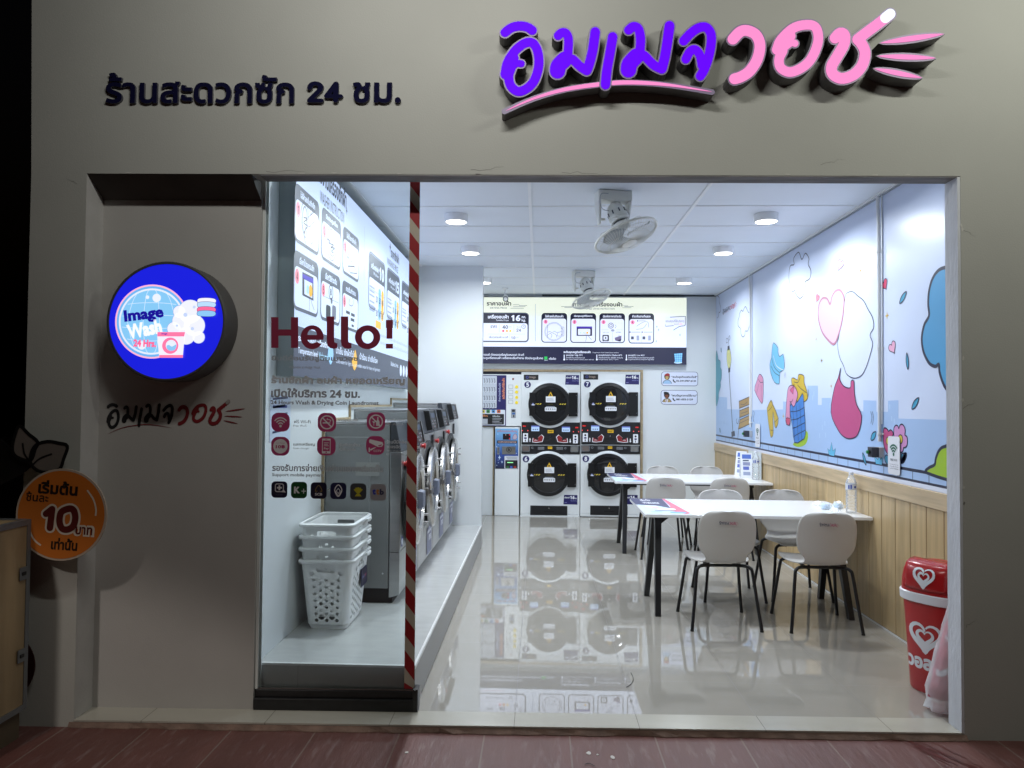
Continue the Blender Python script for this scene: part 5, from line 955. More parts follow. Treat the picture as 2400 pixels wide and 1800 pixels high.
V4.shape(V4.px(*D4((388, 790), (400, 750), (425, 748), (436, 780), (418, 804), (396, 802))), ink('B8A8B8'), redp, 0.004, 1); rr4(214, 816, 436, 850, blkp, 1); t4("COIN EXCHANGE", 224, 842, 428, 824, ink('C8A8A8'), 2, 0.03)
rr4(270, 882, 418, 972, steel, 1); V4.circ(V4.px(*D4((344, 920)))[0], 0.034, 0.007, blkp, 2, 24); t4("B", 332, 936, 358, 904, blkp, 2, 0.03); rr4(214, 888, 240, 972, steel, 1, 0.003); rr4(222, 900, 232, 960, ink('5A6070'), 2, 0.004)
for x, y, s in ((240, 1005, 0.035), (268, 1055, 0.022), (222, 745, 0.014), (208, 885, 0.015), (228, 860, 0.01), (418, 862, 0.012), (438, 670, 0.01), (228, 1062, 0.01), (210, 1092, 0.012), (430, 960, 0.014), (225, 1035, 0.008)): star(V4, V4.px(*D4((x, y)))[0], s, ink('C8DCF4'), 1)
rr4(296, 988, 444, 1130, ink('D4D8E0'), 2, 0.006); rr4(304, 1034, 440, 1126, blkp, 3, 0.008); rr4(326, 1056, 392, 1066, lit('A0FFB0', 1.0), 4, 0.003)
for k in range(3): rr4(312+k*8, 998+11*k, 438, 1003+11*k, ink('404854'), 3)
for x, cc in ((330, '2C6A38'), (371, '4060B8'), (411, 'A03028')): rr4(x-13, 1100, x+13, 1124, ink(cc), 4, 0.003)
V4.build('front_graphic', bd_)
m = MB(); a, b, c, d = b4(160, 1640, 178, 668); m.box(a, YB-0.028, 0.003, c, YB+0.1, d, woodt); e_ = b4(-80, 678, 178, 664); m.box(XO0+0.012, YB-0.028, d+0.0005, c, YB+0.1, e_[3], woodt); m.build('alcove_trim', rw)
m = MB(); m.box(XO0+0.002, YB-0.012, 0.003, a-0.001, YB+0.02, d-0.001, paint_in); m.build('infill_board', rw)

# notices on the rear wall
NQ = cr(1530, 860, 0.06027)
for k, (y0, y1, x0, x1, l) in enumerate(((180, 745, 318, 1765, 'rounded white phone notice with a red capped figure, upper of two on the rear wall'), (900, 1465, 300, 1745, 'rounded white phone notice with a dark haired figure, lower of two on the rear wall'))):
    a = Art((0, YB, 0), (0, -1, 0), (1, 0, 0), base=0.0035, step=0.0006); nb = lambda xa, ya, xb, yb: [v for p in a.px(*NQ((xa, yb), (xb, ya))) for v in p]
    b = nb(x0, y0, x1, y1); prism(a.mb, [rrect(b[0], b[1], b[2], b[3], 0.045)], lambda u, v, n: a.w((u, v), n+0.001), 0.003, ink('DADFF0')); a.frame(b[0]+0.006, b[1]+0.006, b[2]-0.006, b[3]-0.006, 0.04, 0.006, ink('262B45'), 1)
    dx, dy = (0, 0) if k == 0 else (-10, 718); sh = lambda pts, mm, L, n=4: a.shape(a.px(*NQ(*[(x+dx, y+dy) for x, y in pts])), mm, None, L=L, n=n)
    sh([(385, 645), (430, 560), (520, 515), (610, 515), (690, 570), (730, 650)], ink('9CC0E0' if k == 0 else 'A08858'), 1, 3); a.line(smooth_line(a.px(*NQ((385+dx, 645+dy), (430+dx, 555+dy), (520+dx, 512+dy), (610+dx, 512+dy), (690+dx, 565+dy), (730+dx, 650+dy))), 3), 0.006, ink('262B45'), 2)
    sh([(455, 330), (650, 330), (635, 460), (560, 500), (470, 460)], ink('1A1414'), 2); sh([(490, 370), (600, 365), (610, 430), (570, 490), (520, 490), (492, 440)], ink('C8A868' if k == 0 else '7A4428'), 3)
    sh([(450, 340), (475, 290), (560, 248), (640, 270), (655, 330), (610, 372), (580, 350)] if k == 0 else [(440, 330), (440, 260), (520, 250), (620, 280), (630, 330), (600, 350), (480, 350)], ink('A02C30' if k == 0 else '16141C'), 4)
    if k: sh([(500, 545), (548, 560), (600, 540), (580, 648), (520, 648)], ink('E8E8EC'), 3, 2); sh([(536, 570), (564, 570), (560, 648), (540, 648)], ink('702030'), 4, 1)
    T = ('“สนใจธุรกิจแฟรนไชส์”', '02-249-0987 #120') if k == 0 else ('“พบปัญหาการใช้งาน”', '081-055-3129'); b = nb(718+dx, 345+dy, 1725+dx, 450+dy); a.text(T[0], *b, ink('14182E'), 1, 0.03); b = nb(910+dx, 512+dy, (1680 if k == 0 else 1570)+dx, 582+dy); a.text(T[1], *b, ink('14182E'), 1, 0.04)
    a.line(smooth_line(a.px(*NQ((800+dx, 485+dy), (800+dx, 530+dy), (840+dx, 580+dy), (888+dx, 588+dy))), 4), 0.016, ink('14182E'), 1)
    tag(a.build('phone_notice'), l, 'notice')

# CCTV camera under the ceiling
q = hit(1184, 699, (0, 9.6, 0), Vector((0, 1, 0))); t = thing('cctv_camera', 'small white bullet security camera with a black lens under the ceiling', 'camera', (q.x, q.y, ZC), local=True); BASE[t.name] = Matrix(); dz = q.z-ZC
m = MB(); m.lathe((0, 0, -0.001), (0, 0, -1), [(0.035, 0), (0.035, 0.012), (0.014, 0.02)], white, 20); m.tube([(0, 0, -0.015), (0, 0, -0.05), (0, 0.01, dz+0.02)], 0.011, white, 10); m.build('bracket', t, smooth=True)
m = MB(); ax = Vector((0.05, -1, -0.30)); m.lathe((0, 0.10, dz+0.03), ax, [(0.02, 0), (0.034, 0.02), (0.036, 0.16), (0.034, 0.175)], white, 24); m.build('body', t, smooth=True)
m = MB(); c_ = Vector((0, 0.10, dz+0.03))+ax.normalized()*0.176; m.lathe(c_, ax, [(0.036, -0.012), (0.036, 0.0), (0.030, 0.004), (0.026, -0.002)], blackm, 24); m.build('lens', t, smooth=True)

# ceiling fans
def fan(px, py, rz, label):
    p = onz(px, py, ZC); t = thing('ceiling_fan', label, 'fan', (p.x, p.y, ZC), rz, group='orbit fans under the ceiling', local=True); BASE[t.name] = Matrix()
    cream = mat('fan_plastic', (0.80, 0.81, 0.75), 0.35); 
    m = MB(); m.box(-0.125, -0.06, -0.075, 0.125, 0.06, -0.001, cream)
    for s in (-1, 1): m.hexa([(s*0.100, -0.055, -0.074), (s*0.100, 0.055, -0.074), (s*0.1249, 0.055, -0.074), (s*0.1249, -0.055, -0.074)][::s], [(s*0.092, -0.024, -0.24), (s*0.092, 0.024, -0.24), (s*0.112, 0.024, -0.24), (s*0.112, -0.024, -0.24)][::s], cream)
    m.build('mount', t, bevel=0.012, seg=3)
    m = MB(); ax = Vector((0.30, -0.30, -1)).normalized(); c = Vector((0, 0, -0.085)); m.lathe(c, ax, [(0.022, 0), (0.052, 0.022), (0.066, 0.07), (0.069, 0.125), (0.066, 0.15)], cream, 28); m.lathe(c, ax, [(0.05, 0.151), (0.05, 0.165)], MATS['box_dark'], 20); m.lathe(c, ax, [(0.06, 0.166), (0.056, 0.20), (0.03, 0.215)], cream, 28); mo = m.build('motor', t, smooth=True)
    m = MB(); m.lathe(c, ax, [(0.0675, 0.10), (0.072, 0.102), (0.072, 0.125), (0.0675, 0.127)], cream, 28, False, False); m.cyl((-0.105, 0, -0.205), (-0.06, 0, -0.2), 0.009, cream, 8); m.cyl((0.105, 0, -0.205), (0.06, 0, -0.2), 0.009, cream, 8); m.build('gimbal', t, smooth=True)
    m = MB(); e1 = ax.orthogonal().normalized(); e2 = ax.cross(e1)
    for i in range(9):
        a = 2*PI*i/9
        d = e1*math.cos(a)+e2*math.sin(a); s = ax.cross(d); q = c+d*0.0665+ax*0.085; m.hexa([q-s*0.004-ax*0.015, q+s*0.004-ax*0.015, q+s*0.004+ax*0.012, q-s*0.004+ax*0.012], [v+d*0.004 for v in (q-s*0.004-ax*0.015, q+s*0.004-ax*0.015, q+s*0.004+ax*0.012, q-s*0.004+ax*0.012)], MATS['box_dark'])
    m.build('vent_slots', mo)
    g = c+ax*0.262; RG = 0.228; wire = mat('fan_wire', (0.76, 0.77, 0.72), 0.4)
    m = MB(); ring = lambda r, h, n=40: [g+ax*h+e1*(r*math.cos(2*PI*i/n))+e2*(r*math.sin(2*PI*i/n)) for i in range(n)]
    m.tube(ring(RG, 0), 0.009, cream, 8, True)
    gr_ = m.build('guard_rim', t, smooth=True); m = MB()
    for i in range(64):
        a = 2*PI*i/64; d = e1*math.cos(a)+e2*math.sin(a); d2 = e1*math.cos(a+0.22)+e2*math.sin(a+0.22)
        m.tube([g+d*RG, g+d*0.205+ax*0.028, g+d2*0.13+ax*0.055, g+d2*0.055+ax*0.062], 0.0019, wire, 4)
    for i in range(12):
        a = 2*PI*i/12; d = e1*math.cos(a)+e2*math.sin(a); m.tube([g+d*RG, g+d*0.20-ax*0.035, g+d*0.12-ax*0.06, g+d*0.055-ax*0.062], 0.0022, wire, 4)
    m.tube(ring(0.15, 0.05), 0.0016, wire, 4, True); m.build('guard', t)
    m = MB(); m.lathe(g, ax, [(0.055, 0.058), (0.055, 0.066), (0.035, 0.072)], cream, 24); m.build('guard_cap', t, smooth=True)
    for i in range(3):
        a = 2*PI*i/3+0.5; m = MB(); rows = []
        for k in range(6):
            f_ = k/5; r0 = 0.03+0.165*f_; wv = 0.035+0.05*math.sin(PI*min(1, f_*0.9+0.1)); row = []
            for s in np.linspace(-1, 1, 5): an = a+s*wv/max(r0, 0.05)*0.9; row.append(g+(e1*math.cos(an)+e2*math.sin(an))*r0+ax*(s*0.022))
            rows.append(row)
        n = len(m.v); m.add([p for r in rows for p in r], [(k*5+j, k*5+j+1, (k+1)*5+j+1, (k+1)*5+j) for k in range(5) for j in range(4)], mat('fan_blade', (0.52, 0.56, 0.58), 0.35)); m.build('blade', t, smooth=True, solid=0.003)
    m = MB(); m.tube(smooth_line_3([(-0.05, -0.055, -0.03), (-0.12, -0.10, -0.05), (-0.13, -0.11, -0.12), (-0.10, -0.08, -0.15), (-0.045, -0.045, -0.15)]), 0.003, MATS['box_grey'], 6); m.build('power_cord', t)
def smooth_line_3(P, n=5):
    P = [Vector(p) for p in P]; o = []
    for i in range(len(P)-1):
        a, b, c, d = P[max(i-1, 0)], P[i], P[i+1], P[min(i+2, len(P)-1)]
        for k in range(n):
            t = k/n; o.append(0.5*((2*b)+(c-a)*t+(2*a-5*b+4*c-d)*t*t+(3*b-a-3*c+d)*t**3))
    return o+[P[-1]]
fan(1437, 450, 0.22, 'cream orbit fan hanging from the ceiling nearest the entrance'); fan(1367.7, 635, 0.22, 'cream orbit fan hanging in front of the dryer sign')

# ================================================================== WASHERS
blu = ink('2A3C9A'); gask = mat('rubber_gasket', (0.012, 0.012, 0.012), 0.5); sidem = mat('washer_side_grey', (0.24, 0.25, 0.255), 0.45, var=0.08, vscale=3); front_s = mat('washer_front_steel', (0.50, 0.50, 0.50), 0.30, 1.0, var=0.1, vscale=3, stretch=(1, 1, 6))
def washer(y0, w, h, label):
    t = thing('washing_machine', label, 'washing machine', (-0.92, y0+w/2, 0.215), group='washers on the plinth', local=True); BASE[t.name] = Matrix(); hw = w/2-0.004
    m = MB(); m.box(-0.505, -hw, 0.10, -0.075, hw, h-0.02, sidem); m.box(-0.504, -hw+0.035, 0.16, -0.2, -hw-0.003, h-0.1, sidem); m.build('body', t, bevel=0.006)
    m = MB(); m.box(-0.50, -hw+0.03, 0.0, -0.05, hw-0.03, 0.099, mat('toe_kick', (0.015, 0.015, 0.016), 0.6)); m.build('toe_kick', t)
    m = MB(); pts = lambda y: [(-0.07, y, 0.04), (0.0, y, 0.06), (0.0, y, 0.34), (-0.07, y, 0.34)]; m.hexa(pts(-hw), pts(hw), front_s); m.build('kick_panel', t, bevel=0.004)
    m = MB(); m.hexa([(-0.07, -hw, 0.344), (0.0, -hw, 0.344), (0.006, -hw, h-0.20), (-0.07, -hw, h-0.20)], [(-0.07, hw, 0.344), (0.0, hw, 0.344), (0.006, hw, h-0.20), (-0.07, hw, h-0.20)], front_s); m.build('front_panel', t, bevel=0.004)
    m = MB(); m.hexa([(-0.07, -hw, h-0.197), (0.004, -hw, h-0.197), (-0.035, -hw, h), (-0.07, -hw, h)], [(-0.07, hw, h-0.197), (0.004, hw, h-0.197), (-0.035, hw, h), (-0.07, hw, h)], mat('control_grey', (0.05, 0.055, 0.065), 0.4)); cp = m.build('control_panel', t, bevel=0.004)
    m = MB(); m.hexa([(-0.03, 0.02, h-0.185), (0.045, 0.02, h-0.165), (0.012, 0.02, h-0.012), (-0.04, 0.02, h-0.012)], [(-0.03, hw-0.05, h-0.185), (0.045, hw-0.05, h-0.165), (0.012, hw-0.05, h-0.012), (-0.04, hw-0.05, h-0.012)], blackm); m.build('keypad', cp, bevel=0.004)
    ka = Art((0.045, 0.02, h-0.165), (0.153, 0, 0.033), (0, 1, 0), (-0.033, 0, 0.153), base=0.0015, step=0.0006); kw = hw-0.07
    ka.rect(kw*0.12, 0.095, kw*0.88, 0.135, lit('40506A', 0.5), 1, 0.004)
    for r_ in range(3):
        for c_ in range(4): ka.disc((kw*(0.2+0.2*c_), 0.02+0.024*r_), 0.007, wpr if (r_+c_) % 3 else redp, 1, 10)
    ka.build('keypad_print', cp)
    sa = Art((-0.0709, 0, 0), (0, -1, 0), (1, 0, 0)); m = MB()
    for z_ in (0.20, 0.75, h-0.12):
        for x_ in (-0.48, -0.11): m.cyl((x_, -hw-0.0005, z_), (x_, -hw-0.004, z_), 0.006, chrome, 8)
    m.box(-0.30, -hw-0.0035, h-0.36, -0.14, -hw-0.0031, h-0.27, ink('9A9C9A')); m.build('side_screws', t)
    m = MB(); m.hexa([(-0.02, hw-0.049, h-0.185), (0.055, hw-0.049, h-0.165), (0.022, hw-0.049, h-0.01), (-0.03, hw-0.049, h-0.01)], [(-0.02, hw-0.03, h-0.185), (0.055, hw-0.03, h-0.165), (0.022, hw-0.03, h-0.01), (-0.03, hw-0.03, h-0.01)], front_s); m.build('keypad_cheek', cp)
    m = MB(); m.box(-0.52, -hw, h-0.02, -0.071, hw, h-0.001, front_s); m.build('top', t, bevel=0.004)
    cz = 0.69; dr = 0.365
    m = MB(); m.lathe((0.0, 0, cz), (1, 0, 0), [(dr*0.92, 0.003), (dr*0.92, 0.022), (dr*0.86, 0.03), (dr*0.70, 0.02)], gask, 56, True, False); m.build('gasket', t, smooth=True)
    m = MB(); ty = 0.045; dc = (0.045, ty, cz-0.045); m.lathe(dc, (1, 0.04, 0), [(0.325, -0.012), (0.325, 0.014), (0.31, 0.024), (0.215, 0.030), (0.205, 0.012)], chrome_d, 64, True, False); d = m.build('door', t, smooth=True)
    m = MB(); m.lathe(dc, (1, 0.04, 0), [(0.212, 0.013), (0.18, -0.005), (0.1, -0.02)], mat('door_bowl', (0.35, 0.33, 0.30), 0.15, 0.9), 40, False, True); m.build('window', d, smooth=True)
    m = MB(); m.box(0.03, -0.33, cz-0.075, 0.065, -0.255, cz-0.015, steel); m.hexa([(0.07, -0.28, cz-0.07), (0.07, -0.13, cz-0.075), (0.07, -0.13, cz-0.025), (0.07, -0.28, cz-0.03)], [(0.085, -0.28, cz-0.07), (0.085, -0.13, cz-0.075), (0.085, -0.13, cz-0.025), (0.085, -0.28, cz-0.03)], steel); m.build('handle', d, bevel=0.004)
    m = MB(); m.hexa([(0.075, -0.12, cz-0.10), (0.075, 0.0, cz-0.10), (0.075, 0.0, cz+0.03), (0.075, -0.12, cz+0.03)], [(0.115, -0.11, cz-0.09), (0.115, -0.01, cz-0.09), (0.115, -0.01, cz+0.02), (0.115, -0.11, cz+0.02)], mat('latch_blue', (0.15, 0.17, 0.23), 0.4)); m.build('latch_cover', d, bevel=0.006)
    m = MB()
    for z in (cz+0.16, cz+0.10, cz-0.20, cz-0.26): m.cyl((0.02, 0.325, z), (0.085, 0.325, z), 0.010, chrome, 10); m.cyl((0.03, 0.28, z), (0.03, 0.345, z), 0.008, chrome, 8)
    m.build('hinge', d, smooth=True)
    m = MB(); m.lathe((0.004, -hw+0.10, h-0.285), (1, 0, 0), [(0.016, 0), (0.012, 0.012), (0.021, 0.016), (0.021, 0.026), (0.014, 0.031)], mat('red_stop', (0.45, 0.02, 0.02), 0.35), 18); m.build('stop_button', t, smooth=True)
    m = MB(); m.box(0.003, hw-0.14, h-0.33, 0.016, hw-0.05, h-0.22, blackm); m.build('coin_slot', t, bevel=0.003)
    a = Art((0, 0, 0), (1, 0, 0), (0, 1, 0), base=0.0025, step=0.0006); a.disc((-hw+0.07, 0.40), 0.034, blu, 1, 22); a.disc((-hw+0.07, 0.40), 0.024, wpr, 2, 20); a.build('number_badge', t)
    a = Art((0, 0, 0), (1, 0, 0), (0, 1, 0), base=0.0025, step=0.0006); a.rect(0.05, 0.08, hw-0.06, 0.30, ink('777A90'), 1); a.text("เครื่องซักผ้า", 0.07, 0.25, hw-0.08, 0.28, wpr, 2, 0.03); a.text("กก.", 0.16, 0.18, hw-0.08, 0.23, wpr, 2, 0.03); a.build('capacity_sticker', t)
chrome_d = mat('door_steel', (0.58, 0.57, 0.55), 0.24, 1.0, var=0.06, vscale=6)
washer(4.862, 0.745, 1.205, 'steel front load washer nearest the glass, its grey side facing the street'); washer(5.622, 0.745, 1.282, 'steel front load washer just beyond the red striped glass edge'); washer(6.38, 0.75, 1.284, 'steel front load washer between its equal neighbour and the taller end one'); washer(7.145, 0.755, 1.335, 'tallest steel front load washer at the far end by the pillar wall')
m = MB(); tr = lambda a, b: m.tube if False else None
def wallbar(m, y0, z0, y1, z1): m.box(XL+0.0005, min(y0, y1)-0.009, min(z0, z1)-0.009, XL+0.016, max(y0, y1)+0.009, max(z0, z1)+0.009, woodt)
wallbar(m, 4.80, 0.225, 4.80, 1.43); wallbar(m, 4.8181, 1.43, 5.47, 1.43); wallbar(m, 5.47, 1.4482, 5.47, 1.52); wallbar(m, 5.4881, 1.52, 7.0, 1.52); wallbar(m, 7.0, 1.5382, 7.0, 1.585); wallbar(m, 7.0181, 1.585, 8.03, 1.585); m.build('recess_trim', bpy.data.objects['left_wall'])

# ================================================================== GLASS FRONT
GN = -0.176; UG0, UG1 = 0.835, 1.627
gw = thing('glass_panel', 'fixed glass panel with Hello lettering and a red striped right edge', 'window', tuple(FW(1.2, GN, 0)))
gl_ = glass('window_glass', (0.945, 0.975, 0.972), 0.8)
m = MB(); fbox(m, UG0, GN-0.008, 0.105, UG1, GN, 2.95, gl_); m.build('pane', gw)
m = MB(); fbox(m, UG0-0.012, GN-0.03, 0.001, UG1+0.004, GN+0.034, 0.062, blackm); fbox(m, UG0-0.008, GN-0.02, 0.0625, UG1+0.002, GN+0.018, 0.10, blackm); m.build('base_rail', gw, bevel=0.004)
m = MB(); fbox(m, UG0, GN-0.016, 0.1005, UG1-0.004, GN+0.009, 0.1045, steel); m.build('channel', gw)
m = MB(); fbox(m, UG0-0.014, GN-0.02, 0.1005, UG0-0.0005, GN+0.012, 2.80, mat('frame_alu', (0.62, 0.64, 0.62), 0.45)); fbox(m, UG0-0.0004, GN-0.012, 0.105, UG0+0.010, GN-0.0085, 2.80, mat('silicone', (0.62, 0.65, 0.65), 0.5)); m.build('side_channel', gw)
m = MB(); fbox(m, UG1-0.004, GN-0.040, 0.001, UG1+0.022, GN+0.034, 0.115, mat('rail_cap', (0.03, 0.03, 0.03), 0.35)); m.build('rail_end_cap', gw, bevel=0.003)
G = Art(FW(0, GN, 0), EN, EU, base=0.0006, step=0.0003)
# tape strip
tl, tr_ = UG1-0.052, UG1-0.0005; tan_ = mat('tape_tan', (0.46, 0.40, 0.32), 0.5); tred = mat('tape_red', (0.30, 0.010, 0.014), 0.45); G.rect(tl, 0.107, tr_, 2.94, tan_, 0)
w_ = tr_-tl; z = 0.05; pit = 0.1635
while z < 2.95:
    q = [(tl, z+0.088), (tl, z), (tr_, z-0.066), (tr_, z+0.022)]; q = [(u, min(2.94, max(0.107, v))) for u, v in q]
    if q[0][1]-q[1][1] > 0.004 or q[3][1]-q[2][1] > 0.004: G.poly(q, tred, 1)
    z += pit
G.build('edge_tape', gw)
mag = mat('vinyl_maroon', (0.26, 0.024, 0.062), 0.5); grv = mat('vinyl_grey', (0.34, 0.34, 0.36), 0.5); grl = mat('vinyl_grey_light', (0.52, 0.52, 0.545), 0.5)
G5 = cr(590, 420, 0.28934); G6 = cr(590, 880, 0.21705)
def gtext(name, items):
    a = Art(FW(0, GN, 0), EN, EU, base=0.0006, step=0.0003)
    for (t, c, x0, y0, x1, y1, mm, b) in items: (p, q) = a.px(*c((x0, y1), (x1, y0))); a.text(t, p[0], p[1], q[0], q[1], mm, 1, b)
    return a.build(name, gw)
a = Art(FW(0, GN, 0), EN, EU, base=0.0006, step=0.0003); hl = []
def rc_(x0, y0, x1, y1): hl.append(ccw(a.px(*G5((x0, y0), (x1, y0), (x1, y1), (x0, y1)))))
rc_(158, 1118, 217, 1367); rc_(318, 1118, 377, 1367); rc_(210, 1217, 325, 1268); rc_(1087, 1140, 1144, 1205); rc_(1092, 1200, 1140, 1292); rc_(1087, 1333, 1144, 1372)
def ring_(cx, cy, rx, ry, ix, iy): hl.append(ccw(a.px(*G5(*disc((cx, cy), rx, 40, ry))))); hl.append(list(reversed(ccw(a.px(*G5(*disc((cx, cy), ix, 32, iy)))))))
ring_(939, 1280, 103, 97, 47, 51)
for x in (608, 722): rc_(x, 1112, x+60, 1310); hl.append(ccw(a.px(*G5((x, 1305), (x+60, 1305), (x+63, 1322), (x+78, 1328), (x+86, 1326), (x+86, 1368), (x+60, 1374), (x+28, 1368), (x+6, 1348)))))
e_ = [(490+93*math.cos(t), 1280+97*math.sin(t)) for t in np.linspace(0.62, 2*PI+0.10, 34)]+[(582, 1302), (452, 1302)]+[(490+42*math.cos(t), 1280+50*math.sin(t)) for t in np.linspace(2.70, 1.12, 8)]+[(530, 1318)]
hl.append(ccw(a.px(*G5(*e_)))); hl.append(list(reversed(ccw(a.px(*G5((452, 1262), (455, 1240), (470, 1222), (490, 1217), (510, 1222), (524, 1240), (528, 1262)))))))
a.loops(hl, mag, 1); a.build('hello_lettering', gw)
for it_ in [("ยินดีต้อนรับสู่อิมเมจวอช", G5, 160, 1428, 860, 1480, grv, 0.03), ("Welcome to Image Wash", G5, 300, 1512, 556, 1540, grv, 0.01), ("ร้านซักผ้า อบผ้า หยอดเหรียญ", G6, 208, 10, 1655, 100, grl, 0.045), ("เปิดให้บริการ 24 ชม.", G6, 208, 142, 1172, 236, grv, 0.04), ("24 Hours Wash & Drying Coin Laundromat", G6, 205, 276, 1372, 324, grv, 0.03),
  ("รองรับการจ่ายเงินผ่านแอพพลิเคชั่น", G6, 220, 962, 1418, 1032, grv, 0.03), ("Support mobile payment", G6, 220, 1058, 778, 1098, grv, 0.02),
  ("ฟรี Wi-Fi", G6, 456, 478, 638, 516, grv, 0.01), ("Free Wi-Fi", G6, 450, 532, 592, 554, grv, 0.0), ("แลกเหรียญ", G6, 450, 726, 682, 764, grv, 0.02), ("Coin change", G6, 450, 776, 616, 800, grv, 0.0), ("งดสูบบุหรี่", G6, 930, 462, 1150, 500, grl, 0.02), ("No smoking", G6, 930, 512, 1130, 534, grl, 0.0), ("งดดื่มสุรา", G6, 1460, 468, 1650, 500, grl, 0.02), ("No alcohol", G6, 1460, 514, 1630, 536, grl, 0.0),
  ("รับชำระผ่าน", G6, 945, 728, 1168, 766, grl, 0.02), ("QR code", G6, 945, 780, 1125, 816, grl, 0.02), ("ร้านนี้มีกล้อง", G6, 1454, 696, 1700, 734, grl, 0.02), ("วงจรปิด", G6, 1454, 752, 1610, 786, grl, 0.02), ("This shop has", G6, 1454, 804, 1640, 828, grl, 0.0), ("CCTV camera", G6, 1454, 838, 1640, 860, grl, 0.0)]: gtext('grey_lettering', [it_])
mg2 = mat('vinyl_magenta', (0.42, 0.045, 0.15), 0.5); pal = mat('vinyl_pale', (0.72, 0.69, 0.70), 0.5)
def icon(cx_, cy_, kind, half=101):
    a = Art(FW(0, GN, 0), EN, EU, base=0.0006, step=0.0003); (p, q) = a.px(*G6((cx_-half, cy_+half), (cx_+half, cy_-half))); a.rect(p[0], p[1], q[0], q[1], mg2, 1, (q[0]-p[0])*0.36); c = ((p[0]+q[0])/2, (p[1]+q[1])/2); s = (q[0]-p[0])/2
    S = lambda *pts: [(c[0]+x*s, c[1]+y*s) for x, y in pts]
    if kind == 'wifi':
        for r in (0.30, 0.55, 0.80): a.line([(c[0]+r*s*math.sin(t), c[1]-0.42*s+r*s*1.12*math.cos(t)) for t in np.linspace(-0.92, 0.92, 12)], s*0.12, pal, 2)
        a.disc(S((0, -0.42))[0], s*0.14, pal, 2, 16)
    elif kind == 'coin':
        a.disc(c, s*0.78, pal, 2, 32); a.text("10฿", *S((-0.5, -0.25))[0], *S((0.5, 0.15))[0], mg2, 3, 0.04); a.text("Coin Change", *S((-0.48, 0.28))[0], *S((0.48, 0.40))[0], mg2, 3, 0.0)
    elif kind == 'phone':
        a.rect(*S((-0.46, -0.8))[0], *S((0.46, 0.8))[0], pal, 2, s*0.05); a.rect(*S((-0.38, -0.55))[0], *S((0.38, 0.6))[0], mg2, 3); a.text("Pay", *S((-0.26, -0.42))[0], *S((0.26, -0.15))[0], pal, 4, 0.03); a.disc(S((0, -0.67))[0], s*0.08, mg2, 3, 12); a.rect(*S((-0.12, 0.66))[0], *S((0.12, 0.71))[0], mg2, 3)
        for k in range(3): a.rect(*S((-0.26, 0.0+0.16*k))[0], *S((0.26-0.1*(k % 2), 0.06+0.16*k))[0], pal, 4)
    elif kind == 'cctv':
        a.poly(S((-0.7, 0.5), (-0.6, 0.68), (0.75, 0.36), (0.86, 0.12), (0.7, -0.12), (0.3, -0.16), (-0.66, 0.3)), pal, 2); a.poly(S((0.26, 0.0), (0.72, 0.14), (0.66, -0.02), (0.4, -0.08)), mg2, 3); a.rect(*S((-0.72, -0.7))[0], *S((-0.6, -0.24))[0], pal, 2); a.poly(S((-0.6, -0.42), (-0.1, -0.2), (0.1, -0.2), (-0.5, -0.56)), pal, 2); a.text("CCTV", *S((-0.2, -0.7))[0], *S((0.66, -0.46))[0], pal, 2, 0.02)
    else:
        a.circ(c, s*0.70, s*0.13, pal, 2, 32)
        if kind == 'smoke': a.rect(*S((-0.46, -0.12))[0], *S((0.2, 0.0))[0], pal, 2); a.rect(*S((0.25, -0.12))[0], *S((0.36, 0.0))[0], pal, 2); a.line(smooth_line(S((0.3, 0.08), (0.42, 0.2), (0.2, 0.3), (0.0, 0.3), (0.05, 0.45)), 4), s*0.07, pal, 2)
        else: a.poly(S((0.02, -0.45), (0.38, -0.45), (0.38, 0.02), (0.26, 0.2), (0.26, 0.5), (0.14, 0.5), (0.14, 0.2), (0.02, 0.02)), pal, 2); a.poly(S((-0.42, 0.02), (-0.05, 0.02), (-0.22, -0.22)), pal, 2); a.rect(*S((-0.25, -0.45))[0], *S((-0.2, -0.2))[0], pal, 2)
        a.line(S((-0.48, 0.48), (0.48, -0.48)), s*0.13, pal, 4)
    a.build('icon_sticker', gw)
for x, y, k in ((312, 504, 'wifi'), (813, 506, 'smoke'), (1342, 498, 'drink'), (310, 764, 'coin'), (806, 762, 'phone'), (1336, 756, 'cctv')): icon(x, y, k)
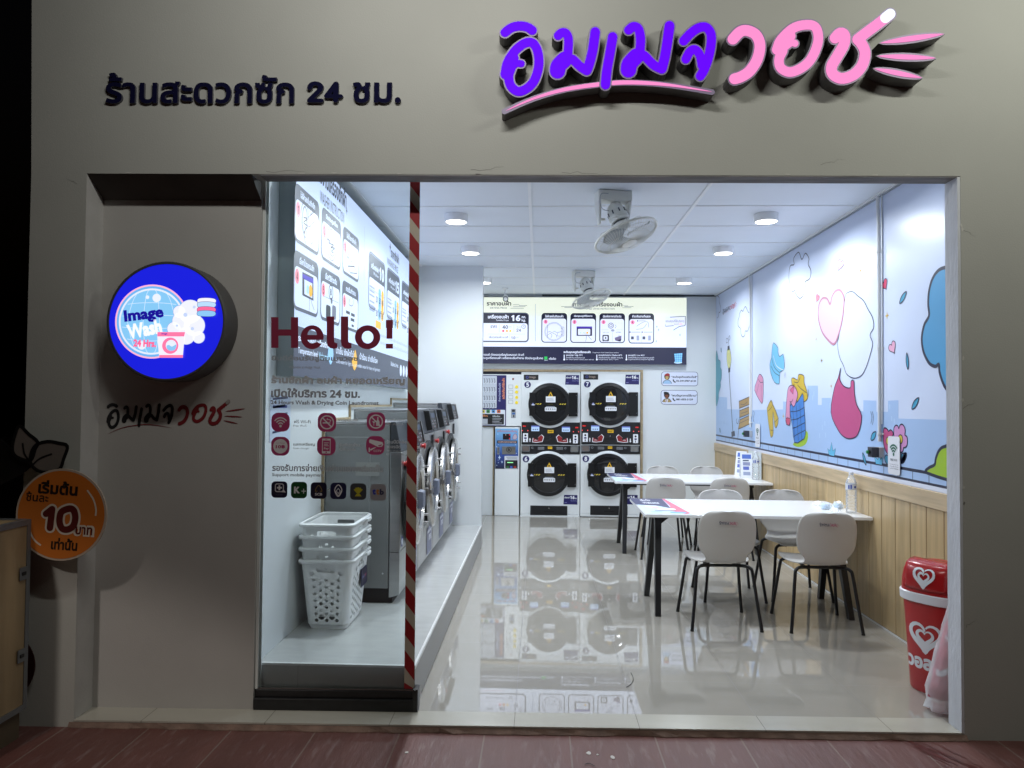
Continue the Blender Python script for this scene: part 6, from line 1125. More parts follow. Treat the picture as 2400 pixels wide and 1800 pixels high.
def bank(cx_, cy_, colr, kind, half=88):
    a = Art(FW(0, GN, 0), EN, EU, base=0.0006, step=0.0003); (p, q) = a.px(*G6((cx_-half, cy_+half), (cx_+half, cy_-half))); a.rect(p[0], p[1], q[0], q[1], mat('bank_'+colr, hx(colr), 0.5), 1, (q[0]-p[0])*0.24); c = ((p[0]+q[0])/2, (p[1]+q[1])/2); s = (q[0]-p[0])/2; S = lambda *pts: [(c[0]+x*s, c[1]+y*s) for x, y in pts]
    if kind == 'plus': a.frame(*S((-0.5, -0.25))[0], *S((0.5, 0.7))[0], s*0.2, s*0.1, pal, 2); a.rect(*S((-0.3, 0.13))[0], *S((0.3, 0.33))[0], pal, 2); a.rect(*S((-0.1, -0.07))[0], *S((0.1, 0.53))[0], pal, 3); a.poly(S((0.1, -0.3), (0.55, -0.0), (0.8, -0.35)), pal, 2); a.text("THAI QR PAYMENT", *S((-0.45, -0.75))[0], *S((0.45, -0.55))[0], mat('bank_dim', (0.09, 0.09, 0.14), 0.5), 2)
    if kind == 'K': a.text("K", *S((-0.62, -0.42))[0], *S((0.12, 0.42))[0], pal, 2, 0.06); a.rect(*S((0.3, -0.18))[0], *S((0.85, -0.08))[0], pal, 2); a.rect(*S((0.52, -0.42))[0], *S((0.63, 0.16))[0], pal, 3)
    if kind == 'leaf': a.line(smooth_line(S((-0.15, -0.05), (-0.4, -0.1), (-0.3, 0.3), (0, 0.62), (0.3, 0.3), (0.4, -0.1), (0.15, -0.05)), 4), s*0.09, mat('bank_gold', (0.22, 0.15, 0.04), 0.5), 2); a.text("SCB", *S((-0.45, -0.62))[0], *S((0.45, -0.3))[0], pal, 2, 0.03)
    if kind == 'lotus': a.line(smooth_line(S((0, 0.75), (-0.45, 0.1), (0, -0.7), (0.45, 0.1)), 4, True), s*0.11, pal, 2, True); a.line(S((-0.42, 0.0), (0, -0.6), (0.42, 0.0)), s*0.1, pal, 3); a.line(S((0, 0.3), (-0.25, 0.0), (0, -0.35), (0.25, 0.0)), s*0.1, pal, 3, True)
    if kind == 'fan':
        yl = mat('bank_yellow', (0.40, 0.34, 0.02), 0.5)
        for k in range(5): t_ = -1.1+0.55*k; a.shape([(c[0]+s*0.62*math.sin(t_)*1.0, c[1]+s*0.62*math.cos(t_)*0.9), (c[0]+s*0.42*math.sin(t_+0.3), c[1]+s*0.42*math.cos(t_+0.3)), (c[0]+s*0.1*math.sin(t_), c[1]-s*0.25), (c[0]+s*0.42*math.sin(t_-0.3), c[1]+s*0.42*math.cos(t_-0.3))], yl, None, L=2+k)
        a.poly(S((-0.42, -0.58), (0.42, -0.58), (0.2, -0.28), (0, -0.2), (-0.2, -0.28)), yl, 2)
    if kind == 'ttb': a.text("t", *S((-0.72, -0.3))[0], *S((-0.3, 0.42))[0], mat('bank_blue', (0.02, 0.03, 0.30), 0.5), 2, 0.06); a.text("t", *S((-0.26, -0.3))[0], *S((0.14, 0.42))[0], mat('bank_orange', (0.35, 0.12, 0.02), 0.5), 2, 0.06); a.text("b", *S((0.18, -0.32))[0], *S((0.72, 0.42))[0], mat('bank_navy', (0.02, 0.02, 0.06), 0.5), 2, 0.06)
    a.build('payment_sticker', gw)
for x, y, c, k in ((299, 1232, '100F2C', 'plus'), (511, 1237, '0C4218', 'K'), (723, 1242, '120C28', 'leaf'), (935, 1246, '14143A', 'lotus'), (1150, 1254, '38383C', 'fan'), (1366, 1262, '8C888C', 'ttb')): bank(x, y, c, k)

# plain poster on the left wall behind the glass
a = Art((XL, 0, 0), (1, 0, 0), (0, 1, 0), base=0.002, step=0.0006); c = a.px(*G6((196, 210), (410, 690)))
u0, v1 = c[0]; u1, v0 = c[1]; a.rect(u0, v0, u1, v1, ink('C8D4E8'), 0)
for k in range(5): a.line([(u0+0.04, v0+0.05+0.045*k), (u1-0.05-0.04*(k % 2), v0+0.06+0.045*k)], 0.012, ink('2A3058'), 1)
for k in range(3): a.rect(u0+0.04, v1-0.07-0.05*k, u1-0.06-0.03*k, v1-0.055-0.05*k, ink('2A3C9A'), 1)
tag(a.build('wall_poster'), 'pale printed poster on the white side wall seen behind the maroon wifi sticker', 'poster')

# ================================================================== LAUNDRY BASKETS
bk = mat('basket_plastic', (0.86, 0.87, 0.87), 0.38, trans=0.15)
def basket_at(x, y, z, label, proto=None):
    if proto is not None:
        o = copy_tree(proto); o.location = (x, y, z); o['label'] = label; return o
    t = thing('laundry_basket', label, 'laundry basket', (x, y, z), 0.0, 'nested white laundry baskets', local=True); BASE[t.name] = Matrix()
    H = 0.415; bx0, by0, tx0, ty0 = 0.118, 0.178, 0.152, 0.222; rc = 0.035
    def wall(ax):                      # a flat side with round holes, in (s, z) then mapped to the sloping plane
        hb, ht = (bx0, tx0) if ax == 'x' else (by0, ty0); lp = [ccw([(-(hb-rc), 0.03), (hb-rc, 0.03), (ht-rc, H-0.02), (-(ht-rc), H-0.02)])]
        cols = 5 if ax == 'x' else 7
        for i in range(cols):
            for k in range(7):
                zz = 0.055+0.040*k+(0.020 if i % 2 else 0)
                if zz > H-0.105: continue
                zz = zz; hw_ = (hb-rc)+((ht-hb)*zz/H); s = (i-(cols-1)/2)*(2*hw_/(cols))*0.86
                big = ax == 'x' and i in (1, 3) and k == 0; lp.append(list(reversed(disc((s, zz), 0.017 if big else (0.0105 if ax == 'x' else 0.0115), 12))))
        lp.append(list(reversed(rrect(-0.055, H-0.075, 0.055, H-0.045, 0.008))))
        for sx in (-1, 1): lp.append(list(reversed(disc((sx*0.085, H-0.08), 0.014, 14))))
        return fill(lp)
    m = MB()
    for ax in 'xy':
        v, f = wall(ax)
        for sg_ in (-1, 1):
            if ax == 'x': V = [(p[0]*sg_*-1, sg_*(by0+(ty0-by0)*p[1]/H), p[1]) for p in v]
            else: V = [(sg_*(bx0+(tx0-bx0)*p[1]/H), p[0]*sg_, p[1]) for p in v]
            m.add(V, f, bk)
    for sx in (-1, 1):
        for sy in (-1, 1):             # rounded corners
            rows = []
            for zz in (0.03, H-0.02):
                X_ = bx0+(tx0-bx0)*zz/H; Y_ = by0+(ty0-by0)*zz/H; hx_ = (bx0-rc)+((tx0-bx0)*(zz-0.03)/(H-0.05)) if True else 0; hy_ = (by0-rc)+((ty0-by0)*(zz-0.03)/(H-0.05))
                rows.append([(sx*(hx_+(X_-hx_)*math.sin(a_)), sy*(hy_+(Y_-hy_)*math.cos(a_)), zz) for a_ in np.linspace(0, PI/2, 7)])
            m.add([p for r in rows for p in r], [(k, k+1, 8+k, 7+k) for k in range(6)], bk)
    m.build('bin', t, solid=0.0022)
    m = MB(); base = [(p[0], p[1], 0.0) for p in rrect(-bx0+0.012, -by0+0.012, bx0-0.012, by0-0.012, 0.03)]; b2 = [(p[0], p[1], 0.03) for p in rrect(-bx0, -by0, bx0, by0, rc)]; m.loft([[Vector(p) for p in base], [Vector(p) for p in b2]], bk, True, False); m.build('base', t, smooth=True, solid=0.002)
    m = MB(); o_, i_ = rrect(-tx0-0.016, -ty0-0.02, tx0+0.016, ty0+0.02, 0.05), rrect(-tx0, -ty0, tx0, ty0, rc)
    m.loft([[Vector((p[0], p[1], z_)) for p in q] for q, z_ in ((i_, H-0.02), (i_, H-0.002), (rrect(-tx0-0.006, -ty0-0.006, tx0+0.006, ty0+0.006, 0.04), H), (o_, H-0.006), (o_, H-0.02))], bk, False, False); m.build('rim', t, smooth=True, solid=0.002)
    m = MB(); 
    for k in range(2): m.box(tx0+0.006+0.006*k, 0.05+k*0.03, H-0.03-0.004*k, tx0+0.03, 0.15-k*0.02, H-0.012-0.004*k, bk)
    m.build('handle', t, bevel=0.004)
    return t
bxc, byc = -1.235, 4.475
b0 = basket_at(bxc, byc, 0.216, 'white perforated laundry basket at the bottom of its stack, standing on the plinth')
for k, w in enumerate(('second from the bottom of the basket stack', 'third from the bottom of the basket stack', 'topmost and open in the basket stack')): basket_at(bxc, byc, 0.216+0.070*(k+1), 'white perforated laundry basket, '+w, b0)
m = MB(); m.box(0.150, 0.01, 0.20, 0.154, 0.16, 0.31, ink('16163C')); o = m.build('basket_label', b0); 
a = Art((0.1545, 0, 0), (1, 0, 0), (0, 1, 0), base=0.001); logo(a, 0.03, 0.24, 0.14, 0.27, ink('8890C0'), ink('C05070'), None, 1); a.build('label_print', o)

# ================================================================== TABLES AND CHAIRS
topm = mat('table_white', (0.80, 0.81, 0.82), 0.22); chairm = mat('chair_shell', (0.60, 0.585, 0.56), 0.42); legm = mat('black_steel', (0.010, 0.010, 0.012), 0.38)
def table(x0, x1, y0, y1, legs_y, label):
    t = thing('dining_table', label, 'table', ((x0+x1)/2, (y0+y1)/2, 0)); z = 0.75
    m = MB(); m.box(x0, y0, z-0.022, x1, y1, z, topm); tp = m.build('tabletop', t, bevel=0.002)
    m = MB(); m.box(x0+0.12, (legs_y[0]+legs_y[1])/2-0.02, z-0.07, x1-0.12, (legs_y[0]+legs_y[1])/2+0.02, z-0.0225, legm); m.build('beam', t)
    for lx in (x0+0.105, x1-0.135):
        ym = (legs_y[0]+legs_y[1])/2; ix = lx+(0.03 if lx < (x0+x1)/2 else -0.03)
        for ly in legs_y:
            s = 1 if ly > ym else -1; m = MB(); lo_ = [(lx-0.02, ly-0.024, 0.004), (lx+0.02, ly-0.024, 0.004), (lx+0.02, ly+0.024, 0.004), (lx-0.02, ly+0.024, 0.004)]; yt = ym+s*0.075
            hi_ = [(ix-0.024, yt-0.035, z-0.075), (ix+0.024, yt-0.035, z-0.075), (ix+0.024, yt+0.035, z-0.075), (ix-0.024, yt+0.035, z-0.075)]; m.hexa(lo_, hi_, legm); m.box(lx-0.021, ly-0.025, 0.0, lx+0.021, ly+0.025, 0.004, blackm); m.build('leg', t, bevel=0.004)
        m = MB(); m.box(ix-0.03, ym-0.13, z-0.074, ix+0.03, ym+0.13, z-0.0225, legm); s = 1 if lx < (x0+x1)/2 else -1; m.add([(ix+s*0.031, ym-0.03, z-0.024), (ix+s*0.031, ym+0.03, z-0.024), (ix+s*0.15, ym+0.03, z-0.024), (ix+s*0.15, ym-0.03, z-0.024), (ix+s*0.031, ym-0.03, z-0.12), (ix+s*0.031, ym+0.03, z-0.12)], [(0, 1, 2, 3), (0, 4, 5, 1), (4, 3, 2, 5), (0, 3, 4), (1, 5, 2)], legm); m.build('bracket', t)
    a = Art((x0, y0, z), (0, 0, 1), (1, 0, 0), (0, 1, 0), base=0.0008, step=0.0004); W_, D_ = 0.345, y1-y0
    a.rect(0.012, 0.03, W_, D_-0.004, ink('C4DCF4'), 0); a.poly([(0.0, D_*0.58), (0.17, D_*0.50), (0.245, D_*0.36), (0.27, D_-0.002), (0.0, D_-0.002)], ink('3A3C62'), 1); a.poly([(0.27, D_-0.003), (0.29, D_-0.003), (W_, 0.08), (W_-0.04, 0.03), (0.22, 0.20), (0.26, 0.45)], ink('D06880'), 2)
    a.text("เริ่มต้น", 0.07, D_-0.16, 0.15, D_-0.05, wpr, 2, 0.03, rot=0); a.text("Welcome", 0.07, D_*0.64, 0.20, D_*0.76, wpr, 2, 0.03); a.rect(0.06, D_*0.40, 0.16, D_*0.52, ink('E0E6F2'), 2, 0.02); a.rect(0.13, D_*0.24, 0.27, D_*0.36, ink('F0F0F4'), 3, 0.04); a.rect(0.10, D_*0.34, 0.16, D_*0.40, ink('D89CA8'), 3, 0.02); a.rect(0.20, D_*0.08, 0.32, D_*0.15, ink('70B0E0'), 3, 0.02); a.rect(0.06, D_*0.12, 0.15, D_*0.17, ink('A8C8E8'), 3, 0.02); a.rect(0.10, D_*0.2, 0.26, D_*0.22, ink('3A3C62'), 4)
    a.build('corner_decal', tp); return t
table(0.775, 2.408, 5.40, 6.30, (5.465, 6.035), 'long white table nearest the entrance with a printed left end and a water bottle')
table(0.79, 2.408, 7.66, 8.56, (7.72, 8.295), 'long white table further back with a printed left end and leaflet stands')
def make_chair():
    t = thing('cafe_chair', '', 'chair', (0, 0, 0), 0, 'shell chairs at the two tables', local=True); BASE[t.name] = Matrix()
    prof = [(0.232, 0.438, 0.150), (0.222, 0.452, 0.195), (0.16, 0.455, 0.215), (0.03, 0.446, 0.220), (-0.09, 0.444, 0.198), (-0.155, 0.448, 0.160), (-0.195, 0.462, 0.138), (-0.214, 0.490, 0.136), (-0.226, 0.520, 0.156), (-0.235, 0.552, 0.186), (-0.246, 0.610, 0.200), (-0.262, 0.690, 0.200), (-0.274, 0.750, 0.194), (-0.282, 0.795, 0.172), (-0.286, 0.818, 0.130), (-0.287, 0.824, 0.070)]
    m = MB(); n = 9; v = []
    for i, (y, z, w) in enumerate(prof):
        for s in np.linspace(-1, 1, n):
            c = (s*s); back = min(1, max(0, (i-6)/4)); v.append((w*s, y+0.030*c*back, z+0.012*c*(1-back)-(0.010*c if i == 0 else 0)))
    m.add(v, [(i*n+j, i*n+j+1, (i+1)*n+j+1, (i+1)*n+j) for i in range(len(prof)-1) for j in range(n-1)], chairm); sh = m.build('shell', t, smooth=True, sub=2, solid=0.009)
    sh.modifiers.move(1, 0) if len(sh.modifiers) > 1 else None
    a = Art((0, -0.283, 0.748), (0, -1, 0.15), (1, 0, 0), (0, 0.15, 1), base=0.0065, step=0.0004); logo(a, -0.066, -0.0165, 0.066, 0.0165, ink('1A1A40'), ink('A83A60'), None, 1, 0.0, True); a.build('back_print', sh)
    for sx in (-1, 1):
        for sy in (-1, 1): 
            m = MB(); m.tube(smooth_line_3([(sx*0.09, sy*0.13, 0.428), (sx*0.155, sy*0.15, 0.428), (sx*0.182, sy*0.165, 0.415), (sx*0.193, sy*0.175, 0.385), (sx*0.214, sy*0.207, 0.2), (sx*0.238, sy*0.238, 0.006)], 4), 0.0115, legm, 10); m.cyl((sx*0.238, sy*0.238, 0.0), (sx*0.2375, sy*0.2375, 0.012), 0.0125, blackm, 10); m.build('leg', t, smooth=True)
    m = MB()
    for sy in (-1, 1): m.tube([(-0.10, sy*0.13, 0.428), (0.10, sy*0.13, 0.428)], 0.011, legm, 8)
    for sx in (-1, 1): m.tube([(sx*0.10, -0.14, 0.424), (sx*0.10, 0.14, 0.424)], 0.009, legm, 8); m.cyl((sx*0.12, -0.10, 0.415), (sx*0.12, -0.10, 0.435), 0.014, blackm, 8); m.cyl((sx*0.12, 0.10, 0.415), (sx*0.12, 0.10, 0.435), 0.014, blackm, 8)
    m.build('seat_frame', t, smooth=True); return t
ch = make_chair()
CH = [(1.29, 5.355, 0.02, 'pale shell chair backing on the street, left one before the near table'), (1.972, 5.34, -0.03, 'pale shell chair backing on the street, right one before the near table'),
      (1.55, 6.10, PI+0.0, 'pale shell chair facing the street, left one behind the near table'), (2.085, 6.15, PI+0.02, 'pale shell chair facing the street by the oak wall, behind the near table'),
      (1.27, 7.66, 0.0, 'pale shell chair backing on the street, left one before the far table'), (1.905, 7.68, 0.01, 'pale shell chair backing on the street, right one before the far table'),
      (1.45, 8.46, PI, 'pale shell chair facing the street, left one behind the far table'), (1.965, 8.47, PI, 'pale shell chair facing the street, right one behind the far table')]
for i, (x, y, rz, l) in enumerate(CH):
    o = ch if i == 0 else copy_tree(ch); o.location = (x, y, 0); o.rotation_euler = (0, 0, rz); o['label'] = l

# bottles, leaflet stands, sweets
def film_mat(name, milk, gloss):               # clear plastic: mostly see-through, a little milky, shiny at grazing angles
    m = glass(name, (0.985, 0.99, 0.995), gloss); nt = m.node_tree; out = nt.nodes['Material Output']; sh = out.inputs[0].links[0].from_socket
    d = nt.nodes.new('ShaderNodeBsdfDiffuse'); d.inputs[0].default_value = (0.85, 0.88, 0.9, 1); tr = nt.nodes.new('ShaderNodeBsdfTranslucent'); tr.inputs[0].default_value = (0.85, 0.88, 0.9, 1)
    a = nt.nodes.new('ShaderNodeAddShader'); nt.links.new(d.outputs[0], a.inputs[0]); nt.links.new(tr.outputs[0], a.inputs[1])
    mx = nt.nodes.new('ShaderNodeMixShader'); mx.inputs[0].default_value = milk; nt.links.new(sh, mx.inputs[1]); nt.links.new(a.outputs[0], mx.inputs[2]); nt.links.new(mx.outputs[0], out.inputs[0]); return m
bgl = film_mat('bottle_plastic', 0.13, 1.0)
def bottle(x, y, z, h, label):
    t = thing('water_bottle', label, 'bottle', (x, y, z), 0, 'water bottles on the tables', local=True); BASE[t.name] = Matrix(); r = h*0.128; P = [(r*0.82, 0.001), (r*0.97, h*0.02), (r, h*0.06)]
    for k in range(5): zz = h*(0.10+0.075*k); P += [(r, zz), (r*0.90, zz+h*0.018), (r, zz+h*0.036)]
    P += [(r*0.96, h*0.50), (r, h*0.54), (r, h*0.72), (r*0.86, h*0.80), (r*0.52, h*0.885), (r*0.36, h*0.93), (r*0.36, h*0.955)]
    m = MB(); m.lathe((0, 0, 0), (0, 0, 1), P, bgl, 24, True, False); m.build('body', t, smooth=True)
    m = MB(); m.lathe((0, 0, 0), (0, 0, 1), [(r*0.42, h*0.935), (r*0.42, h*0.995), (r*0.38, h)], mat('bottle_cap', (0.70, 0.74, 0.80), 0.4), 20); m.build('cap', t, smooth=True)
    m = MB(); m.lathe((0, 0, 0), (0, 0, 1), [(r*1.02, h*0.575), (r*1.02, h*0.775-h*0.05)], mat('bottle_label', (0.62, 0.66, 0.74), 0.4), 28, False, False); lb_ = m.build('label', t, smooth=True)
    m = MB()
    for a0, a1, z0, z1 in ((-2.5, -2.25, 0.60, 0.69), (-2.1, -1.85, 0.60, 0.70), (-1.45, -1.0, 0.62, 0.67)):
        an = np.linspace(a0, a1, 5); m.add([(r*1.035*math.cos(a_), r*1.035*math.sin(a_), h*z_) for z_ in (z0, z1) for a_ in an], [(k, k+1, 6+k, 5+k) for k in range(4)], ink('3A50A8'))
    m.build('label_print', lb_)
BQ = cr(1700, 1050, 0.16275)
p = onz(*BQ((1843, 945))[0], 0.751); bottle(p.x, p.y+0.035, 0.751, 0.305, 'clear plastic water bottle standing on the right end of the near table')
p = onz(*BQ((452, 462))[0], 0.751); bottle(p.x, p.y+0.035, 0.751, 0.305, 'clear plastic water bottle standing beside the leaflet stands on the far table')
def stand(px, py, w, tilt, label, k):
    p = onz(*BQ((px, py))[0], 0.751); t = thing('leaflet_stand', label, 'leaflet stand', (p.x, p.y, 0.751), tilt, 'leaflet stands on the far table', local=True); BASE[t.name] = Matrix(); h = 0.27
    m = MB(); m.hexa([(-w/2, 0, 0), (w/2, 0, 0), (w/2, 0.006, 0), (-w/2, 0.006, 0)], [(-w/2, 0.075, h), (w/2, 0.075, h), (w/2, 0.081, h), (-w/2, 0.081, h)], wpr); m.hexa([(-w/2, 0.16, 0), (w/2, 0.16, 0), (w/2, 0.166, 0), (-w/2, 0.166, 0)], [(-w/2, 0.082, h), (w/2, 0.082, h), (w/2, 0.088, h), (-w/2, 0.088, h)], wpr); f0 = m.build('card', t)
    a = Art((0, 0, 0), (0, -h, 0.075), (1, 0, 0), (0, 0.075, h), base=0.001, step=0.0006); a.rect(-w*0.36, h*0.80, w*0.40, h*0.98, ink('5070C0'), 1)
    for j, (v0, v1) in enumerate(((0.70, 0.75), (0.52, 0.66), (0.34, 0.48), (0.12, 0.26))): a.rect(-w*0.3, h*v0, w*(0.2+0.1*(j % 2)), h*v1, ink(('30365C', '8A90B0', '5A6AB8', '9AA4C0')[j]), 1)
    a.build('print', f0)
stand(205, 395, 0.115, -0.55, 'white folded leaflet stand leaning left on the far table', 0); stand(312, 435, 0.125, -0.15, 'white folded leaflet stand with a blue heading next to the far bottle', 1)
p = hit(*BQ((430, 250))[0], (0, 8.62, 0), Vector((0, 1, 0))); a = Art((2.40, 0, 0), (-1, 0, 0), (0, -1, 0), base=0.0); 
q0 = a.px(*BQ((340, 30), (525, 380))); m = MB(); m.box(XR-0.034, -q0[1][0], 0.752, XR-0.030, -q0[0][0], q0[0][1], mat('acrylic_card', (0.62, 0.66, 0.64), 0.3)); tag(m.build('menu_card'), 'upright pale menu card leaning on the oak wall behind the far bottle', 'card')
rnd = random.Random(11); film = film_mat('cellophane', 0.22, 1.2)
def sweet(px, py, s, solid_, label):
    p = onz(*BQ((px, py))[0], 0.751); t = thing('tissue_packet', label, 'packet', (p.x, p.y, 0.751), rnd.uniform(-1, 1), 'wrapped packets on the near table', local=True); BASE[t.name] = Matrix()
    if solid_: m = MB(); m.box(-s*0.6, -s*0.38, 0.002, s*0.6, s*0.38, s*0.75, mat('tissue_blue', (0.42, 0.58, 0.78), 0.6)); m.build('tissues', t, bevel=0.004)
    m = MB(); n = 14; rows = []
    for k, (rr_, z_) in enumerate(((0.7, 0.001), (1.0, s*0.25), (0.95, s*0.6), (0.75, s*0.95), (0.3, s*1.1))): rows.append([Vector((s*1.05*rr_*math.cos(2*PI*i/n)*rnd.uniform(0.85, 1.2), s*0.8*rr_*math.sin(2*PI*i/n)*rnd.uniform(0.85, 1.2), z_*rnd.uniform(0.85, 1.2))) for i in range(n)])
    m.loft(rows, film, False, True)
    for sx in (-1, 1): m.add([(sx*s*0.9, -s*0.2, s*0.3), (sx*s*0.9, s*0.2, s*0.35), (sx*s*1.6, s*0.45, s*0.5), (sx*s*1.7, 0, s*0.25), (sx*s*1.5, -s*0.45, s*0.6)], [(0, 1, 2, 3, 4)], film)
    m.build('wrapper', t)
for a_ in ((1335, 830, 0.030, False, 'clear crumpled wrapper lying leftmost among the packets on the near table'), (1450, 880, 0.045, True, 'blue and white packet in clear film, left of the pair on the near table'), (1625, 870, 0.045, True, 'blue packet in clear film closest to the bottle on the near table'), (1570, 930, 0.032, False, 'small clear wrapper in front of the two blue packets')): sweet(*a_)

# ================================================================== BIN AND WRAPPED UMBRELLA
redb = mat('bin_red', (0.46, 0.018, 0.020), 0.30, var=0.05, vscale=4); wb = mat('bin_white', (0.74, 0.76, 0.80), 0.35)
bt = thing('swing_bin', 'tall red swing top bin with a white heart emblem by the right jamb', 'bin', (2.20, 4.15, 0), R(-54), local=True); BASE[bt.name] = Matrix()
def oval(rx, ry, z, n=40, p=2.6): return [Vector((math.copysign(abs(math.cos(2*PI*i/n))**(2/p), math.cos(2*PI*i/n))*rx, math.copysign(abs(math.sin(2*PI*i/n))**(2/p), math.sin(2*PI*i/n))*ry, z)) for i in range(n)]
m = MB(); m.loft([oval(0.125, 0.115, 0.0), oval(0.133, 0.122, 0.012), oval(0.165, 0.145, 0.505)], redb, True, False); m.build('body', bt, smooth=True)
m = MB(); m.loft([oval(0.172, 0.152, 0.487), oval(0.181, 0.160, 0.492), oval(0.183, 0.162, 0.535), oval(0.174, 0.154, 0.540)], wb, False, False); m.build('rim', bt, smooth=True)
m = MB(); m.loft([oval(0.173, 0.153, 0.530), oval(0.170, 0.150, 0.60), oval(0.160, 0.142, 0.655), oval(0.130, 0.120, 0.688), oval(0.07, 0.07, 0.700)], redb, False, True); m.build('lid', bt, smooth=True)
LZ = ([0.53, 0.60, 0.655, 0.688, 0.700, 0.702], [0.153, 0.150, 0.142, 0.120, 0.07, 0.0])
LS = np.concatenate([[0], np.cumsum(np.hypot(np.diff(LZ[0]), np.diff(LZ[1])))])
def lidpt(x, s, off):                               # a point at arc length s up the front of the lid
    z = float(np.interp(s, LS, LZ[0])); y = float(np.interp(s, LS, LZ[1])); ds = 0.012; z2 = float(np.interp(s+ds, LS, LZ[0])); y2 = float(np.interp(s+ds, LS, LZ[1])); n = Vector((y-y2, z2-z)); n = Vector((abs(z2-z), max(0, y-y2))).normalized()
    return Vector((x, -(y*(1-(min(0.98, abs(x)/0.172))**2.6)**(1/2.6)+off*n.x), z+off*n.y))
m = MB(); rows = [[lidpt(0.118*u, s_, 0.005) for u in np.linspace(-1, 1, 11)] for s_ in np.linspace(0.03, LS[-1]-0.02, 14)]
m.loft(rows, mat('bin_flap', (0.40, 0.014, 0.016), 0.22), False, False, False); fp = m.build('flap', bt, smooth=True, solid=0.006)
def heartmark(a, cu, cv, s, m_, L=1):
    H_ = lambda k: [(cu+k*s*16*math.sin(t)**3/16, cv+k*s*(13*math.cos(t)-5*math.cos(2*t)-2*math.cos(3*t)-math.cos(4*t)+2)/16) for t in np.linspace(0.42, 2*PI+0.12, 34)]
    v, f = ribbon(H_(1.0), lambda t: s*(0.10+0.26*math.sin(PI*t))); a.tri(v, f, m_, L); v, f = ribbon(H_(0.52), lambda t: s*(0.06+0.22*math.sin(PI*t))); a.tri(v, f, m_, L)
def wrap(o, rx0, ry0, rx1, ry1, z1, off):          # lay the flat print on the bin's curved body
    for v in o.data.vertices:
        k = v.co.z/z1; rx, ry = rx0+(rx1-rx0)*k+off, ry0+(ry1-ry0)*k+off; x = max(-rx*0.98, min(rx*0.98, v.co.x)); v.co.y = -ry*(1-(abs(x)/rx)**2.6)**(1/2.6)
a = Art((0, 0, 0), (0, -1, 0), (1, 0, 0)); heartmark(a, -0.005, 0.302, 0.080, wb); o = a.build('heart_print', bt); wrap(o, 0.132, 0.121, 0.165, 0.145, 0.505, 0.002)
a = Art((0, 0, 0), (0, -1, 0), (1, 0, 0)); a.text("วอลล์", -0.115, 0.128, 0.085, 0.212, wb, 1, 0.05); o = a.build('bin_lettering', bt); wrap(o, 0.132, 0.121, 0.165, 0.145, 0.505, 0.002)
a = Art((0, 0, 0), (0, -1, 0), (1, 0, 0)); heartmark(a, 0.0, 0.0, 0.052, wb); o = a.build('flap_print', fp)
for v in o.data.vertices:
    v.co = lidpt(v.co.x, 0.095+v.co.z, 0.012)
ut = thing('wrapped_umbrella', 'folded red and white parasol in a clear plastic bag leaning by the jamb', 'umbrella', (2.085, 3.86, 0), local=True); BASE[ut.name] = Matrix()
ax = Vector((0.25, 0.03, 1)).normalized()
m = MB(); n = 18; rows = []; um_r = mat('umbrella_cloth', (0.50, 0.13, 0.17), 0.6, var=0.3, vscale=14)
for k in range(14):
    h = 0.08+0.58*k/13; c = ax*h+Vector((-0.05, -0.01, 0)); r_ = 0.062*(1-0.35*k/13); rows.append([c+Vector((math.cos(2*PI*i/n)*(r_+0.008*((i+k//3) % 3 == 0)), math.sin(2*PI*i/n)*(r_+0.008*((i+k//3) % 3 == 0)), 0)) for i in range(n)])
m.loft(rows, um_r); m.build('cloth', ut, smooth=True)
m = MB()
for k, w in ((3, 0.03), (7, 0.022), (9, 0.03)):
    h = 0.08+0.58*k/13; c = ax*h+Vector((-0.05, -0.01, 0)); r_ = 0.062*(1-0.35*k/13)+0.0095; m.loft([[c+Vector((math.cos(t)*r_, math.sin(t)*r_, 0.02*math.sin(3*t))) for t in np.linspace(-2.9, -0.4, 12)], [c+Vector((math.cos(t)*r_, math.sin(t)*r_, w+0.02*math.sin(3*t))) for t in np.linspace(-2.9, -0.4, 12)]], wb, False, False, False)
m.build('cloth_print', ut)
m = MB(); m.tube([(0.045, -0.02, 0.005), Vector((0.045, -0.02, 0.005))+ax*0.5], 0.017, wb, 12); m.build('pole', ut, smooth=True)
m = MB(); rows = []; rnd = random.Random(5); n = 22; pf_ = film_mat('plastic_bag', 0.24, 1.3)
for k in range(16):
    h = 0.025+0.70*k/15; c = ax*h+Vector((-0.04, -0.01, 0)); r_ = (0.098 if k > 1 else 0.075)*(1-0.38*k/15); rows.append([c+Vector((math.cos(2*PI*i/n)*(r_+rnd.uniform(-0.006, 0.007)), math.sin(2*PI*i/n)*(r_+rnd.uniform(-0.006, 0.007)), rnd.uniform(-0.01, 0.01))) for i in range(n)])
m.loft(rows, pf_, True, False); m.build('plastic_cover', ut, smooth=True)

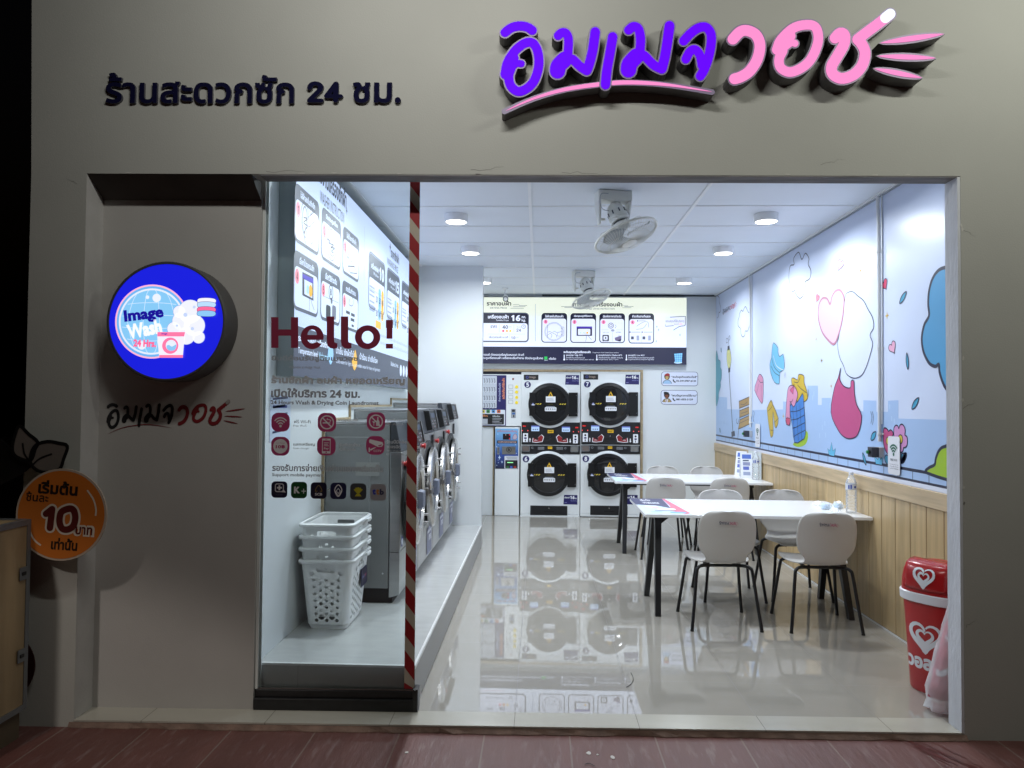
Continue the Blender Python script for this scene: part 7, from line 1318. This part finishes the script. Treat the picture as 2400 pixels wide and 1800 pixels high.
# ================================================================== LEFT END OF THE FACADE
CQ = cr(0, 950, 0.5124); CL = cr(0, 550, 0.36173); NO = 0.10
st = thing('price_board', 'round orange price board with a white rim reading 10 baht', 'sign', tuple(FW(0.05, NO, 1.05)))
oa = Art(FW(0, NO, 0), EN, EU, base=0.0012, step=0.0006); ((cu, cv), (ru, _)) = oa.px(*CQ((280, 500), (488, 500))); rad = ru-cu
m = MB(); prism(m, [disc((cu, cv), rad, 64)], lambda u, v, n: FW(u, NO-0.008+n, v), 0.008, ink('B8A898')); bd_ = m.build('board', st)
org = mat('print_orange', hx('C86E22'), 0.5); oa.disc((cu, cv), rad*0.955, org, 0, 64); dkb = ink('1C1008'); mar = ink('5A1410'); crm = ink('D8CCBC')
def ot(t, x0, y0, x1, y1, mm, L, b, rot=0.06): (p, q) = oa.px(*CQ((x0, y1), (x1, y0))); oa.text(t, p[0], p[1], q[0], q[1], mm, L, b, rot=-rot)
ot("เริ่มต้น", 176, 346, 358, 408, dkb, 1, 0.04); ot("ชิ้นละ", 120, 396, 224, 440, dkb, 1, 0.02); TEN = [[(212, 496), (240, 474), (230, 560)], [(318, 472), (338, 480), (346, 512), (338, 548), (316, 566), (290, 566), (276, 545), (274, 515), (284, 486)]]
for r_, mm_, L_ in ((24, crm, 1), (15, mar, 2)):
    lp_ = [];
    for k_, q_ in enumerate(TEN): lp_ += stroke_loops(q_, r_, 1 if k_ == 0 else 5, k_ == 1)
    oa.loops([ccw(oa.px(*CQ(*l))) for l in lp_], mm_, L_)
ot("บาท", 336, 548, 434, 600, crm, 1, 0.09); ot("บาท", 346, 556, 424, 592, mar, 2, 0.03); ot("เท่านั้น", 234, 608, 356, 662, dkb, 1, 0.04)
oa.line(smooth_line(oa.px(*CQ((400, 388), (428, 430), (440, 475), (438, 505))), 5), 0.008, crm, 1); oa.line(smooth_line(oa.px(*CQ((132, 535), (138, 575), (158, 615), (188, 640))), 5), 0.008, crm, 1)
oa.build('board_print', bd_)
lt = thing('leaf_cutout', 'grey cutout board of two leaves outlined in black behind the orange price board', 'cutout', tuple(FW(-0.1, 0.05, 1.3)))
la = Art(FW(0, 0.06, 0), EN, EU, base=0.001, step=0.0006); lm = ink('6E6660'); bo = ink('08080A')
for pts, vein in (([(128, 1238), (185, 1290), (245, 1342), (228, 1392), (200, 1462), (130, 1450), (90, 1420), (82, 1370), (98, 1300)], [(148, 1350), (160, 1420), (196, 1470)]), ([(200, 1480), (205, 1410), (240, 1360), (310, 1340), (380, 1350), (438, 1370), (415, 1450), (385, 1520), (300, 1540), (240, 1525)], [(338, 1420), (260, 1450), (215, 1490)])):
    p = smooth_line(la.px(*CL(*pts)), 4, True); m = la.mb; prism(m, [ccw(p)], lambda u, v, n: FW(u, 0.052+n, v), 0.008, lm); la.line(p, 0.016, bo, 1, True); la.line(smooth_line(la.px(*CL(*vein)), 4), 0.008, bo, 1)
p = la.px(*CL((-60, 1300), (0, 1330), (70, 1400), (130, 1450), (208, 1490), (120, 1560), (0, 1620), (-90, 1640))); prism(la.mb, [ccw(p)], lambda u, v, n: FW(u, 0.040+n, v), 0.008, bo); la.build('board', lt)
plyw = mat('plywood', (0.30, 0.215, 0.115), 0.65, var=0.45, vscale=5, stretch=(1, 1, 0.25), bump=0.1, bscale=40); alu = mat('alu_edge', (0.20, 0.21, 0.22), 0.45, 0.5)
cb = thing('plywood_crate', 'plywood crate with aluminium edging standing on a low base at the left', 'crate', (-2.72, 3.2, -0.03))
X0_, X1_, Y0_, Y1_, Z0_, Z1_ = -3.0, -2.40, 2.98, 3.405, 0.10, 0.985
m = MB(); m.box(X0_+0.004, Y0_+0.004, Z0_+0.004, X1_-0.004, Y1_-0.004, Z1_-0.004, plyw); m.build('box', cb)
m = MB(); e = 0.012
for x in (X0_, X1_-2*e):
    for y in (Y0_, Y1_-2*e): m.box(x, y, Z0_, x+2*e, y+2*e, Z1_, alu)
for z in (Z0_, Z1_-2*e):
    for x in (X0_, X1_-2*e): m.box(x-0.001, Y0_+2*e, z-0.001, x+2*e+0.001, Y1_-2*e, z+2*e+0.001, alu)
    for y in (Y0_, Y1_-2*e): m.box(X0_+2*e, y-0.001, z-0.001, X1_-2*e, y+2*e+0.001, z+2*e+0.001, alu)
m.build('edging', cb)
for z in (0.36, 0.74): m = MB(); m.box(X1_+0.0012, Y1_-0.075, z-0.03, X1_+0.007, Y1_-0.03, z+0.03, alu); m.box(X1_+0.0072, Y1_-0.065, z-0.008, X1_+0.012, Y1_-0.04, z+0.008, blackm); m.build('latch', cb, bevel=0.002)
m = MB(); m.box(X0_+0.02, Y0_+0.02, -0.03, X1_-0.02, Y1_-0.02, 0.0985, mat('crate_base', (0.10, 0.075, 0.045), 0.7)); m.build('base', cb)
rb = tag(prism(MB(), [disc((-0.335, 0.27), 0.165, 48)], lambda u, v, n: FW(u, 0.03+n, v), 0.006, ink('2A0808')).build('round_board'), 'dark red round board half hidden behind the plywood crate', 'sign'); BASE[rb.name] = Matrix()

# litter on the paving and the tiles
chipm = mat('paint_chip', (0.55, 0.52, 0.48), 0.8); SQ = cr(900, 1200, 0.36166)
for (x, y, s), l in zip(((1328, 1563, 0.012), (1482, 1590, 0.012), (147, 1559, 0.008), (1384, 1573, 0.005)), ('large white paint chip on the red paving before the doorway', 'white paint chip with a dark centre, rightmost on the red paving', 'white paint chip on the red paving below the glass panel', 'tiny white paint chip between two larger ones on the paving')):
    p = onz(*SQ((x, y))[0], -0.029); r_ = random.Random(x); m = MB(); q = [(p.x+s*r_.uniform(0.7, 1.2)*math.cos(t), p.y+s*1.3*r_.uniform(0.7, 1.2)*math.sin(t)) for t in np.linspace(0, 5.5, 8)]; prism(m, [ccw(q)], lambda u, v, n: (u, v, -0.0298+n), 0.002, chipm); tag(m.build('paint_chip'), l, 'debris', 'paint chips on the paving')
for pts, z, l in (([(1600, 1040), (1616, 1080), (1600, 1115), (1570, 1135)], 0.001, 'long dark curled thread on the floor tiles near the sign reflection'), ([(1300, 1635), (1330, 1628), (1365, 1645)], -0.028, 'short dark twig on the red paving'), ([(755, 1418), (780, 1422)], -0.028, 'short dark straw at the edge of the paving')):
    m = MB(); P = [onz(*SQ(q)[0], z+0.002) for q in pts]; m.tube(smooth_line_3(P, 5), 0.0014, blackm, 5); tag(m.build('thread'), l, 'litter')
